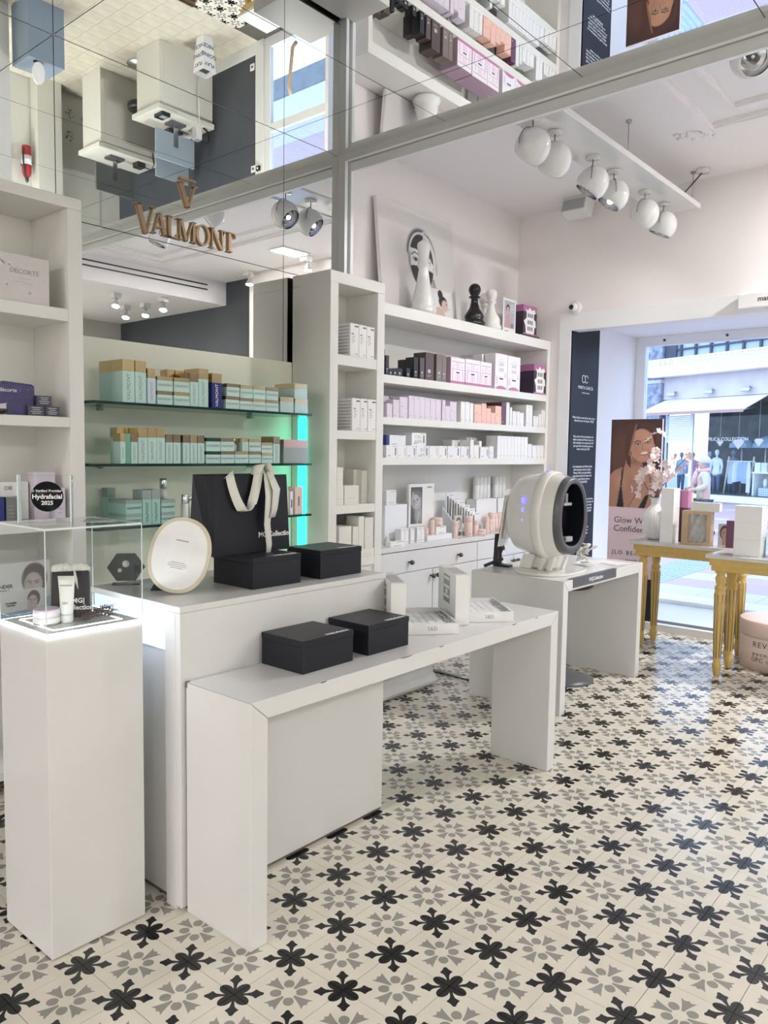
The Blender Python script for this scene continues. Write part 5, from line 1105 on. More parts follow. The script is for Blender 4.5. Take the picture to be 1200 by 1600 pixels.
bottle('serum_bottle', 'small clear bottle with a short silver cap on the lowest glass shelf', 'bottle', 0.652, 2.06, 1.0793, [('body', [(0.014, 0), (0.014, 0.078), (0.012, 0.08)], 'glass_bottle'), ('cap', [(0.0125, 0.0805), (0.0128, 0.098), (0.011, 0.10)], 'silver')])
bottle('serum_bottle', 'little white bottle half hidden by the paper bag', 'bottle', 0.672, 2.01, 1.0793, [('body', [(0.012, 0), (0.013, 0.025), (0.010, 0.027)], 'cream_pot'), ('cap', [(0.010, 0.0275), (0.010, 0.05)], 'silver')])
bottle('perfume_bottle', 'small gold-capped bottle between boxes on the middle glass shelf', 'bottle', 0.895, 2.03, 1.4035, [('body', [(0.018, 0), (0.020, 0.004), (0.020, 0.034), (0.012, 0.036)], 'cream_pot'), ('cap', [(0.013, 0.0365), (0.015, 0.038), (0.015, 0.06), (0.013, 0.062)], 'gold_foil')])
for i, (x0, x1, h, m_, lb) in enumerate(((1.19, 1.24, 0.135, 'card_white', 'white carton right of the paper bag on the lowest glass shelf'), (1.255, 1.275, 0.125, 'card_white', 'narrow white carton beside the pink box on the lowest glass shelf'), (1.29, 1.345, 0.15, 'pot_pink', 'pale pink carton at the right end of the lowest glass shelf'))):
    t = thing('carton', lb, 'box', ((x0+x1)/2, 2.02, 1.0643), 'cartons at the right end of the lowest glass shelf'); B(x0, x1, 1.99, 2.05, 1.0643, 1.0643+h).build('box', m_, t, 0.0006); B((x0+x1)/2-0.004, (x0+x1)/2+0.004, 1.9894, 1.9899, 1.0643+h*0.3, 1.0643+h*0.65).build('print', 'dark_print', t)

# dark bottles at the left of the two upper tower niches, green jar in the third
for z, lb in ((1.9583, 'dark bottle with a white cap at the left of the top tower niche'), (1.5303, 'dark bottle with a white cap at the left of the second tower niche')):
    bottle('dropper_bottle', lb, 'bottle', 1.628, 2.12, z, [('body', [(0.022, 0), (0.024, 0.004), (0.024, 0.13), (0.010, 0.145), (0.010, 0.155)], 'black_gloss'), ('cap', [(0.013, 0.1553), (0.013, 0.19)], 'card_white')])
bottle('perfume_bottle', 'olive green bottle with a pale cap in the third tower niche', 'bottle', 1.79, 2.16, 1.0993, [('body', [(0.024, 0), (0.026, 0.004), (0.026, 0.155), (0.016, 0.158)], 'olive_glass'), ('cap', [(0.018, 0.1583), (0.018, 0.215)], 'card_cream')])

# ================================================================ on the drawer cabinet
CAM_SCALE = SHELF_CAM_SCALE
def carton(name, label, x0, x1, y0, y1, z, h, m_, group=None, pr='grey_print'):
    t = thing(name, label, 'box', ((x0+x1)/2, (y0+y1)/2, z), group); B(x0, x1, y0, y1, z+0.0002, z+h).build('box', m_, t, 0.0006); w = x1-x0
    b = MB(); b.box(x0+w*0.2, x1-w*0.25, y0-0.0005, y0, z+h*0.12, z+h*0.12+0.003); b.box(x0+w*0.4, x1-w*0.1, y0-0.0005, y0, z+h*0.88, z+h*0.88+0.0025); b.build('print', pr, t); return t
ZC = 0.8163
carton('carton', 'big plain white block at the left of the drawer cabinet top', 2.20, 2.425, 2.12, 2.262, ZC, 0.25, 'card_cool', pr='card_cool')
carton('carton', 'white carton standing on the big plain white block', 2.235, 2.335, 2.14, 2.20, ZC+0.2505, 0.095, 'card_white')
for i, (x0, x1) in enumerate(((2.262, 2.300), (2.303, 2.341), (2.362, 2.402), (2.430, 2.468), (2.471, 2.509))):
    carton('serum_carton', '%s white serum carton from the left on the drawer cabinet' % ORD[i], x0, x1, 2.035, 2.085, ZC, 0.098, 'card_white', 'white serum cartons on the drawer cabinet')
bottle('serum_bottle', 'small glass dropper bottle at the left end of the drawer cabinet', 'bottle', 2.16, 2.07, ZC, [('body', [(0.017, 0), (0.018, 0.004), (0.018, 0.04), (0.008, 0.046)], 'glass_bottle'), ('dropper', [(0.009, 0.0465), (0.009, 0.06), (0.005, 0.066), (0.003, 0.085)], 'card_white')])
carton('carton', 'flat white carton lying at the left end of the drawer cabinet', 2.10, 2.24, 1.985, 2.03, ZC, 0.03, 'card_white')
carton('riser', 'low white riser block on the drawer cabinet', 2.535, 2.82, 2.03, 2.14, ZC, 0.035, 'card_cool', pr='card_cool'); carton('riser', 'small white box on the low riser block', 2.675, 2.79, 2.06, 2.138, ZC+0.0355, 0.050, 'card_white')
def pot(label, cx, cy, z, r, h, m_='pot_pink', group='pink pots and tubes'):
    t = thing('cream_pot', label, 'pot', (cx, cy, z), group); hb = h*(0.62 if h < 2.2*r else 0.7)
    MB().lathe([(r*0.96, z+0.0002), (r, z+0.003), (r, z+hb), (r*0.97, z+hb+0.001)], (cx, cy, 0), 22).build('body', m_, t); MB().lathe([(r*0.99, z+hb+0.0015), (r*1.0, z+hb+0.004), (r*1.0, z+h-0.003), (r*0.94, z+h)], (cx, cy, 0), 22).build('lid', m_, t)
    b = MB(); b.M = frame((cx, cy, z), (0.65, -0.76, 0), (0, 0, 1)); b.box(0.1*r, 0.6*r, h*0.12, h*0.12+0.003, r*0.9, r*1.004); b.build('print', 'grey_print', t)
pot('wide pink cream pot on the small white box', 2.735, 2.10, ZC+0.086, 0.040, 0.058)
pot('small pink cream pot at the left end of the low riser', 2.575, 2.075, ZC+0.0355, 0.020, 0.045); pot('slim pink bottle on the low riser', 2.622, 2.06, ZC+0.0355, 0.018, 0.10)
pot('tall pink tube at the right end of the low riser', 2.855, 2.03, ZC, 0.020, 0.115)
for i, (cx, cy, r, h, lb) in enumerate(((3.02, 2.03, 0.030, 0.145, 'large pink bottle with printed writing before the leaflet rack'), (3.095, 2.02, 0.022, 0.11, 'middle-sized pink bottle before the leaflet rack'), (3.13, 1.995, 0.036, 0.045, 'low wide pink jar before the leaflet rack'), (3.225, 2.01, 0.018, 0.13, 'slim pink tube right of the leaflet rack'), (3.30, 2.03, 0.020, 0.10, 'short pink bottle right of the leaflet rack'), (3.415, 2.09, 0.026, 0.145, 'first pink bottle of the row by the face scanner'), (3.48, 2.10, 0.022, 0.14, 'second pink bottle of the row by the face scanner'), (3.535, 2.10, 0.022, 0.14, 'third pink bottle of the row by the face scanner'), (3.59, 2.10, 0.022, 0.14, 'fourth pink bottle of the row by the face scanner'), (3.47, 2.02, 0.030, 0.03, 'flat pink jar before the pink bottles'))): pot(lb, cx, cy, ZC, r, h)
carton('carton', 'tall white display block behind the pink bottles', 3.32, 3.60, 2.165, 2.262, ZC, 0.245, 'card_white', pr='card_white'); carton('carton', 'second white display block behind the face scanner', 3.62, 3.80, 2.165, 2.262, ZC, 0.245, 'card_white', pr='card_white')
for i in range(7):
    x = 3.375+0.052*i+(0.02 if i > 3 else 0)
    if i == 6: x = 3.72
    bottle('lotion_bottle', '%s white lotion bottle from the left on the display blocks' % ORD[i], 'bottle', x if i < 4 else (3.645+0.055*(i-4)), 2.21, ZC+0.2453, [('body', [(0.022, 0), (0.024, 0.004), (0.024, 0.10), (0.022, 0.102)], 'globe_white'), ('cap', [(0.0225, 0.1023), (0.0235, 0.105), (0.0235, 0.165), (0.021, 0.168)], 'card_white')], 'white lotion bottles on the display blocks')
# picture in a white frame
t = thing('picture_frame', 'white framed photograph of a laughing woman on the drawer cabinet', 'picture', (2.61, 2.13, ZC))
p = Paint(0.40, 110); A = 0.40; p.fill((0.10, 0.10, 0.11)); p.ell(A*0.5, 0.62, 0.26, 0.34, (0.20, 0.19, 0.19), soft=0.3); p.ell(A*0.62, 0.25, 0.16, 0.32, (0.36, 0.35, 0.35), soft=0.6)
face(p, A*0.44, 0.60, 0.215, (0.46, 0.46, 0.46), None, tilt=0.28, lips=(0.16, 0.16, 0.16), dark=(0.16, 0.16, 0.16)); p.line([(A*0.08, 0.55), (A*0.2, 0.85)], 0.03, (0.4, 0.4, 0.4)); p.line([(A*0.9, 0.05), (A*0.8, 0.7)], 0.02, (0.55, 0.55, 0.55), 0.6); p.line([(A*0.6, 0.02), (A*0.72, 0.3)], 0.02, (0.6, 0.6, 0.6), 0.6)
zf = 0.905; B(2.475, 2.755, 2.145, 2.165, zf, 1.195).build('frame', 'card_white', t, 0.002); p.build('photograph', t, frame((2.495, 2.1443, zf+0.02), (1, 0, 0), (0, 0, 1)), 0.125, 0.25); text('revidox', 0.017, 'dark_print', t, frame((2.70, 2.1443, 1.172), (1, 0, 0), (0, 0, 1))); B(2.56, 2.66, 2.185, 2.262, ZC+0.0002, 0.904).build('stand', 'card_white', t)
# leaflet rack with a portrait leaflet
t = thing('leaflet_rack', 'stepped white rack of leaflet sachets on the drawer cabinet', 'rack', (3.10, 2.15, ZC))
for i in range(6):
    x = 3.01+0.035*i; y = 2.19-0.022*i; h = 0.24-0.028*i
    c_ = B(x-0.045, x+0.055, y, y+0.004, ZC+0.06, ZC+0.06+h).build('sachet', 'card_white', t); B(x-0.035, x-0.02, y-0.0006, y, ZC+0.08, ZC+0.04+h).build('print', 'dark_print', c_); B(x-0.01, x+0.045, y-0.0006, y, ZC+0.045+h, ZC+0.049+h).build('print', 'grey_print', c_)
MB().prism([(2.07, ZC+0.0002), (2.21, ZC+0.0002), (2.21, ZC+0.20), (2.07, ZC+0.06)], 2.945, 2.955, 'yz').build('rack_side', 'acrylic_edge', t); MB().prism([(2.07, ZC+0.0002), (2.21, ZC+0.0002), (2.21, ZC+0.20), (2.07, ZC+0.06)], 3.255, 3.265, 'yz').build('rack_side', 'acrylic_edge', t); B(2.955, 3.255, 2.07, 2.21, ZC+0.0002, ZC+0.03).build('rack_base', 'card_white', t)
p = Paint(0.6, 60); p.fill((0.5, 0.5, 0.5)); p.ell(0.3, 0.62, 0.24, 0.34, (0.1, 0.1, 0.1)); face(p, 0.3, 0.58, 0.25, (0.55, 0.55, 0.55), None, tilt=-0.2, lips=(0.2, 0.2, 0.2), dark=(0.2, 0.2, 0.2)); p.ell(0.3, 0.1, 0.3, 0.14, (0.12, 0.12, 0.12))
t = thing('leaflet', 'folded leaflet with a black and white portrait beside the pink bottles', 'leaflet', (2.93, 2.06, ZC)); B(2.89, 2.985, 2.060, 2.064, ZC+0.0002, ZC+0.15).build('card', 'card_white', t); p.build('print', t, frame((2.893, 2.0593, ZC+0.004), (1, 0, 0), (0, 0, 1)), 0.088, 0.142)

# ================================================================ on top of the long shelf unit
ZT = 2.3053
CH = {'king': [(0.075, 0), (0.085, 0.012), (0.085, 0.03), (0.074, 0.045), (0.068, 0.055), (0.072, 0.07), (0.060, 0.11), (0.040, 0.20), (0.030, 0.27), (0.034, 0.285), (0.044, 0.295), (0.034, 0.305), (0.036, 0.315), (0.030, 0.325), (0.034, 0.36), (0.042, 0.41), (0.040, 0.425), (0.020, 0.44), (0.010, 0.448)],
      'pawn': [(0.072, 0), (0.080, 0.010), (0.080, 0.03), (0.066, 0.045), (0.068, 0.06), (0.070, 0.075), (0.056, 0.10), (0.036, 0.13), (0.026, 0.17), (0.024, 0.195), (0.040, 0.203), (0.042, 0.21), (0.026, 0.216), (0.032, 0.225), (0.042, 0.245), (0.044, 0.262), (0.038, 0.282), (0.022, 0.298), (0.003, 0.304)]}
def chess(label, kind, cx, cy, m_, s=1.0):
    t = thing('chess_piece', label, 'chess piece', (cx, cy, ZT), 'giant chess pieces on the shelf unit'); MB().lathe([(r*s, ZT+0.0002+h*s) for r, h in CH[kind]], (cx, cy, 0), 28).build('body', m_, t)
    if kind == 'king': b = MB(); b.box(cx-0.008, cx+0.008, cy-0.006, cy+0.006, ZT+0.449*s, ZT+0.505*s); b.box(cx-0.022, cx+0.022, cy-0.006, cy+0.006, ZT+0.470*s, ZT+0.487*s); b.build('cross', m_, t, 0.002)
chess('tall white chess king in front of the canvas picture', 'king', 2.485, 2.065, 'globe_white', 1.08); chess('black glossy chess pawn on the shelf unit', 'pawn', 3.075, 2.06, 'black_gloss', 1.0); chess('white chess pawn beside the black pawn, in front', 'pawn', 3.29, 2.06, 'vase_white', 1.0); chess('white chess pawn half hidden behind the other white pawn', 'pawn', 3.40, 2.19, 'vase_white', 1.0)
t = thing('small_picture', 'small unframed picture of a woman with a hair bun', 'picture', (2.78, 2.14, ZT)); p = Paint(0.98, 70); p.fill((0.68, 0.67, 0.67)); p.ell(0.52, 0.62, 0.22, 0.2, (0.02, 0.02, 0.02)); p.ell(0.42, 0.84, 0.13, 0.16, (0.02, 0.02, 0.02)); p.ell(0.60, 0.50, 0.16, 0.20, (0.58, 0.44, 0.38)); p.pol([(0, 0), (0.62, 0), (0.52, 0.36), (0.3, 0.46), (0, 0.30)], (0.56, 0.42, 0.36)); p.ell(0.78, 0.42, 0.035, 0.03, (0.5, 0.4, 0.36)); p.line([(0.66, 0.56), (0.74, 0.57)], 0.012, (0.05, 0.03, 0.03)); p.ell(0.72, 0.1, 0.18, 0.09, (0.8, 0.8, 0.8))
M = frame((2.662, 2.105, ZT+0.004), (1, 0.0, 0), (0, 0.14, 1)); b = MB(); b.M = M; b.box(0, 0.23, 0, 0.215, -0.012, -0.0006); b.build('board', 'card_white', t); p.build('photograph', t, M, 0.23, 0.215)
t = thing('leaflet_card', 'upright white card with a woman portrait beside the plum gift box', 'card', (3.53, 2.05, ZT)); p = Paint(0.72, 60); p.fill((0.42, 0.44, 0.50)); p.ell(0.24, 0.72, 0.13, 0.16, (0.05, 0.04, 0.04)); p.pol([(0.05, 0.0), (0.44, 0.0), (0.36, 0.5), (0.14, 0.5)], (0.55, 0.33, 0.30)); face(p, 0.24, 0.66, 0.12, (0.62, 0.42, 0.36), None); p.ell(0.55, 0.1, 0.12, 0.1, (0.2, 0.2, 0.25))
for i in range(5): p.line([(0.42, 0.86-0.06*i), (0.68, 0.86-0.06*i)], 0.01, (0.75, 0.75, 0.78))
B(3.425, 3.602, 2.040, 2.046, ZT+0.0002, ZT+0.26).build('card', 'card_white', t); p.build('print', t, frame((3.440, 2.0394, ZT+0.045), (1, 0, 0), (0, 0, 1)), 0.147, 0.20); text('revidox', 0.016, 'dark_print', t, frame((3.475, 2.0394, ZT+0.022), (1, 0, 0), (0, 0, 1)))
o = B(3.645, 3.935, 2.02, 2.15, ZT+0.0002, ZT+0.025).build('black_stand', 'black'); tag(o, 'flat black display base under the plum gift box on the shelf top', 'stand')
product('plumhouse', 0.205, 0.228, 0.1, (3.81, 2.035, ZT+0.0255), 'dark plum house-print gift box on the black base at the shelf top', 'plum gift boxes')

CAM_SCALE = None
t = thing('canvas_picture', 'large white canvas of a woman with a black face mask leaning on the wall', 'picture', (3.2, 2.62, 2.427))
A = 1.145; p = Paint(A, 170); p.grad((0.60, 0.58, 0.57), (0.76, 0.745, 0.74)); fx, fy, q = 0.615, 0.545, 1.15; K = (0.035, 0.035, 0.038); Wt = (0.74, 0.73, 0.73)
def F(a, b): return (fx+q*a, fy+q*b)
def EL(a, b, rx, ry, col, **kw): p.ell(*F(a, b), rx*q, ry*q, col, **kw)
EL(0, 0.045, 0.205, 0.225, (0.10, 0.10, 0.105), soft=0.12); EL(0.01, 0.02, 0.188, 0.215, Wt, soft=0.06); p.pol([(fx-0.02, 0.0), (fx+0.36, 0.0), F(0.20, -0.30), F(0.15, -0.13), F(-0.05, -0.15)], (0.34, 0.33, 0.33)); p.ell(fx+0.11, 0.16, 0.08, 0.26, (0.66, 0.65, 0.64), soft=0.7); p.line([F(0.155, -0.13), F(0.20, -0.30), (fx+0.36, 0.0)], 0.007, (0.25, 0.25, 0.25))
EL(0, -0.01, 0.165, 0.228, K, soft=0.05); EL(-0.195, -0.02, 0.018, 0.06, Wt); EL(0.20, -0.03, 0.018, 0.06, (0.5, 0.49, 0.49))
p.pol([F(-0.155, 0.085), F(-0.02, 0.075), F(0.02, 0.075), F(0.10, 0.055), F(0.158, -0.01), F(0.152, -0.075), F(0.06, -0.055), F(0.03, -0.10), F(-0.03, -0.10), F(-0.06, -0.05), F(-0.15, -0.06)], Wt)
for sx in (-1, 1): EL(sx*0.082, 0.0, 0.040, 0.019, (0.30, 0.30, 0.30)); EL(sx*0.08, -0.002, 0.016, 0.016, (0.02, 0.02, 0.02)); p.line([F(sx*0.04, 0.04), F(sx*0.09, 0.055), F(sx*0.135, 0.03)], 0.009, (0.2, 0.2, 0.2))
EL(0.01, -0.15, 0.052, 0.030, Wt, soft=0.15); p.line([F(-0.04, -0.15), F(0.06, -0.15)], 0.007, (0.1, 0.1, 0.1))
cw, ch = 0.95, 0.83; M = frame((2.73, 2.615, 2.4345), (1, 0.02, 0), (0, 0.10, 1))
b = MB(); b.M = M; b.box(0, cw, 0.001, ch, -0.03, -0.001); b.build('canvas', 'wall_white', t); p.build('photograph', t, M, cw, ch)
# ================================================================ face scanner on the desk
t = thing('face_scanner', 'white egg-shaped face scanner with a dark oval opening on the desk', 'face scanner', (2.50, 1.08, 0.7355))
cz = 1.062; AX = Vector((-0.10, -0.995, 0.0)).normalized(); SX = Vector((0.995, -0.10, 0)).normalized(); c0 = Vector((2.41, 1.075, cz))
M = Matrix(((SX.x, 0, AX.x, c0.x), (SX.y, 0, AX.y, c0.y), (0, 1, 0, c0.z), (0, 0, 0, 1))) @ Matrix.Scale(0.865, 4)   # local x side, y up, z towards the opening
def egg(b, secs, n=40, e=2.2, m=0, close=(True, True)):
    vs = []; fs = []
    for (z, rx, ry, dy) in secs:
        for i in range(n):
            a = 2*math.pi*i/n; c, s = math.cos(a), math.sin(a); ex = 2/e
            vs.append((rx*math.copysign(abs(c)**ex, c)*(1-0.07*s), ry*math.copysign(abs(s)**ex, s)+dy, z))
    for k in range(len(secs)-1):
        for i in range(n): fs.append((k*n+i, k*n+(i+1) % n, (k+1)*n+(i+1) % n, (k+1)*n+i))
    if close[0]: fs.append(tuple(range(n-1, -1, -1)))
    if close[1]: fs.append(tuple((len(secs)-1)*n+i for i in range(n)))
    b.M = M; b.add(vs, fs, m, True); return b
egg(MB(), [(-0.24, 0.10, 0.16, 0), (-0.235, 0.13, 0.20, 0), (-0.19, 0.165, 0.245, 0), (-0.08, 0.185, 0.272, 0), (-0.02, 0.19, 0.278, 0), (0.004, 0.192, 0.281, 0)], close=(True, False)).build('shell', 'device_white', t)
egg(MB(), [(0.004, 0.192, 0.281, 0), (0.012, 0.204, 0.296, 0), (0.05, 0.206, 0.298, 0), (0.075, 0.200, 0.290, 0), (0.080, 0.192, 0.280, 0)], close=(False, False)).build('shell_band', 'device_white', t)
egg(MB(), [(0.080, 0.192, 0.280, 0), (0.13, 0.182, 0.266, 0.004), (0.170, 0.172, 0.254, 0.006)], close=(False, False)).build('front_shell', 'device_white', t)
egg(MB(), [(0.166, 0.174, 0.257, 0.006), (0.200, 0.168, 0.250, 0.006), (0.212, 0.160, 0.242, 0.006), (0.214, 0.140, 0.214, 0.010), (0.205, 0.132, 0.204, 0.012)], close=(False, False)).build('opening_ring', 'device_grey', t)
egg(MB(), [(0.205, 0.132, 0.204, 0.012), (0.10, 0.124, 0.194, 0.012), (0.0, 0.11, 0.175, 0.012)], close=(False, True)).build('cavity', 'cavity', t)
b = MB(); b.M = M; b.box(-0.012, 0.012, 0.08, 0.15, 0.14, 0.155); b.box(-0.045, 0.045, 0.072, 0.09, 0.14, 0.165); b.build('forehead_rest', 'profile_grey', t); b = MB(); b.M = M; b.box(-0.04, 0.04, -0.165, -0.13, 0.15, 0.185); b.build('chin_rest', 'profile_grey', t, 0.006)
for y, s in ((0.10, 0.018), (0.04, 0.014), (-0.03, 0.008)):
    q = MB(); q.M = M @ Matrix.Translation((-0.186, y, -0.06)); q.lathe([(s*0.55, 0.004), (s*0.55, -0.002)], (0, 0, 0), 12, axis='x'); q.v = [(p_[0], p_[1], (p_[2]-(cz+y*0.865))*1.8+(cz+y*0.865)) for p_ in q.v]; q.build('status_light', 'blue_led', t)
q = MB(); q.M = M @ Matrix.Translation((-0.03, 0.292, 0.03)); q.lathe([(0.010, 0.0), (0.010, 0.008)], (0, 0, 0), 12, axis='y'); q.build('status_light', 'blue_led', t)
bz = 0.7355
b = MB(); n = 36; b.prism([(2.43+0.245*math.copysign(abs(math.cos(2*math.pi*i/n))**0.8, math.cos(2*math.pi*i/n)), 1.045+0.17*math.copysign(abs(math.sin(2*math.pi*i/n))**0.8, math.sin(2*math.pi*i/n))) for i in range(n)], bz+0.0003, bz+0.014, 'xy'); b.build('base_plate', 'device_white', t, 0.003)
for s in (-1, 1):
    for k, (a0, a1) in enumerate(((-0.10, -0.02), (0.03, 0.06), (0.09, 0.115))):
        b = MB(); b.M = Matrix(((SX.x, AX.x, 0, c0.x), (SX.y, AX.y, 0, c0.y), (0, 0, 1, bz), (0, 0, 0, 1)))
        b.add([(s*0.05, a0-0.03, 0.0145), (s*0.05, a1-0.03, 0.0145), (s*0.05, a1, 0.085), (s*0.05, a0, 0.085), (s*0.075, a0-0.03, 0.0145), (s*0.075, a1-0.03, 0.0145), (s*0.075, a1, 0.10), (s*0.075, a0, 0.10)], [(0, 1, 2, 3), (7, 6, 5, 4), (0, 4, 5, 1), (1, 5, 6, 2), (2, 6, 7, 3), (3, 7, 4, 0)]); b.build('bracket', 'device_white', t, 0.002)
b = MB(); b.M = M; b.box(-0.055, 0.055, -0.355, -0.25, -0.09, 0.07); b.build('neck', 'device_white', t, 0.004)
t = thing('monitor', 'thin white monitor on a black foot behind the face scanner', 'monitor', (2.38, 1.36, 0.7355))
M2 = frame((2.425, 1.348, 1.012), (0.97, 0.22, 0), (0.16, -0.10, 1)); b = MB(); b.M = M2; b.box(-0.085, 0.085, -0.155, 0.155, -0.006, 0.006); b.build('screen_back', 'device_white', t, 0.003); b = MB(); b.M = M2; b.box(-0.082, 0.082, -0.152, 0.152, -0.0085, -0.0062); b.build('screen', 'black_gloss', t); b = MB(); b.M = M2; b.box(-0.06, 0.06, -0.11, 0.11, 0.0063, 0.022); b.build('rear_cover', 'device_white', t, 0.008)
b = MB(); b.prism([(1.398, 0.7362), (1.29, 0.7362), (1.29, 0.748), (1.365, 0.752), (1.372, 0.93), (1.388, 0.93)], 2.36, 2.41, 'yz'); b.build('foot', 'black', t)
MB().tube([(2.40, 1.36, 0.84), (2.35, 1.345, 0.78), (2.33, 1.355, 0.757), (2.36, 1.38, 0.764), (2.40, 1.37, 0.80), (2.42, 1.36, 0.86)], 0.004, 6).build('cable', 'rubber', t); b = MB(); b.tube([(2.25, 1.385, 0.748), (2.29, 1.37, 0.76), (2.36, 1.33, 0.785)], 0.010, 6); b.build('bracket_arm', 'black', t)
# bag of cotton pads beside the scanner, paper sheets
t = thing('cotton_bag', 'clear bag of white cotton pads beside the face scanner', 'bag', (2.78, 1.0, 0.7355))
for k in range(14): q = MB(); a = R.uniform(0, 6.28); rr = R.uniform(0, 0.05); q.M = Matrix.Translation((2.78+rr*math.cos(a), 1.0+rr*math.sin(a), 0.757+0.0085*k)) @ Matrix.Rotation(R.uniform(-0.8, 0.8), 4, 'X') @ Matrix.Rotation(R.uniform(-0.8, 0.8), 4, 'Y'); q.lathe([(0.020, -0.004), (0.027, 0), (0.020, 0.004)], (0, 0, 0), 12); q.build('cotton_pad', 'ribbon', t)
for i, (x, y, w, d, r_) in enumerate(((2.95, 1.05, 0.21, 0.148, 0.15), (3.02, 0.95, 0.148, 0.21, -0.2))):
    b = MB(); b.M = Matrix.Translation((x, y, 0.7357+0.0008*i)) @ Matrix.Rotation(r_, 4, 'Z'); b.box(-w/2, w/2, -d/2, d/2, 0, 0.0006); o = b.build('paper_sheet', 'card_white'); tag(o, ['white paper sheet on the desk beside the cotton pads', 'white paper sheet on the desk near the window edge'][i], 'paper')

# ================================================================ window tables, poster, drum, info panel
ZG = 0.7903
t = thing('ribbed_vase', 'white ribbed vase with pink blossom branches on the far gold table', 'vase', (4.10, 1.10, ZG))
MB().lathe([(0.035, ZG), (0.055, ZG+0.01), (0.082, ZG+0.06), (0.090, ZG+0.11), (0.084, ZG+0.17), (0.060, ZG+0.225), (0.034, ZG+0.25), (0.028, ZG+0.27), (0.030, ZG+0.295), (0.040, ZG+0.31), (0.034, ZG+0.31), (0.026, ZG+0.29)], (4.10, 1.10, 0), 96, flute=(0.045, 24)).build('vase', 'vase_white', t)
BR = [((4.10, 1.10, ZG+0.27), (4.06, 1.09, ZG+0.45), (4.05, 1.10, ZG+0.62), (4.04, 1.085, ZG+0.80)), ((4.10, 1.10, ZG+0.27), (4.08, 1.05, ZG+0.42), (4.06, 0.95, ZG+0.54), (4.05, 0.83, ZG+0.64)), ((4.10, 1.10, ZG+0.27), (4.08, 1.16, ZG+0.38), (4.06, 1.22, ZG+0.48), (4.06, 1.20, ZG+0.56)), ((4.10, 1.10, ZG+0.27), (4.05, 1.07, ZG+0.40), (4.03, 1.01, ZG+0.55), (4.03, 0.97, ZG+0.66)), ((4.10, 1.10, ZG+0.27), (4.07, 1.14, ZG+0.42), (4.05, 1.15, ZG+0.55), (4.05, 1.14, ZG+0.66))]
pet = MB(); n = 7
for k in range(5):
    a = 2*math.pi*k/5; c, s = math.cos(a), math.sin(a)
    vs = [(0, 0, 0)]+[(0.024*(u_*c-v_*s), 0.024*(u_*s+v_*c), 0.024*w_) for u_, v_, w_ in ((0.45, -0.38, 0.12), (0.95, -0.34, 0.32), (1.1, 0, 0.36), (0.95, 0.34, 0.32), (0.45, 0.38, 0.12))]
    pet.add(vs, [(0, 1, 2), (0, 2, 3), (0, 3, 4), (0, 4, 5)], 0, True)
petm = pet.mesh('blossom', 'petal')
for bi, br in enumerate(BR):
    pts = []
    for s in range(13):
        u = s/12; P = [Vector(q) for q in br]; pts.append(P[0]*(1-u)**3+P[1]*3*u*(1-u)**2+P[2]*3*u*u*(1-u)+P[3]*u**3)
    bo = MB().tube(pts, [0.004-0.0025*i/12 for i in range(13)], 6).build('branch', 'twig', t)
    for k in range(16 if bi < 2 else 11):
        u = 0.30+0.68*k/15; q = pts[min(12, int(u*12))].lerp(pts[min(12, int(u*12)+1)], u*12-int(u*12)); off = Vector((R.gauss(-0.012, 0.028), R.gauss(0, 0.030), R.gauss(0, 0.026)))
        o = bpy.data.objects.new('blossom', petm); COL.objects.link(o); o.parent = bo; sc = R.uniform(0.95, 1.45)
        o.matrix_basis = Matrix.Translation(q+off-wloc(bo)) @ Vector((0, 0, 1)).rotation_difference((off+Vector((-0.02, -0.015, 0.01))).normalized()).to_matrix().to_4x4() @ Matrix.Rotation(R.uniform(0, 6), 4, 'Z') @ Matrix.Scale(sc, 4)
for i in range(3): carton('white_carton', '%s white carton in the stack beside the vase' % ['bottom', 'middle', 'top'][i], 3.915, 4.035, 0.895, 0.985, ZG+0.1305*i, 0.13, 'card_white', 'white cartons stacked beside the vase', 'light_print')
for i in range(3): carton('white_carton', '%s white carton in the stack on the near gold table' % ['bottom', 'middle', 'top'][i], 3.555, 3.68, 0.215, 0.375, ZG+0.1055*i, 0.105, 'card_white', 'white cartons stacked on the near gold table', 'light_print')
carton('plum_carton', 'plum carton lower behind the white stack on the far gold table', 4.06, 4.13, 0.845, 0.935, ZG, 0.25, 'plum'); carton('pink_carton', 'dusty pink carton on the plum carton behind the white stack', 4.06, 4.13, 0.845, 0.935, ZG+0.2505, 0.125, 'house_rose')
t = thing('wood_frame', 'open wooden frame holding a grey tissue pouch on the far gold table', 'frame', (3.97, 0.73, ZG)); x0, x1, y0, y1 = 3.92, 3.99, 0.635, 0.835
for a, b_, c_, d_ in ((y0, y1, 0.0002, 0.022), (y0, y1, 0.218, 0.24), (y0, y0+0.028, 0.0222, 0.2178), (y1-0.045, y1, 0.0222, 0.2178)): B(x0, x1, a, b_, ZG+c_, ZG+d_).build('frame_board', 'wood', t, 0.001)
b = MB(); k = 9; vs = []; fs = []
for i in range(k+1):
    for j in range(k+1): vs.append((3.955+0.012*math.sin(i*1.7+j)+0.006*math.sin(j*2.3), 0.668+0.115*i/k, ZG+0.024+0.185*j/k+0.006*math.sin(i*2)))
for i in range(k):
    for j in range(k): fs.append((i*(k+1)+j, i*(k+1)+j+1, (i+1)*(k+1)+j+1, (i+1)*(k+1)+j))
b.add(vs, fs, 0, True); b.add([(q[0]+0.012, q[1], q[2]) for q in vs], [tuple(reversed(f)) for f in fs], 0, True); b.build('tissue_pouch', 'tissue', t)
carton('pale_carton', 'pale printed carton lying on the wooden frame', 3.93, 3.985, 0.585, 0.78, ZG+0.2403, 0.062, 'card_cream')
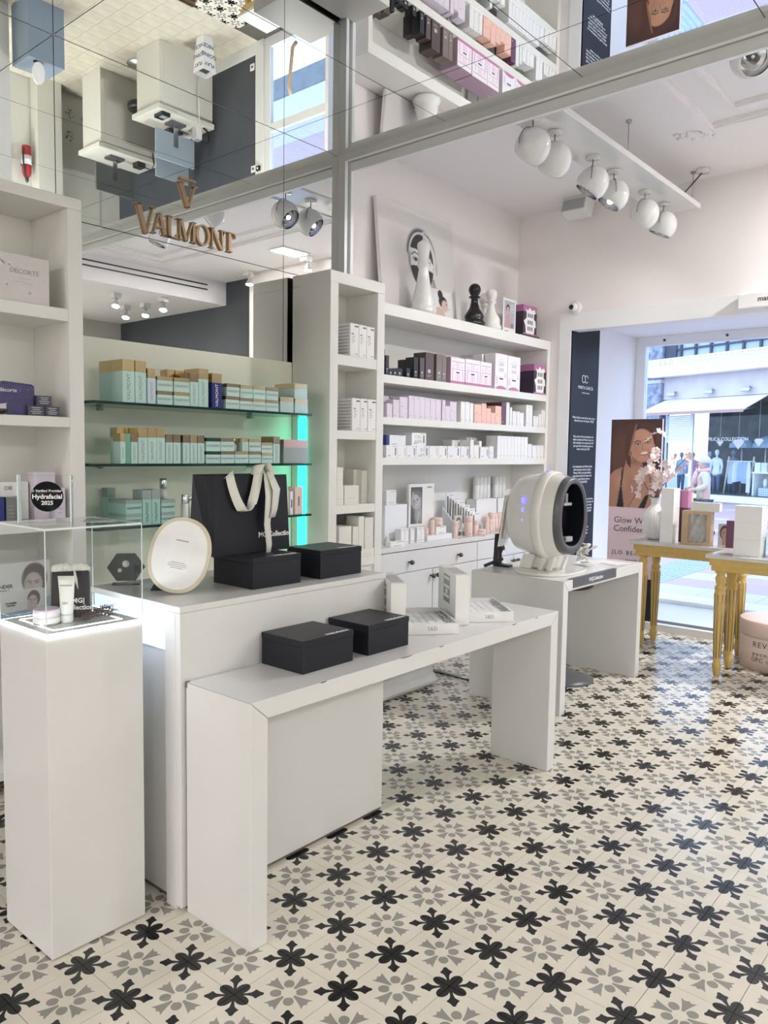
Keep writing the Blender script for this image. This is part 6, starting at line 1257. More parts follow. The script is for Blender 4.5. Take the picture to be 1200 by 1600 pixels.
t = thing('portrait_card', 'small portrait card of a face on the far gold table', 'card', (4.0, 0.585, ZG)); p = Paint(0.6, 60); p.fill((0.62, 0.60, 0.62)); p.ell(0.3, 0.6, 0.26, 0.36, (0.08, 0.05, 0.04)); p.ell(0.3, 0.16, 0.14, 0.24, (0.50, 0.34, 0.28)); face(p, 0.32, 0.56, 0.27, (0.55, 0.38, 0.31), None, smile=False)
B(4.05, 4.054, 0.53, 0.625, ZG+0.0002, ZG+0.155).build('card', 'card_white', t); p.build('print', t, frame((4.0494, 0.622, ZG+0.004), (0, -1, 0), (0, 0, 1)), 0.088, 0.148)
carton('plum_carton', 'tall dark plum carton beside the portrait card', 3.965, 4.015, 0.478, 0.545, ZG, 0.185, 'plum'); carton('green_carton', 'grey-green printed carton at the right edge on the near gold table', 3.60, 3.66, 0.05, 0.165, ZG, 0.15, 'sea_grey'); carton('green_carton', 'taller grey-green carton behind the printed one at the right edge', 3.67, 3.73, 0.09, 0.19, ZG, 0.19, 'sea_grey')
# poster stand (portrait of a smiling woman), standing in the window bay
CAM_SCALE = POSTER_CAM_SCALE
t = thing('poster_stand', 'tall pink poster stand with a smiling woman reading JLO BEAUTY', 'poster', (4.31, 1.35, 0))
B(4.303, 4.33, 1.148, 1.556, 0.45, 1.692).build('panel', 'poster_pink', t, 0.002); B(4.305, 4.345, 1.165, 1.54, 0.0, 0.449).build('stand', 'black_card', t); B(4.29, 4.42, 1.15, 1.555, 0.0, 0.03).build('foot', 'black_card', t)
p = Paint(0.408/0.69, 150); A = 0.408/0.69
p.fill((0.060, 0.030, 0.032)); p.ell(A*0.45, 0.62, 0.33, 0.42, (0.075, 0.032, 0.025), soft=0.25); p.ell(A*0.20, 0.60, 0.14, 0.34, (0.12, 0.055, 0.040), soft=0.5); p.ell(A*0.84, 0.72, 0.10, 0.24, (0.13, 0.06, 0.05), soft=0.6)
sk = (0.50, 0.265, 0.185); p.pol([(0.0, 0.0), (A, 0.0), (A, 0.38), (A*0.86, 0.47), (A*0.66, 0.46), (A*0.62, 0.58), (A*0.34, 0.62), (A*0.30, 0.47), (A*0.10, 0.42), (0, 0.36)], (0.40, 0.205, 0.145)); p.ell(A*0.22, 0.30, 0.12, 0.14, (0.50, 0.27, 0.19), soft=0.9); p.ell(A*0.5, 0.40, 0.15, 0.10, (0.47, 0.25, 0.175), soft=0.9); p.ell(A*0.48, 0.53, 0.10, 0.06, (0.28, 0.13, 0.09), soft=0.9)
p.pol([(A*0.16, 0.0), (A*0.31, 0.0), (A*0.24, 0.27), (A*0.25, 0.44), (A*0.235, 0.44), (A*0.225, 0.27)], (0.012, 0.012, 0.014)); p.line([(A*0.24, 0.25), (A*0.27, 0.46)], 0.008, (0.012, 0.012, 0.014))
p.pol([(A*0.40, 0.0), (A*0.58, 0.0), (A*0.86, 0.30), (A*0.94, 0.42), (A*0.80, 0.46), (A*0.68, 0.32)], (0.47, 0.25, 0.175)); p.line([(A*0.40, 0.0), (A*0.68, 0.32)], 0.006, (0.2, 0.09, 0.07)); p.pol([(A*0.60, 0.0), (A*0.72, 0.0), (A*0.80, 0.16), (A*0.72, 0.14)], (0.014, 0.012, 0.014))
face(p, A*0.63, 0.705, 0.195, (0.56, 0.30, 0.205), None, tilt=0.16, turn=0.12, lips=(0.42, 0.13, 0.11)); p.pol([(A*0.34, 0.94), (A*0.52, 0.97), (A*0.46, 0.78), (A*0.40, 0.64), (A*0.42, 0.44), (A*0.34, 0.50), (A*0.28, 0.66)], (0.085, 0.036, 0.028)); p.line([(A*0.50, 0.94), (A*0.42, 0.74), (A*0.38, 0.60)], 0.008, (0.34, 0.17, 0.10)); p.pol([(A*0.5, 0.97), (A*0.75, 0.955), (A*0.88, 0.84), (A*0.93, 0.66), (A*0.86, 0.72), (A*0.80, 0.86), (A*0.62, 0.91)], (0.085, 0.036, 0.028))
p.build('portrait', t, frame((4.3024, 1.556, 1.002), (0, -1, 0), (0, 0, 1)), 0.408, 0.69)
for s, sz, z, y in (('Glow With\nConfidence', 0.068, 0.865, 1.352), ('JLO BEAUTY', 0.046, 0.640, 1.352), ('Delivered By', 0.018, 0.585, 1.352), ('Hydrafacial', 0.036, 0.53, 1.352)): text(s, sz, 'dark_print', t, frame((4.3024, y, z), (0, -1, 0), (0, 0, 1)), space=1.35 if 'JLO' in s else 1.0, bold=0.0006 if 'JLO' in s else 0)
B(4.3022, 4.3026, 1.335, 1.375, 0.745, 0.748).build('print', 'dark_print', t)
CAM_SCALE = None
# pink drum
t = thing('display_drum', 'large round pink display drum reading REVIDERM under the gold table', 'display', (4.06, 0.17, 0)); MB().lathe([(0.26, 0.0), (0.26, 0.215), (0.258, 0.217)], (4.09, 0.19, 0.001), 56).build('base', 'drum_pink', t); MB().lathe([(0.258, 0.219), (0.262, 0.221), (0.262, 0.322), (0.258, 0.325)], (4.09, 0.19, 0.001), 56).build('lid', 'drum_pink', t)
def arc_text(s, size, cx, cy, r, z, a0, mat_, par):
    a = a0
    for ch in s:
        wd_ = {'I': 0.34, 'i': 0.3, 'l': 0.28, 'M': 0.95, 'm': 0.85, ' ': 0.4, '\u00ae': 0.5}.get(ch, 0.66)*size
        if ch != ' ':
            am = a+wd_/2/r; n_ = Vector((math.cos(am), math.sin(am), 0)); text(ch, size, mat_, par, frame(Vector((cx, cy, z))+n_*(r+0.0006), (-n_.y, n_.x, 0), (0, 0, 1)))
        a += wd_/r
arc_text('REVIDERM', 0.052, 4.09, 0.19, 0.26, 0.175, math.radians(152), 'dark_print', t); arc_text('pycnogenol', 0.040, 4.09, 0.19, 0.26, 0.115, math.radians(152), 'dark_print', t); arc_text('OPC cream', 0.040, 4.09, 0.19, 0.26, 0.075, math.radians(152), 'dark_print', t)
# dark info panel on the window's side wall
t = thing('info_panel', 'tall black glossy panel of white text beside the shop window', 'sign', (5.08, 2.18, 0.2)); B(4.803, 5.345, 2.178, 2.1885, 0.2, 2.60).build('panel', 'sticker_black', t)
FM = lambda x, z: frame((x, 2.1773, z), (1, 0, 0), (0, 0, 1))
text('MARTA GARC\u00cdA', 0.042, 'white_print', t, FM(5.09, 2.02)); text('medicina est\u00e9tica', 0.022, 'white_print', t, FM(5.09, 1.975))
b = MB()
for cx in (5.04, 5.10): b.tube([(cx+0.030*math.cos(a_), 2.1772, 2.10+0.034*math.sin(a_)) for a_ in np.linspace(0.3, 5.6, 16)], 0.004, 5)
b.build('logo', 'white_print', t)
z = 1.77
for blk in ('Marta Garc\u00eda es una de las m\u00e1s recono-\ncidas del sector de Espa\u00f1a. MUJER', 'Este centro ofrece tratamientos de\nsalud y est\u00e9tica de Marta Garc\u00eda, los\nm\u00e1s completos de recuperaci\u00f3n del\npa\u00eds que todo el mundo puede ver\ndentro de la piel. ELLE', 'Los tratamientos de Marta Garc\u00eda\nabren nuevos y \u00fanicos rituales,\nFitness Oral y con gran belleza,\nel producto tiene los mejores de\ncomo cada cliente merece.\nMIC MAGAZINE', 'En Marta Garc\u00eda disfrutan de un entorno\ncuidado, con productos y tratamientos de\nprimera calidad que adem\u00e1s los mejo-\nres de cada tienda, con programas de\nbelleza a su gusto. MODA HOGAR', 'Marta es nuestra gu\u00eda de la\nbelleza que en Espa\u00f1a no\ntiene l\u00edmites, ha sido una\nde cinco premios.', 'El centro es\nuno de Espa\u00f1a\nalg\u00fan viaje\ndonde se\nprepara\ncomo el sol.\nEL IMPARCIAL'):
    nl = blk.count('\n')+1; hgt = nl*0.037; text(blk, 0.0285, 'white_print', t, FM(5.08, z-hgt/2)); z -= hgt+0.085
# ================================================================ the far half of the shop, seen in the mirrors
def pay_desk(label, x0, x1, y0, y1, z):
    t = thing('pay_desk', label, 'desk', ((x0+x1)/2, (y0+y1)/2, 0), 'pay desks at the dark wall')
    B(x0-0.05, x1, y0, y1, z-0.06, z).build('desktop', 'desk_white', t, BV); B(x0, x0+0.06, y0+0.04, y1-0.04, 0.0015, z-0.0605).build('end_panel', 'desk_white', t, BV); B(x0+0.0605, x1, y1-0.07, y1-0.04, 0.0015, z-0.0605).build('front_panel', 'desk_white', t)
    text('RECEPCION' if False else 'MG|Collection', 0.035, 'grey_print', t, frame((x0+0.12, y1+0.0006, z-0.03), (-1, 0, 0), (0, 0, 1))); return t
pay_desk('white pay desk at the dark wall nearest the entrance, seen in the mirror', 4.13, 4.925, -3.44, -2.86, 0.84)
pay_desk('white pay desk at the dark wall further from the entrance, seen in the mirror', 4.05, 4.925, -4.64, -4.10, 1.03)
def monitor(label, cx, cy, z, w, h, m_, yaw, grp):
    t = thing('computer_monitor', label, 'monitor', (cx, cy, z), grp); M = Matrix.Translation((cx, cy, z)) @ Matrix.Rotation(yaw, 4, 'Z')
    b = MB(); b.M = M; b.box(-w/2, w/2, -0.015, 0.015, 0.13, 0.13+h); b.build('casing', m_, t, 0.004); b = MB(); b.M = M; b.box(-w/2+0.012, w/2-0.012, -0.0165, -0.0152, 0.142, 0.118+h); b.build('screen', 'black_gloss', t)
    b = MB(); b.M = M; b.box(-0.03, 0.03, 0.016, 0.03, 0.03, 0.30); b.build('stand', 'steel', t); b = MB(); b.M = M; b.box(-0.11, 0.11, -0.07, 0.09, 0.0005, 0.03); b.build('foot', 'device_grey', t, 0.004)
monitor('pale blue-grey monitor back on the pay desk nearest the entrance', 4.50, -3.12, 0.8403, 0.58, 0.36, 'screen', 0.0, 'monitors on the pay desks'); monitor('second pale monitor standing behind on the same pay desk', 4.62, -3.36, 0.8403, 0.50, 0.50, 'screen', 0.0, 'monitors on the pay desks'); monitor('dark grey monitor on the pay desk further from the entrance', 4.36, -4.34, 1.0303, 0.56, 0.36, 'screen_dark', 0.0, 'monitors on the pay desks')
def terminal(label, x, y, z):
    t = thing('card_terminal', label, 'card terminal', (x, y, z)); B(x-0.06, x+0.06, y-0.09, y+0.09, z+0.0004, z+0.045).build('body', 'black', t, 0.006); B(x-0.04, x+0.04, y-0.02, y+0.06, z+0.0455, z+0.048).build('screen', 'screen', t)
terminal('black card terminal on the pay desk nearest the entrance', 4.22, -2.98, 0.8403)
t = thing('receipt_printer', 'small white receipt printer with a black scanner on the pay desk', 'printer', (4.78, -3.0, 0.8403)); B(4.71, 4.80, -3.05, -2.95, 0.8407, 0.99).build('body', 'lacquer', t, 0.006); B(4.72, 4.79, -3.04, -2.96, 0.9905, 1.0).build('lid', 'profile_grey', t)
MB().tube([(4.80, -2.97, 1.0), (4.84, -2.93, 1.03), (4.88, -2.92, 0.98), (4.87, -2.93, 0.87), (4.80, -2.92, 0.85)], 0.012, 8).build('scanner', 'black', t); MB().tube([(4.70, -2.90, 0.848), (4.68, -2.845, 0.845), (4.67, -2.843, 0.60), (4.66, -2.843, 0.25)], 0.006, 6).build('cable', 'profile_white', t)
t = thing('cash_drawer', 'black cables and box hanging under the far pay desk', 'box', (4.7, -4.2, 1.0303)); B(4.62, 4.74, -4.3, -4.17, 1.0307, 1.10).build('box', 'rubber', t, 0.004); MB().tube([(4.74, -4.2, 1.08), (4.80, -4.12, 1.12), (4.82, -4.08, 1.05), (4.80, -4.085, 0.9)], 0.008, 6).build('cable', 'rubber', t)
t = thing('stool', 'stool with a round grey foot beside the pay desks, seen in the mirror', 'stool', (4.35, -3.66, 0)); MB().lathe([(0.17, 0.0015), (0.17, 0.01), (0.05, 0.04), (0.03, 0.05)], (4.35, -3.66, 0), 24).build('foot', 'steel', t); MB().lathe([(0.025, 0.045), (0.025, 0.5)], (4.35, -3.66, 0), 10).build('pole', 'chrome', t); MB().lathe([(0.16, 0.5), (0.17, 0.52), (0.17, 0.57), (0.15, 0.59)], (4.35, -3.66, 0), 20).build('seat', 'black', t)
t = thing('display_bin', 'tall printed display bin with big letters beside the dark wall', 'bin', (4.47, -2.45, 0)); b = MB(); x0, x1, y0, y1 = 4.38, 4.57, -2.56, -2.36
b.add([(x0+0.03, y0+0.03, 0.002), (x1-0.03, y0+0.03, 0.002), (x1-0.03, y1-0.03, 0.002), (x0+0.03, y1-0.03, 0.002), (x0, y0, 0.42), (x1, y0, 0.42), (x1, y1, 0.42), (x0, y1, 0.42)], [(3, 2, 1, 0), (0, 1, 5, 4), (1, 2, 6, 5), (2, 3, 7, 6), (3, 0, 4, 7)]); b.build('bin', 'card_white', t); B(x0+0.01, x1-0.01, y0+0.01, y1-0.01, 0.36, 0.365).build('inside', 'black', t)
for k, s in enumerate(('PLAY', 'GOING', 'NICE')):
    z = 0.34-0.11*k; e = 0.012+0.027*(0.34-z)/0.34
    text(s, 0.066, 'navy', t, frame((4.475, y1-0.03*(0.42-z)/0.418+0.001, z), (-1, 0, 0), (0, 0.07, 1)), bold=0.001); text(s, 0.066, 'navy', t, frame((x0+0.03*(0.42-z)/0.418-0.001, -2.46, z), (0, -1, 0), (-0.07, 0, 1)), bold=0.001)
for x, y, z, lb in ((4.949, -2.12, 0.27, 'white power socket low on the dark wall'), (4.949, -2.10, 1.50, 'white light switch beside the entrance door')):
    t = thing('wall_socket', lb, 'socket', (x, y, z)); B(4.938, 4.9495, y-0.04, y+0.04, z-0.04, z+0.04).build('plate', 'card_white', t, 0.003); MB().lathe([(0.018, 4.9379), (0.018, 4.936)], (0, y, z), 14, axis='x').build('insert', 'device_grey', t)
t = thing('door_latch', 'small black latch box on the white door trim', 'latch', (4.92, -1.97, 1.52)); B(4.900, 4.9245, -2.0, -1.94, 1.50, 1.56).build('box', 'black', t, 0.003); MB().lathe([(0.008, 4.8999), (0.006, 4.895)], (0, -1.97, 1.53), 10, axis='x').build('knob', 'lamp_emit', t)
# blue plinth with an oval sign, white pillar, extinguisher, telephone, drilled panel
t = thing('plinth', 'blue-grey display plinth in the far half of the shop', 'plinth', (2.88, -3.4, 0)); B(2.66, 3.08, -3.62, -3.22, 0.0015, 0.66).build('body', 'blue_grey', t, 0.003)
t = thing('oval_sign', 'white oval sign on the blue-grey plinth, seen upside down in the mirror', 'sign', (2.80, -3.28, 0.6604)); M = frame((2.80, -3.27, 0.6604+0.125), (-0.94, 0.34, 0), (0, -0.15, 1)); b = MB(); b.M = M; b.prism([(0.088*math.cos(2*math.pi*i/32), 0.118*math.sin(2*math.pi*i/32)) for i in range(32)], -0.016, 0, 'xy'); b.build('rim', 'card_white', t); b = MB(); b.M = M; b.box(-0.03, 0.03, -0.05, 0.04, 0.0004, 0.001); b.build('card', 'white_print', t); b = MB(); b.M = M; b.box(-0.05, 0.05, -0.1245, -0.10, -0.05, -0.0165); b.build('foot', 'black', t)
pil = struct(B(2.28, 2.62, -3.95, -3.6, -0.003, 3.28).build('wall_pillar', 'lacquer'), 'white pillar in the far half of the shop'); B(2.29, 2.45, -3.5998, -3.596, 0.05, 3.2).build('mirror_panel', 'mirror', pil)
p2_ = struct(B(3.62, 3.96, -5.1985, -5.0, -0.003, 3.289).build('wall_pier', 'grey_wall'), 'pale pier at the opposite wall')
t = thing('fire_extinguisher', 'red fire extinguisher on the opposite wall, seen in the mirror', 'fire extinguisher', (3.50, -5.08, 0.95)); MB().lathe([(0.055, 0.95), (0.062, 0.96), (0.062, 1.30), (0.045, 1.35), (0.02, 1.37)], (3.50, -5.09, 0), 20).build('cylinder', 'red_paint', t); MB().lathe([(0.02, 1.3705), (0.025, 1.40), (0.012, 1.43)], (3.50, -5.09, 0), 12).build('valve', 'black', t); MB().tube([(3.50, -5.07, 1.40), (3.44, -5.03, 1.38), (3.42, -5.02, 1.15), (3.43, -5.03, 1.0)], 0.012, 8).build('hose', 'rubber', t); B(3.47, 3.53, -5.1985, -5.153, 1.15, 1.2).build('bracket', 'black', t); MB().lathe([(0.0625, 1.08), (0.0625, 1.2)], (3.50, -5.09, 0), 20).build('label', 'card_white', t)
t = thing('wall_phone', 'cream wall telephone on the opposite wall, seen in the mirror', 'telephone', (3.25, -5.19, 1.05)); B(3.18, 3.32, -5.1985, -5.15, 1.05, 1.28).build('body', 'card_cream', t, 0.006); MB().tube([(3.21, -5.13, 1.06), (3.205, -5.12, 1.10), (3.205, -5.12, 1.23), (3.21, -5.13, 1.27)], 0.018, 8).build('handset', 'ribbon', t)
t = thing('vent_panel', 'pale panel with three clusters of drilled holes on the opposite wall', 'vent', (4.30, -5.19, 0.1)); B(3.98, 4.62, -5.1985, -5.185, 0.06, 1.9).build('panel', 'grey_wall', t)
b = MB()
for cx, cz in ((4.17, 0.28), (4.42, 0.28), (4.17, 0.60)):
    for k in range(28): a = R.uniform(0, 6.28); rr = 0.075*math.sqrt(R.random()); b.lathe([(0.007, -5.1849), (0.007, -5.184)], (cx+rr*math.cos(a), 0, cz+rr*math.sin(a)), 6, axis='y')
o = b.build('drilled_holes', 'dark_print', t)
# linear air slots in the fascia of the dropped ceiling
for k, z in enumerate((3.44, 3.50)):
    o = B(2.2, 4.65, -2.6498, -2.645, z, z+0.016).build('air_slot', 'black'); tag(o, ['lower long black air slot in the dropped ceiling, seen in the mirror', 'upper long black air slot in the dropped ceiling, seen in the mirror'][k], 'air vent', 'air slots of the dropped ceiling')
# ================================================================ the street
def slab_mat(name, c, bump=0, wave=False):
    mat(name, c, 0.55, noise=0.14, nscale=55)
slab_mat('stone_pale', (0.66, 0.68, 0.72)); slab_mat('stone_pink', (0.46, 0.33, 0.36)); slab_mat('stone_blue', (0.36, 0.42, 0.52)); slab_mat('stone_lilac', (0.52, 0.48, 0.55)); mat('asphalt', (0.28, 0.30, 0.35), 0.8, noise=0.1, nscale=8)
mat('marble_blue', (0.22, 0.25, 0.34), 0.25, noise=0.55, nscale=5); mat('sign_white', (0.88, 0.88, 0.85), 0.4); mat('sign_blue', (0.03, 0.26, 0.46), 0.4); mat('fascia_pink', (0.62, 0.56, 0.58), 0.6, noise=0.05, nscale=3); mat('awning_cream', (0.80, 0.77, 0.72), 0.7); mat('awning_edge', (0.45, 0.30, 0.28), 0.7)
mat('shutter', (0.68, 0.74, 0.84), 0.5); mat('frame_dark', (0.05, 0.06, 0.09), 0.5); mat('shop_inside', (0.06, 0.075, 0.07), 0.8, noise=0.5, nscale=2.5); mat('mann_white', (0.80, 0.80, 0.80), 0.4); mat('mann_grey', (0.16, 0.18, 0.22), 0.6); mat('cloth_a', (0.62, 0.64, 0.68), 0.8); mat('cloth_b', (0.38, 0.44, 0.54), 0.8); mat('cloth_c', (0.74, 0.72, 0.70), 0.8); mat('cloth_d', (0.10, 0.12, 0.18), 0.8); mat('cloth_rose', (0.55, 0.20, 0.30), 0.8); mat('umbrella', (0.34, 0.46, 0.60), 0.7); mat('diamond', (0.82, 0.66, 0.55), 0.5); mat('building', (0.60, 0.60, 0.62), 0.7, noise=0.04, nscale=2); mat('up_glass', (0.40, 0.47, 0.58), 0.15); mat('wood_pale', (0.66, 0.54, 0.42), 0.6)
mat('skin', (0.55, 0.36, 0.29), 0.6); mat('hair_grey', (0.58, 0.56, 0.55), 0.8); mat('coat', (0.56, 0.51, 0.43), 0.8); mat('scarf', (0.62, 0.38, 0.38), 0.85, noise=0.3, nscale=60); mat('trousers', (0.10, 0.11, 0.15), 0.8); mat('bag_yellow', (0.70, 0.55, 0.18), 0.6); mat('bag_dark', (0.07, 0.05, 0.05), 0.5)
GZ = -0.10
st = struct(B(6.33, 60, -30, 45, GZ-0.3, GZ-0.012).build('ground_street', 'asphalt'), 'paved street outside the shop window')
sm = {}
for k, c in (('pale', 'stone_pale'), ('pink', 'stone_pink'), ('blue', 'stone_blue'), ('lilac', 'stone_lilac')):
    b = MB().box(-0.298, 0.298, -0.298, 0.298, -0.012, 0)
    if k == 'blue':
        for i in range(9): b.box(-0.29, 0.29, -0.285+i*0.066, -0.285+i*0.066+0.03, 0.0, 0.005)
    sm[k] = b.mesh('paving_slab', c)
far = MB()
for i in range(0, 30):
    for j in range(-8, 22):
        x = 6.64+0.6*i; y = -0.37+0.6*j
        kind = 'pale' if i < 1 else ('blue' if j == 5 and i > 0 else ('lilac' if i == 1 or (i+j) % 7 == 0 else 'pink'))
        if i < 12 and -1 <= j <= 9:
            o = bpy.data.objects.new('paving_slab', sm[kind]); COL.objects.link(o); o.parent = st; o.location = Vector((x, y, GZ))-st.location
        else: far.box(x-0.298, x+0.298, y-0.298, y+0.298, GZ-0.012, GZ, {'pale': 0, 'pink': 1, 'blue': 2, 'lilac': 3}[kind])
o = far.build('paving_field', ['stone_pale', 'stone_pink', 'stone_blue', 'stone_lilac'], st); o['kind'] = 'stuff'

# building across the street: local x to the right, y into the building, z up
a_ = math.radians(69.5); U = Vector((math.cos(a_), math.sin(a_), 0)); Nn = Vector((math.sin(a_), -math.cos(a_), 0)); OO = Vector((25.69, 7.836, -0.112))
BM = Matrix(((-U.x, Nn.x, 0, OO.x), (-U.y, Nn.y, 0, OO.y), (0, 0, 1, 0), (0, 0, 0, 1)))
def LB(*boxes, m=None):
    b = MB(); b.M = BM
    for q in boxes: b.box(*q)
    return b
bl = thing('shop_building', 'shop building across the street with marble pier, fascia and display windows', 'building', tuple(BM @ Vector((0, 0, GZ))))
LB((-2.86, -1.97, -0.12, 0.4, GZ, 9)).build('marble_pier', 'marble_blue', bl); LB((-3.0, -1.95, -0.16, 0.4, 4.0, 4.12)).build('pier_band', 'building', bl)
LB((-14, -2.861, 0.0, 0.4, GZ, 9)).build('wall', 'building', bl); LB((6.0, 16, 0.0, 0.4, GZ, 9)).build('wall', 'building', bl); LB((-1.969, 6.0, 0.15, 0.4, 5.55, 9)).build('wall', 'building', bl)
LB((-1.95, 5.99, 0.02, 0.3, 3.40, 4.80)).build('fascia', 'fascia_pink', bl)
LB((-1.95, 5.99, 0.1, 0.2, 4.801, 5.549)).build('upper_glass', 'up_glass', bl)
for i in range(9): LB((-1.95+0.62*i, -1.87+0.62*i, 0.03, 0.0995, 4.801, 5.549)).build('window_bar', 'frame_dark', bl)
LB((-1.95, 5.99, 0.03, 0.0995, 5.10, 5.16)).build('window_rail', 'frame_dark', bl); LB((-1.95, -1.45, 0.0, 0.0295, 4.801, 5.549)).build('window_bar', 'frame_dark', bl)
LB((-1.95, 5.99, -0.05, 0.3, GZ, 0.12)).build('window_sill', 'sign_white', bl)
LB((-1.76, -1.72, -0.02, 0.05, 0.12, 3.30)).build('post', 'sign_white', bl); LB((-0.70, -0.58, -0.02, 0.05, 0.12, 3.30)).build('post', 'sign_white', bl); LB((2.6, 2.7, -0.02, 0.05, 0.12, 3.30)).build('post', 'sign_white', bl)
for i in range(14): LB((-1.715, -0.705, 0.0, 0.03, 1.97+0.062*i, 2.02+0.062*i)).build('shutter_slat', 'shutter', bl)
LB((-1.715, -0.705, 0.002, 0.05, 1.88, 1.96)).build('shutter_rail', 'sign_white', bl); LB((-1.715, -0.705, 0.0, 0.02, 2.86, 3.39)).build('shutter_box', 'shutter', bl)
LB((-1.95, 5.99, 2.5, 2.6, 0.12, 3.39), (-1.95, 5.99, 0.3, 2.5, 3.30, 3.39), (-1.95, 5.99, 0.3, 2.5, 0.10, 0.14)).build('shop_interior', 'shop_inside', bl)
LB((-0.579, 2.599, 0.01, 0.02, 0.12, 3.39)).build('pane', 'window_glass', bl); LB((-1.715, -0.705, 0.01, 0.02, 0.12, 1.879)).build('pane', 'window_glass', bl)
def LT(s, size, mat_, par, x, y, z, **kw): return text(s, size, mat_, par, BM @ frame((x, y, z), (1, 0, 0), (0, 0, 1)), **kw)
LT('PIUCA COLLECTION', 0.165, 'sign_white', bl, 0.80, 0.005, 1.98)
t = thing('shop_sign', 'long white shop sign with coloured stripes reading LED across the street', 'sign', tuple(BM @ Vector((0.9, -0.3, 4.2)))); LB((-2.18, 4.2, -0.55, -0.165, 4.17, 4.78)).build('sign_box', 'sign_white', t)
for i, c in enumerate(('red_paint', 'grey_print', 'green_leaf')): LB((-2.1, -1.78, -0.5515, -0.5501, 4.70-0.055*i, 4.712-0.055*i), (-0.98, 4.15, -0.5515, -0.5501, 4.70-0.055*i, 4.712-0.055*i)).build('stripe', c, t)
for x in (-1.6, 3.0): LB((x, x+0.1, -0.1645, 0.0195, 4.3, 4.6)).build('bracket', 'steel', t)
LT('L E D', 0.26, 'grey_print', t, -1.38, -0.552, 4.635); LT('SISTEMAS DE PUBLICIDAD EN PANTALLAS VIDEO LED\nAPLICACIONES DE TECNOLOGIA LED', 0.155, 'light_print', t, 1.05, -0.552, 4.42)
t = thing('blade_sign', 'small blue shop sign on the marble pier across the street', 'sign', tuple(BM @ Vector((-2.5, -0.15, 4.2)))); LB((-2.86, -2.2, -0.30, -0.1605, 4.22, 4.76)).build('board', 'sign_blue', t); LT('NOBAY', 0.17, 'sign_white', t, -2.62, -0.302, 4.52); LT('expres', 0.08, 'sign_white', t, -2.62, -0.302, 4.40)
t = thing('awning', 'cream awning with a dark pink lower edge across the street', 'awning', tuple(BM @ Vector((0, -0.4, 2.84)))); b = MB(); b.M = BM
b.add([(-1.85, 0.010, 3.38), (2.2, 0.010, 3.38), (2.05, -0.95, 2.90), (-2.15, -0.95, 2.90), (-1.85, 0.010, 3.35), (2.2, 0.010, 3.35), (2.05, -0.95, 2.87), (-2.15, -0.95, 2.87)], [(0, 1, 2, 3), (7, 6, 5, 4), (0, 3, 7, 4), (1, 5, 6, 2), (3, 2, 6, 7), (0, 4, 5, 1)]); b.build('canvas', 'awning_cream', t); LB((-2.15, 2.05, -0.965, -0.951, 2.80, 2.90)).build('valance', 'awning_edge', t)
for x in (-1.6, 1.9): b = MB(); b.M = BM; b.tube([(x, -0.04, 3.0), (x, -0.9, 2.86)], 0.02, 6); b.build('arm', 'steel', t)
for x, lb in ((-1.35, 'left spotlight on the fascia across the street'), (0.2, 'middle small spotlight on the fascia across the street'), (1.6, 'right spotlight on the fascia across the street')):
    t = thing('fascia_lamp', lb, 'lamp', tuple(BM @ Vector((x, -0.1, 3.5)))); b = MB(); b.M = BM; b.tube([(x, -0.001, 3.62), (x, -0.1, 3.66), (x, -0.14, 3.60)], 0.018, 6); b.build('arm', 'steel', t); LB((x-0.28, x+0.06, -0.2, -0.1, 3.50, 3.62)).build('head', 'steel', t, 0.02)
def cloth(b, x, y, z, w, l, d=0.05):
    b.add([(x-w*0.28, y-d, z), (x+w*0.28, y-d, z), (x+w*0.5, y-d, z-l*0.35), (x+w*0.42, y-d*1.3, z-l), (x-w*0.42, y-d*1.3, z-l), (x-w*0.5, y-d, z-l*0.35), (x-w*0.28, y+d, z), (x+w*0.28, y+d, z), (x+w*0.5, y+d, z-l*0.35), (x+w*0.42, y+d*1.3, z-l), (x-w*0.42, y+d*1.3, z-l), (x-w*0.5, y+d, z-l*0.35)],
          [(0, 5, 4, 3, 2, 1), (6, 7, 8, 9, 10, 11), (0, 1, 7, 6), (1, 2, 8, 7), (2, 3, 9, 8), (3, 4, 10, 9), (4, 5, 11, 10), (5, 0, 6, 11)]); return b
t = thing('clothes_rail', 'wooden clothes rail in the shop window across the street', 'clothes rail', tuple(BM @ Vector((1.0, 0.5, 0.14))))
for x in (0.52, 1.46):
    b = MB(); b.M = BM; b.tube([(x-0.16, 0.5, 0.145), (x, 0.5, 1.42)], 0.028, 6); b.build('post', 'wood_pale', t)
b = MB(); b.M = BM; b.tube([(0.45, 0.5, 1.26), (1.5, 0.5, 1.26)], 0.02, 6); b.build('bar', 'sign_white', t)
for i, (x, w, l, c, lb) in enumerate(((0.50, 0.22, 0.74, 'cloth_a', 'first pale shirt from the left on the clothes rail'), (0.68, 0.16, 0.68, 'cloth_c', 'second pale top from the left on the clothes rail'), (0.82, 0.15, 0.66, 'cloth_a', 'third pale top from the left on the clothes rail'), (0.98, 0.24, 0.64, 'cloth_b', 'blue shirt in the middle of the clothes rail'), (1.20, 0.26, 0.70, 'cloth_b', 'darker blue shirt right of the middle on the clothes rail'), (1.38, 0.14, 1.0, 'cloth_c', 'long pale dress at the right end of the clothes rail'))):
    b = MB(); b.M = BM; cloth(b, x, 0.64-0.055*i, 1.24, w, l, 0.02); o = b.build('garment', c); tag(o, lb, 'garment', 'garments on the rail')
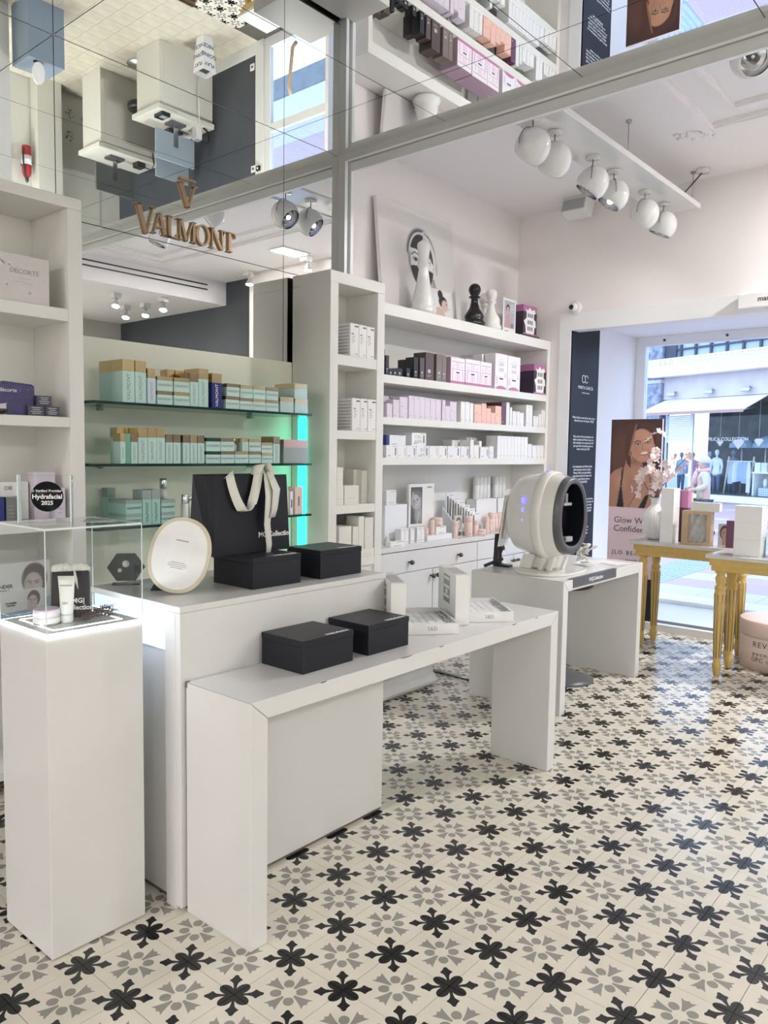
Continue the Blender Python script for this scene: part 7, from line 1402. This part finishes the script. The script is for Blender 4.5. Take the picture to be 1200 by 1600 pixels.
for i, (x, y, z0, s, c1, c2, lb) in enumerate(((0.0, 0.55, 0.14, 1.0, 'mann_white', 'mann_white', 'white shop mannequin in a pale blouse across the street'), (0.34, 0.95, 0.14, 1.0, 'mann_grey', 'mann_grey', 'dark grey shop mannequin beside the white one'), (-0.50, 0.8, 0.14, 0.96, 'cloth_b', 'cloth_b', 'blue-grey clothed mannequin beside the white post'), (-0.95, 0.5, 0.14, 0.93, 'mann_grey', 'cloth_rose', 'mannequin in a magenta top behind the shutter post'), (-1.44, 0.5, 0.14, 0.93, 'mann_grey', 'cloth_b', 'mannequin in a blue top at the left of the shutter window'))):
    t = thing('mannequin', lb, 'mannequin', tuple(BM @ Vector((x, y, z0))), 'shop mannequins across the street'); b = MB(); b.M = BM @ Matrix.Translation((x, y, z0)) @ Matrix.Scale(s, 4)
    b.lathe([(0.03, 1.30), (0.06, 1.34), (0.075, 1.41), (0.065, 1.47), (0.02, 1.51)], (0, 0, 0), 14); b.lathe([(0.035, 1.22), (0.032, 1.30)], (0, 0, 0), 12); b.build('head', c1, t)
    b = MB(); b.M = BM @ Matrix.Translation((x, y, z0)) @ Matrix.Scale(s, 4) @ Matrix.Diagonal((1, 0.62, 1, 1)); b.lathe([(0.15, 0.62), (0.17, 0.72), (0.13, 0.90), (0.16, 1.05), (0.19, 1.15), (0.15, 1.21), (0.05, 1.24)], (0, 0, 0), 16); b.build('torso', c2, t)
    for sd in (-1, 1):
        b = MB(); b.M = BM @ Matrix.Translation((x, y, z0)) @ Matrix.Scale(s, 4); b.tube([(sd*0.17, 0, 1.17), (sd*0.22, 0, 0.95), (sd*0.22, -0.04, 0.68)], [0.05, 0.042, 0.03], 8); b.build('arm', c2, t); b = MB(); b.M = BM @ Matrix.Translation((x, y, z0)) @ Matrix.Scale(s, 4); b.tube([(sd*0.08, 0, 0.66), (sd*0.09, 0, 0.35), (sd*0.09, 0, 0.005)], [0.085, 0.06, 0.04], 8); b.build('leg', 'cloth_d', t)
# parasols, hanging diamonds, shelf with goods and basket in the window
for i, (x, lb) in enumerate(((0.25, 'left pale blue parasol behind the shop window lettering'), (1.15, 'middle pale blue parasol behind the shop window lettering'), (2.0, 'right pale blue parasol behind the shop window lettering'))):
    t = thing('parasol', lb, 'parasol', tuple(BM @ Vector((x, 1.5, 0.14))), 'parasols in the shop window'); b = MB(); b.M = BM; b.lathe([(0.41, 1.72), (0.40, 1.86), (0.22, 2.02), (0.02, 2.12)], (x, 1.5, 0), 10, sm=False); b.build('canopy', 'umbrella', t); b = MB(); b.M = BM; b.tube([(x, 1.5, 0.145), (x, 1.5, 1.75)], 0.025, 6); b.build('pole', 'wood_pale', t)
for i, (x, z, s) in enumerate(((0.42, 1.85, 0.13), (1.12, 1.82, 0.22), (1.86, 1.88, 0.17))):
    b = MB(); b.M = BM; b.prism([(x-s, z+s*0.35), (x-s*0.55, z+s*0.7), (x+s*0.55, z+s*0.7), (x+s, z+s*0.35), (x, z-s*0.75)], 0.12, 0.14, 'xz'); o = b.build('paper_diamond', 'diamond'); tag(o, '%s peach paper diamond hanging in the shop window across the street' % ['left small', 'middle large', 'right'][i], 'decoration', 'paper diamonds'); b = MB(); b.M = BM; b.tube([(x, 0.13, z+s*0.7), (x, 0.13, 3.3)], 0.004, 4); b.build('string', 'sign_white', o)
t = thing('goods_shelf', 'white open shelf with folded goods in the shop window across the street', 'shelf', tuple(BM @ Vector((1.95, 0.7, 0.14))))
for x in (1.50, 2.36): LB((x, x+0.05, 0.4, 0.9, 0.145, 0.88)).build('side', 'sign_white', t)
LB((1.48, 2.43, 0.38, 0.92, 0.8801, 0.93)).build('board', 'sign_white', t); LB((1.551, 2.359, 0.88, 0.9, 0.145, 0.88)).build('back', 'wood_pale', t)
for i, (x, y, w, h, c, lb) in enumerate(((1.62, 0.5, 0.2, 0.30, 'sign_white', 'left white boxed item on the goods shelf'), (1.86, 0.5, 0.2, 0.30, 'cloth_c', 'second pale boxed item on the goods shelf'), (2.12, 0.5, 0.26, 0.42, 'wood_pale', 'stack of straw goods on the goods shelf'), (2.34, 0.5, 0.12, 0.34, 'umbrella', 'blue item at the right of the goods shelf'))):
    o = LB((x-w/2, x+w/2, y-0.05, y+0.1, 0.9305, 0.9305+h)).build('folded_goods', c); tag(o, lb, 'goods', 'goods in the shop window')
t = thing('laundry_basket', 'pale blue woven basket with white slippers across the street', 'basket', tuple(BM @ Vector((1.98, 0.55, 0.14)))); LB((1.72, 2.24, 0.42, 0.7, 0.145, 0.42)).build('basket', 'cloth_b', t)
b = MB(); b.M = BM
for i in range(8):
    for j in range(4): b.box(1.735+0.064*i, 1.775+0.064*i, 0.415, 0.4199, 0.17+0.064*j, 0.205+0.064*j)
b.build('weave', 'sign_white', t)
for i, x in enumerate((1.86, 2.06)): b = MB(); b.M = BM; b.lathe([(0.05, 0.421), (0.065, 0.55), (0.055, 0.68), (0.01, 0.72)], (x, 0.56, 0), 12); o = b.build('slipper', 'mann_white'); tag(o, ['left white slipper standing in the basket', 'right white slipper standing in the basket'][i], 'slipper', 'slippers in the basket')

# passer-by: one skinned body, hair, scarf, coat, bags as children -------------------
PO = Vector((14.0, 4.02, GZ)); PD = Vector((-0.42, 0.91, 0)).normalized(); PR = Vector((PD.y, -PD.x, 0))
PM = Matrix(((PR.x, PD.x, 0, PO.x), (PR.y, PD.y, 0, PO.y), (0, 0, 1, PO.z), (0, 0, 0, 1)))      # local x = her right, y = forward, z up
t = thing('person', 'woman walking past in a beige coat and pink scarf, holding bags', 'person', tuple(PO))
def skinned(name, joints, edges, mat_, sub=2):
    me = bpy.data.meshes.new(name); off = wloc(t); me.from_pydata([tuple((PM @ Vector(j[:3]))-off) for j in joints], edges, []); me.materials.append(MAT[mat_])
    o = bpy.data.objects.new(name, me); COL.objects.link(o); o.parent = t; md = o.modifiers.new('skin', 'SKIN'); md.use_smooth_shade = True
    for i, j in enumerate(joints): v = me.skin_vertices[0].data[i]; v.radius = (j[3], j[4] if len(j) > 4 else j[3]); v.use_root = (i == 0)
    s = o.modifiers.new('subdivision', 'SUBSURF'); s.levels = sub; s.render_levels = sub; return o
J = [(0, 0, 0.78, 0.135, 0.105), (0, 0.0, 0.95, 0.115, 0.095), (0, 0.0, 1.10, 0.135, 0.10), (0, 0.01, 1.20, 0.075, 0.07), (0, 0.03, 1.27, 0.045), (0, 0.045, 1.33, 0.075, 0.085), (0, 0.045, 1.43, 0.078, 0.09), (0, 0.035, 1.49, 0.05),
     (0.085, 0.03, 0.72, 0.085), (0.09, 0.10, 0.42, 0.06), (0.09, 0.12, 0.08, 0.042), (0.09, 0.22, 0.045, 0.035), (-0.085, -0.02, 0.72, 0.085), (-0.09, -0.04, 0.42, 0.06), (-0.09, -0.18, 0.10, 0.042), (-0.09, -0.10, 0.045, 0.035),
     (0.165, 0, 1.15, 0.055), (0.215, 0.0, 0.94, 0.045), (0.18, 0.20, 0.88, 0.035), (0.15, 0.27, 0.90, 0.03), (-0.165, 0, 1.15, 0.055), (-0.215, -0.02, 0.94, 0.045), (-0.18, 0.20, 0.86, 0.035), (-0.15, 0.28, 0.87, 0.03)]
E_ = [(0, 1), (1, 2), (2, 3), (3, 4), (4, 5), (5, 6), (6, 7), (0, 8), (8, 9), (9, 10), (10, 11), (0, 12), (12, 13), (13, 14), (14, 15), (2, 16), (16, 17), (17, 18), (18, 19), (2, 20), (20, 21), (21, 22), (22, 23)]
skinned('body', J, E_, 'skin')
CJ = [(0, 0, 0.62, 0.165, 0.14), (0, 0, 0.80, 0.165, 0.135), (0, 0.0, 0.98, 0.15, 0.125), (0, 0.0, 1.12, 0.16, 0.125), (0, 0.005, 1.215, 0.09, 0.085), (0.175, 0, 1.155, 0.072), (0.228, 0.0, 0.94, 0.062), (0.19, 0.17, 0.885, 0.052), (-0.175, 0, 1.155, 0.072), (-0.228, -0.02, 0.94, 0.062), (-0.19, 0.17, 0.865, 0.052)]
skinned('coat', CJ, [(0, 1), (1, 2), (2, 3), (3, 4), (3, 5), (5, 6), (6, 7), (3, 8), (8, 9), (9, 10)], 'coat')
TJ = [(0, 0, 0.66, 0.14, 0.11), (0.088, 0.04, 0.60, 0.092), (0.09, 0.10, 0.42, 0.075), (0.09, 0.12, 0.12, 0.058), (-0.088, -0.03, 0.60, 0.092), (-0.09, -0.04, 0.42, 0.075), (-0.09, -0.17, 0.14, 0.058)]
skinned('trousers', TJ, [(0, 1), (1, 2), (2, 3), (0, 4), (4, 5), (5, 6)], 'trousers', 1)
def PL(b): b.M = PM; return b
b = PL(MB()); b.M = PM @ Matrix.Translation((0, 0.02, 1.42)) @ Matrix.Diagonal((0.098, 0.118, 0.105, 1)); b.lathe([(math.cos(a)*1.0, math.sin(a)) for a in np.linspace(-0.5, 1.5, 9)], (0, -0.12, 0.05), 18); b.build('hair', 'hair_grey', t)
b = PL(MB()); b.tube([(0.10, 0.02, 1.225), (0.06, 0.10, 1.235), (0, 0.125, 1.225), (-0.06, 0.10, 1.235), (-0.10, 0.02, 1.225), (-0.06, -0.07, 1.25), (0, -0.09, 1.25), (0.06, -0.07, 1.25), (0.10, 0.02, 1.225)], 0.042, 8); b.tube([(0.03, 0.13, 1.22), (0.04, 0.165, 1.08), (0.05, 0.17, 0.92), (0.05, 0.165, 0.80)], [0.045, 0.05, 0.05, 0.035], 8); b.tube([(-0.04, 0.13, 1.22), (-0.04, 0.165, 1.08), (-0.05, 0.17, 0.96)], [0.04, 0.045, 0.035], 8); b.build('scarf', 'scarf', t)
b = PL(MB()); b.lathe([(0.002, 0.105), (0.012, 0.112), (0.016, 0.122), (0.006, 0.138), (0.001, 0.146)], (0, 0, 1.375), 8, axis='y'); b.build('nose', 'skin', t)
b = PL(MB()); b.lathe([(0.009, 0.118), (0.007, 0.126)], (0.03, 0, 1.40), 8, axis='y'); b.lathe([(0.009, 0.118), (0.007, 0.126)], (-0.03, 0, 1.40), 8, axis='y'); b.build('eyes', 'bag_dark', t); b = PL(MB()); b.box(-0.025, 0.025, 0.112, 0.122, 1.335, 1.343); b.build('mouth', 'house_rose', t)
for s in (-1, 1):
    b = PL(MB())
    for k in range(4): b.tube([(s*0.15-s*0.008+0.013*(k-1.5)*0.6, 0.285, 0.895-0.004*k), (s*0.15+0.013*(k-1.5)*0.6, 0.325, 0.885-0.004*k), (s*0.15+0.013*(k-1.5)*0.6, 0.322, 0.855)], 0.0085, 6)
    b.tube([(s*0.135, 0.265, 0.905), (s*0.115, 0.285, 0.885), (s*0.118, 0.305, 0.865)], 0.0085, 6); b.build('fingers', 'skin', t)
    b = PL(MB()); y0 = 0.12 if s > 0 else -0.17; b.box(s*0.09-0.045, s*0.09+0.045, y0-0.06, y0+0.17, 0.0005, 0.08); b.build('shoe', 'bag_dark', t, 0.02)
o = PL(MB()).box(-0.24, -0.10, 0.20, 0.34, 0.56, 0.82).build('shopping_bag', 'bag_yellow'); tag(o, 'small yellow shopping bag hanging from the passer-by', 'bag'); MBh = PL(MB()); MBh.tube([(-0.15, 0.25, 0.82), (-0.15, 0.27, 0.862), (-0.15, 0.30, 0.82)], 0.006, 6); MBh.build('handle', 'bag_yellow', o)
o = PL(MB()).box(0.02, 0.14, 0.22, 0.42, 0.62, 0.84).build('handbag', 'bag_dark'); tag(o, 'dark handbag held in front by the passer-by', 'bag'); MBh = PL(MB()); MBh.tube([(0.10, 0.28, 0.84), (0.14, 0.295, 0.862), (0.10, 0.36, 0.84)], 0.007, 6); MBh.build('handle', 'bag_dark', o)
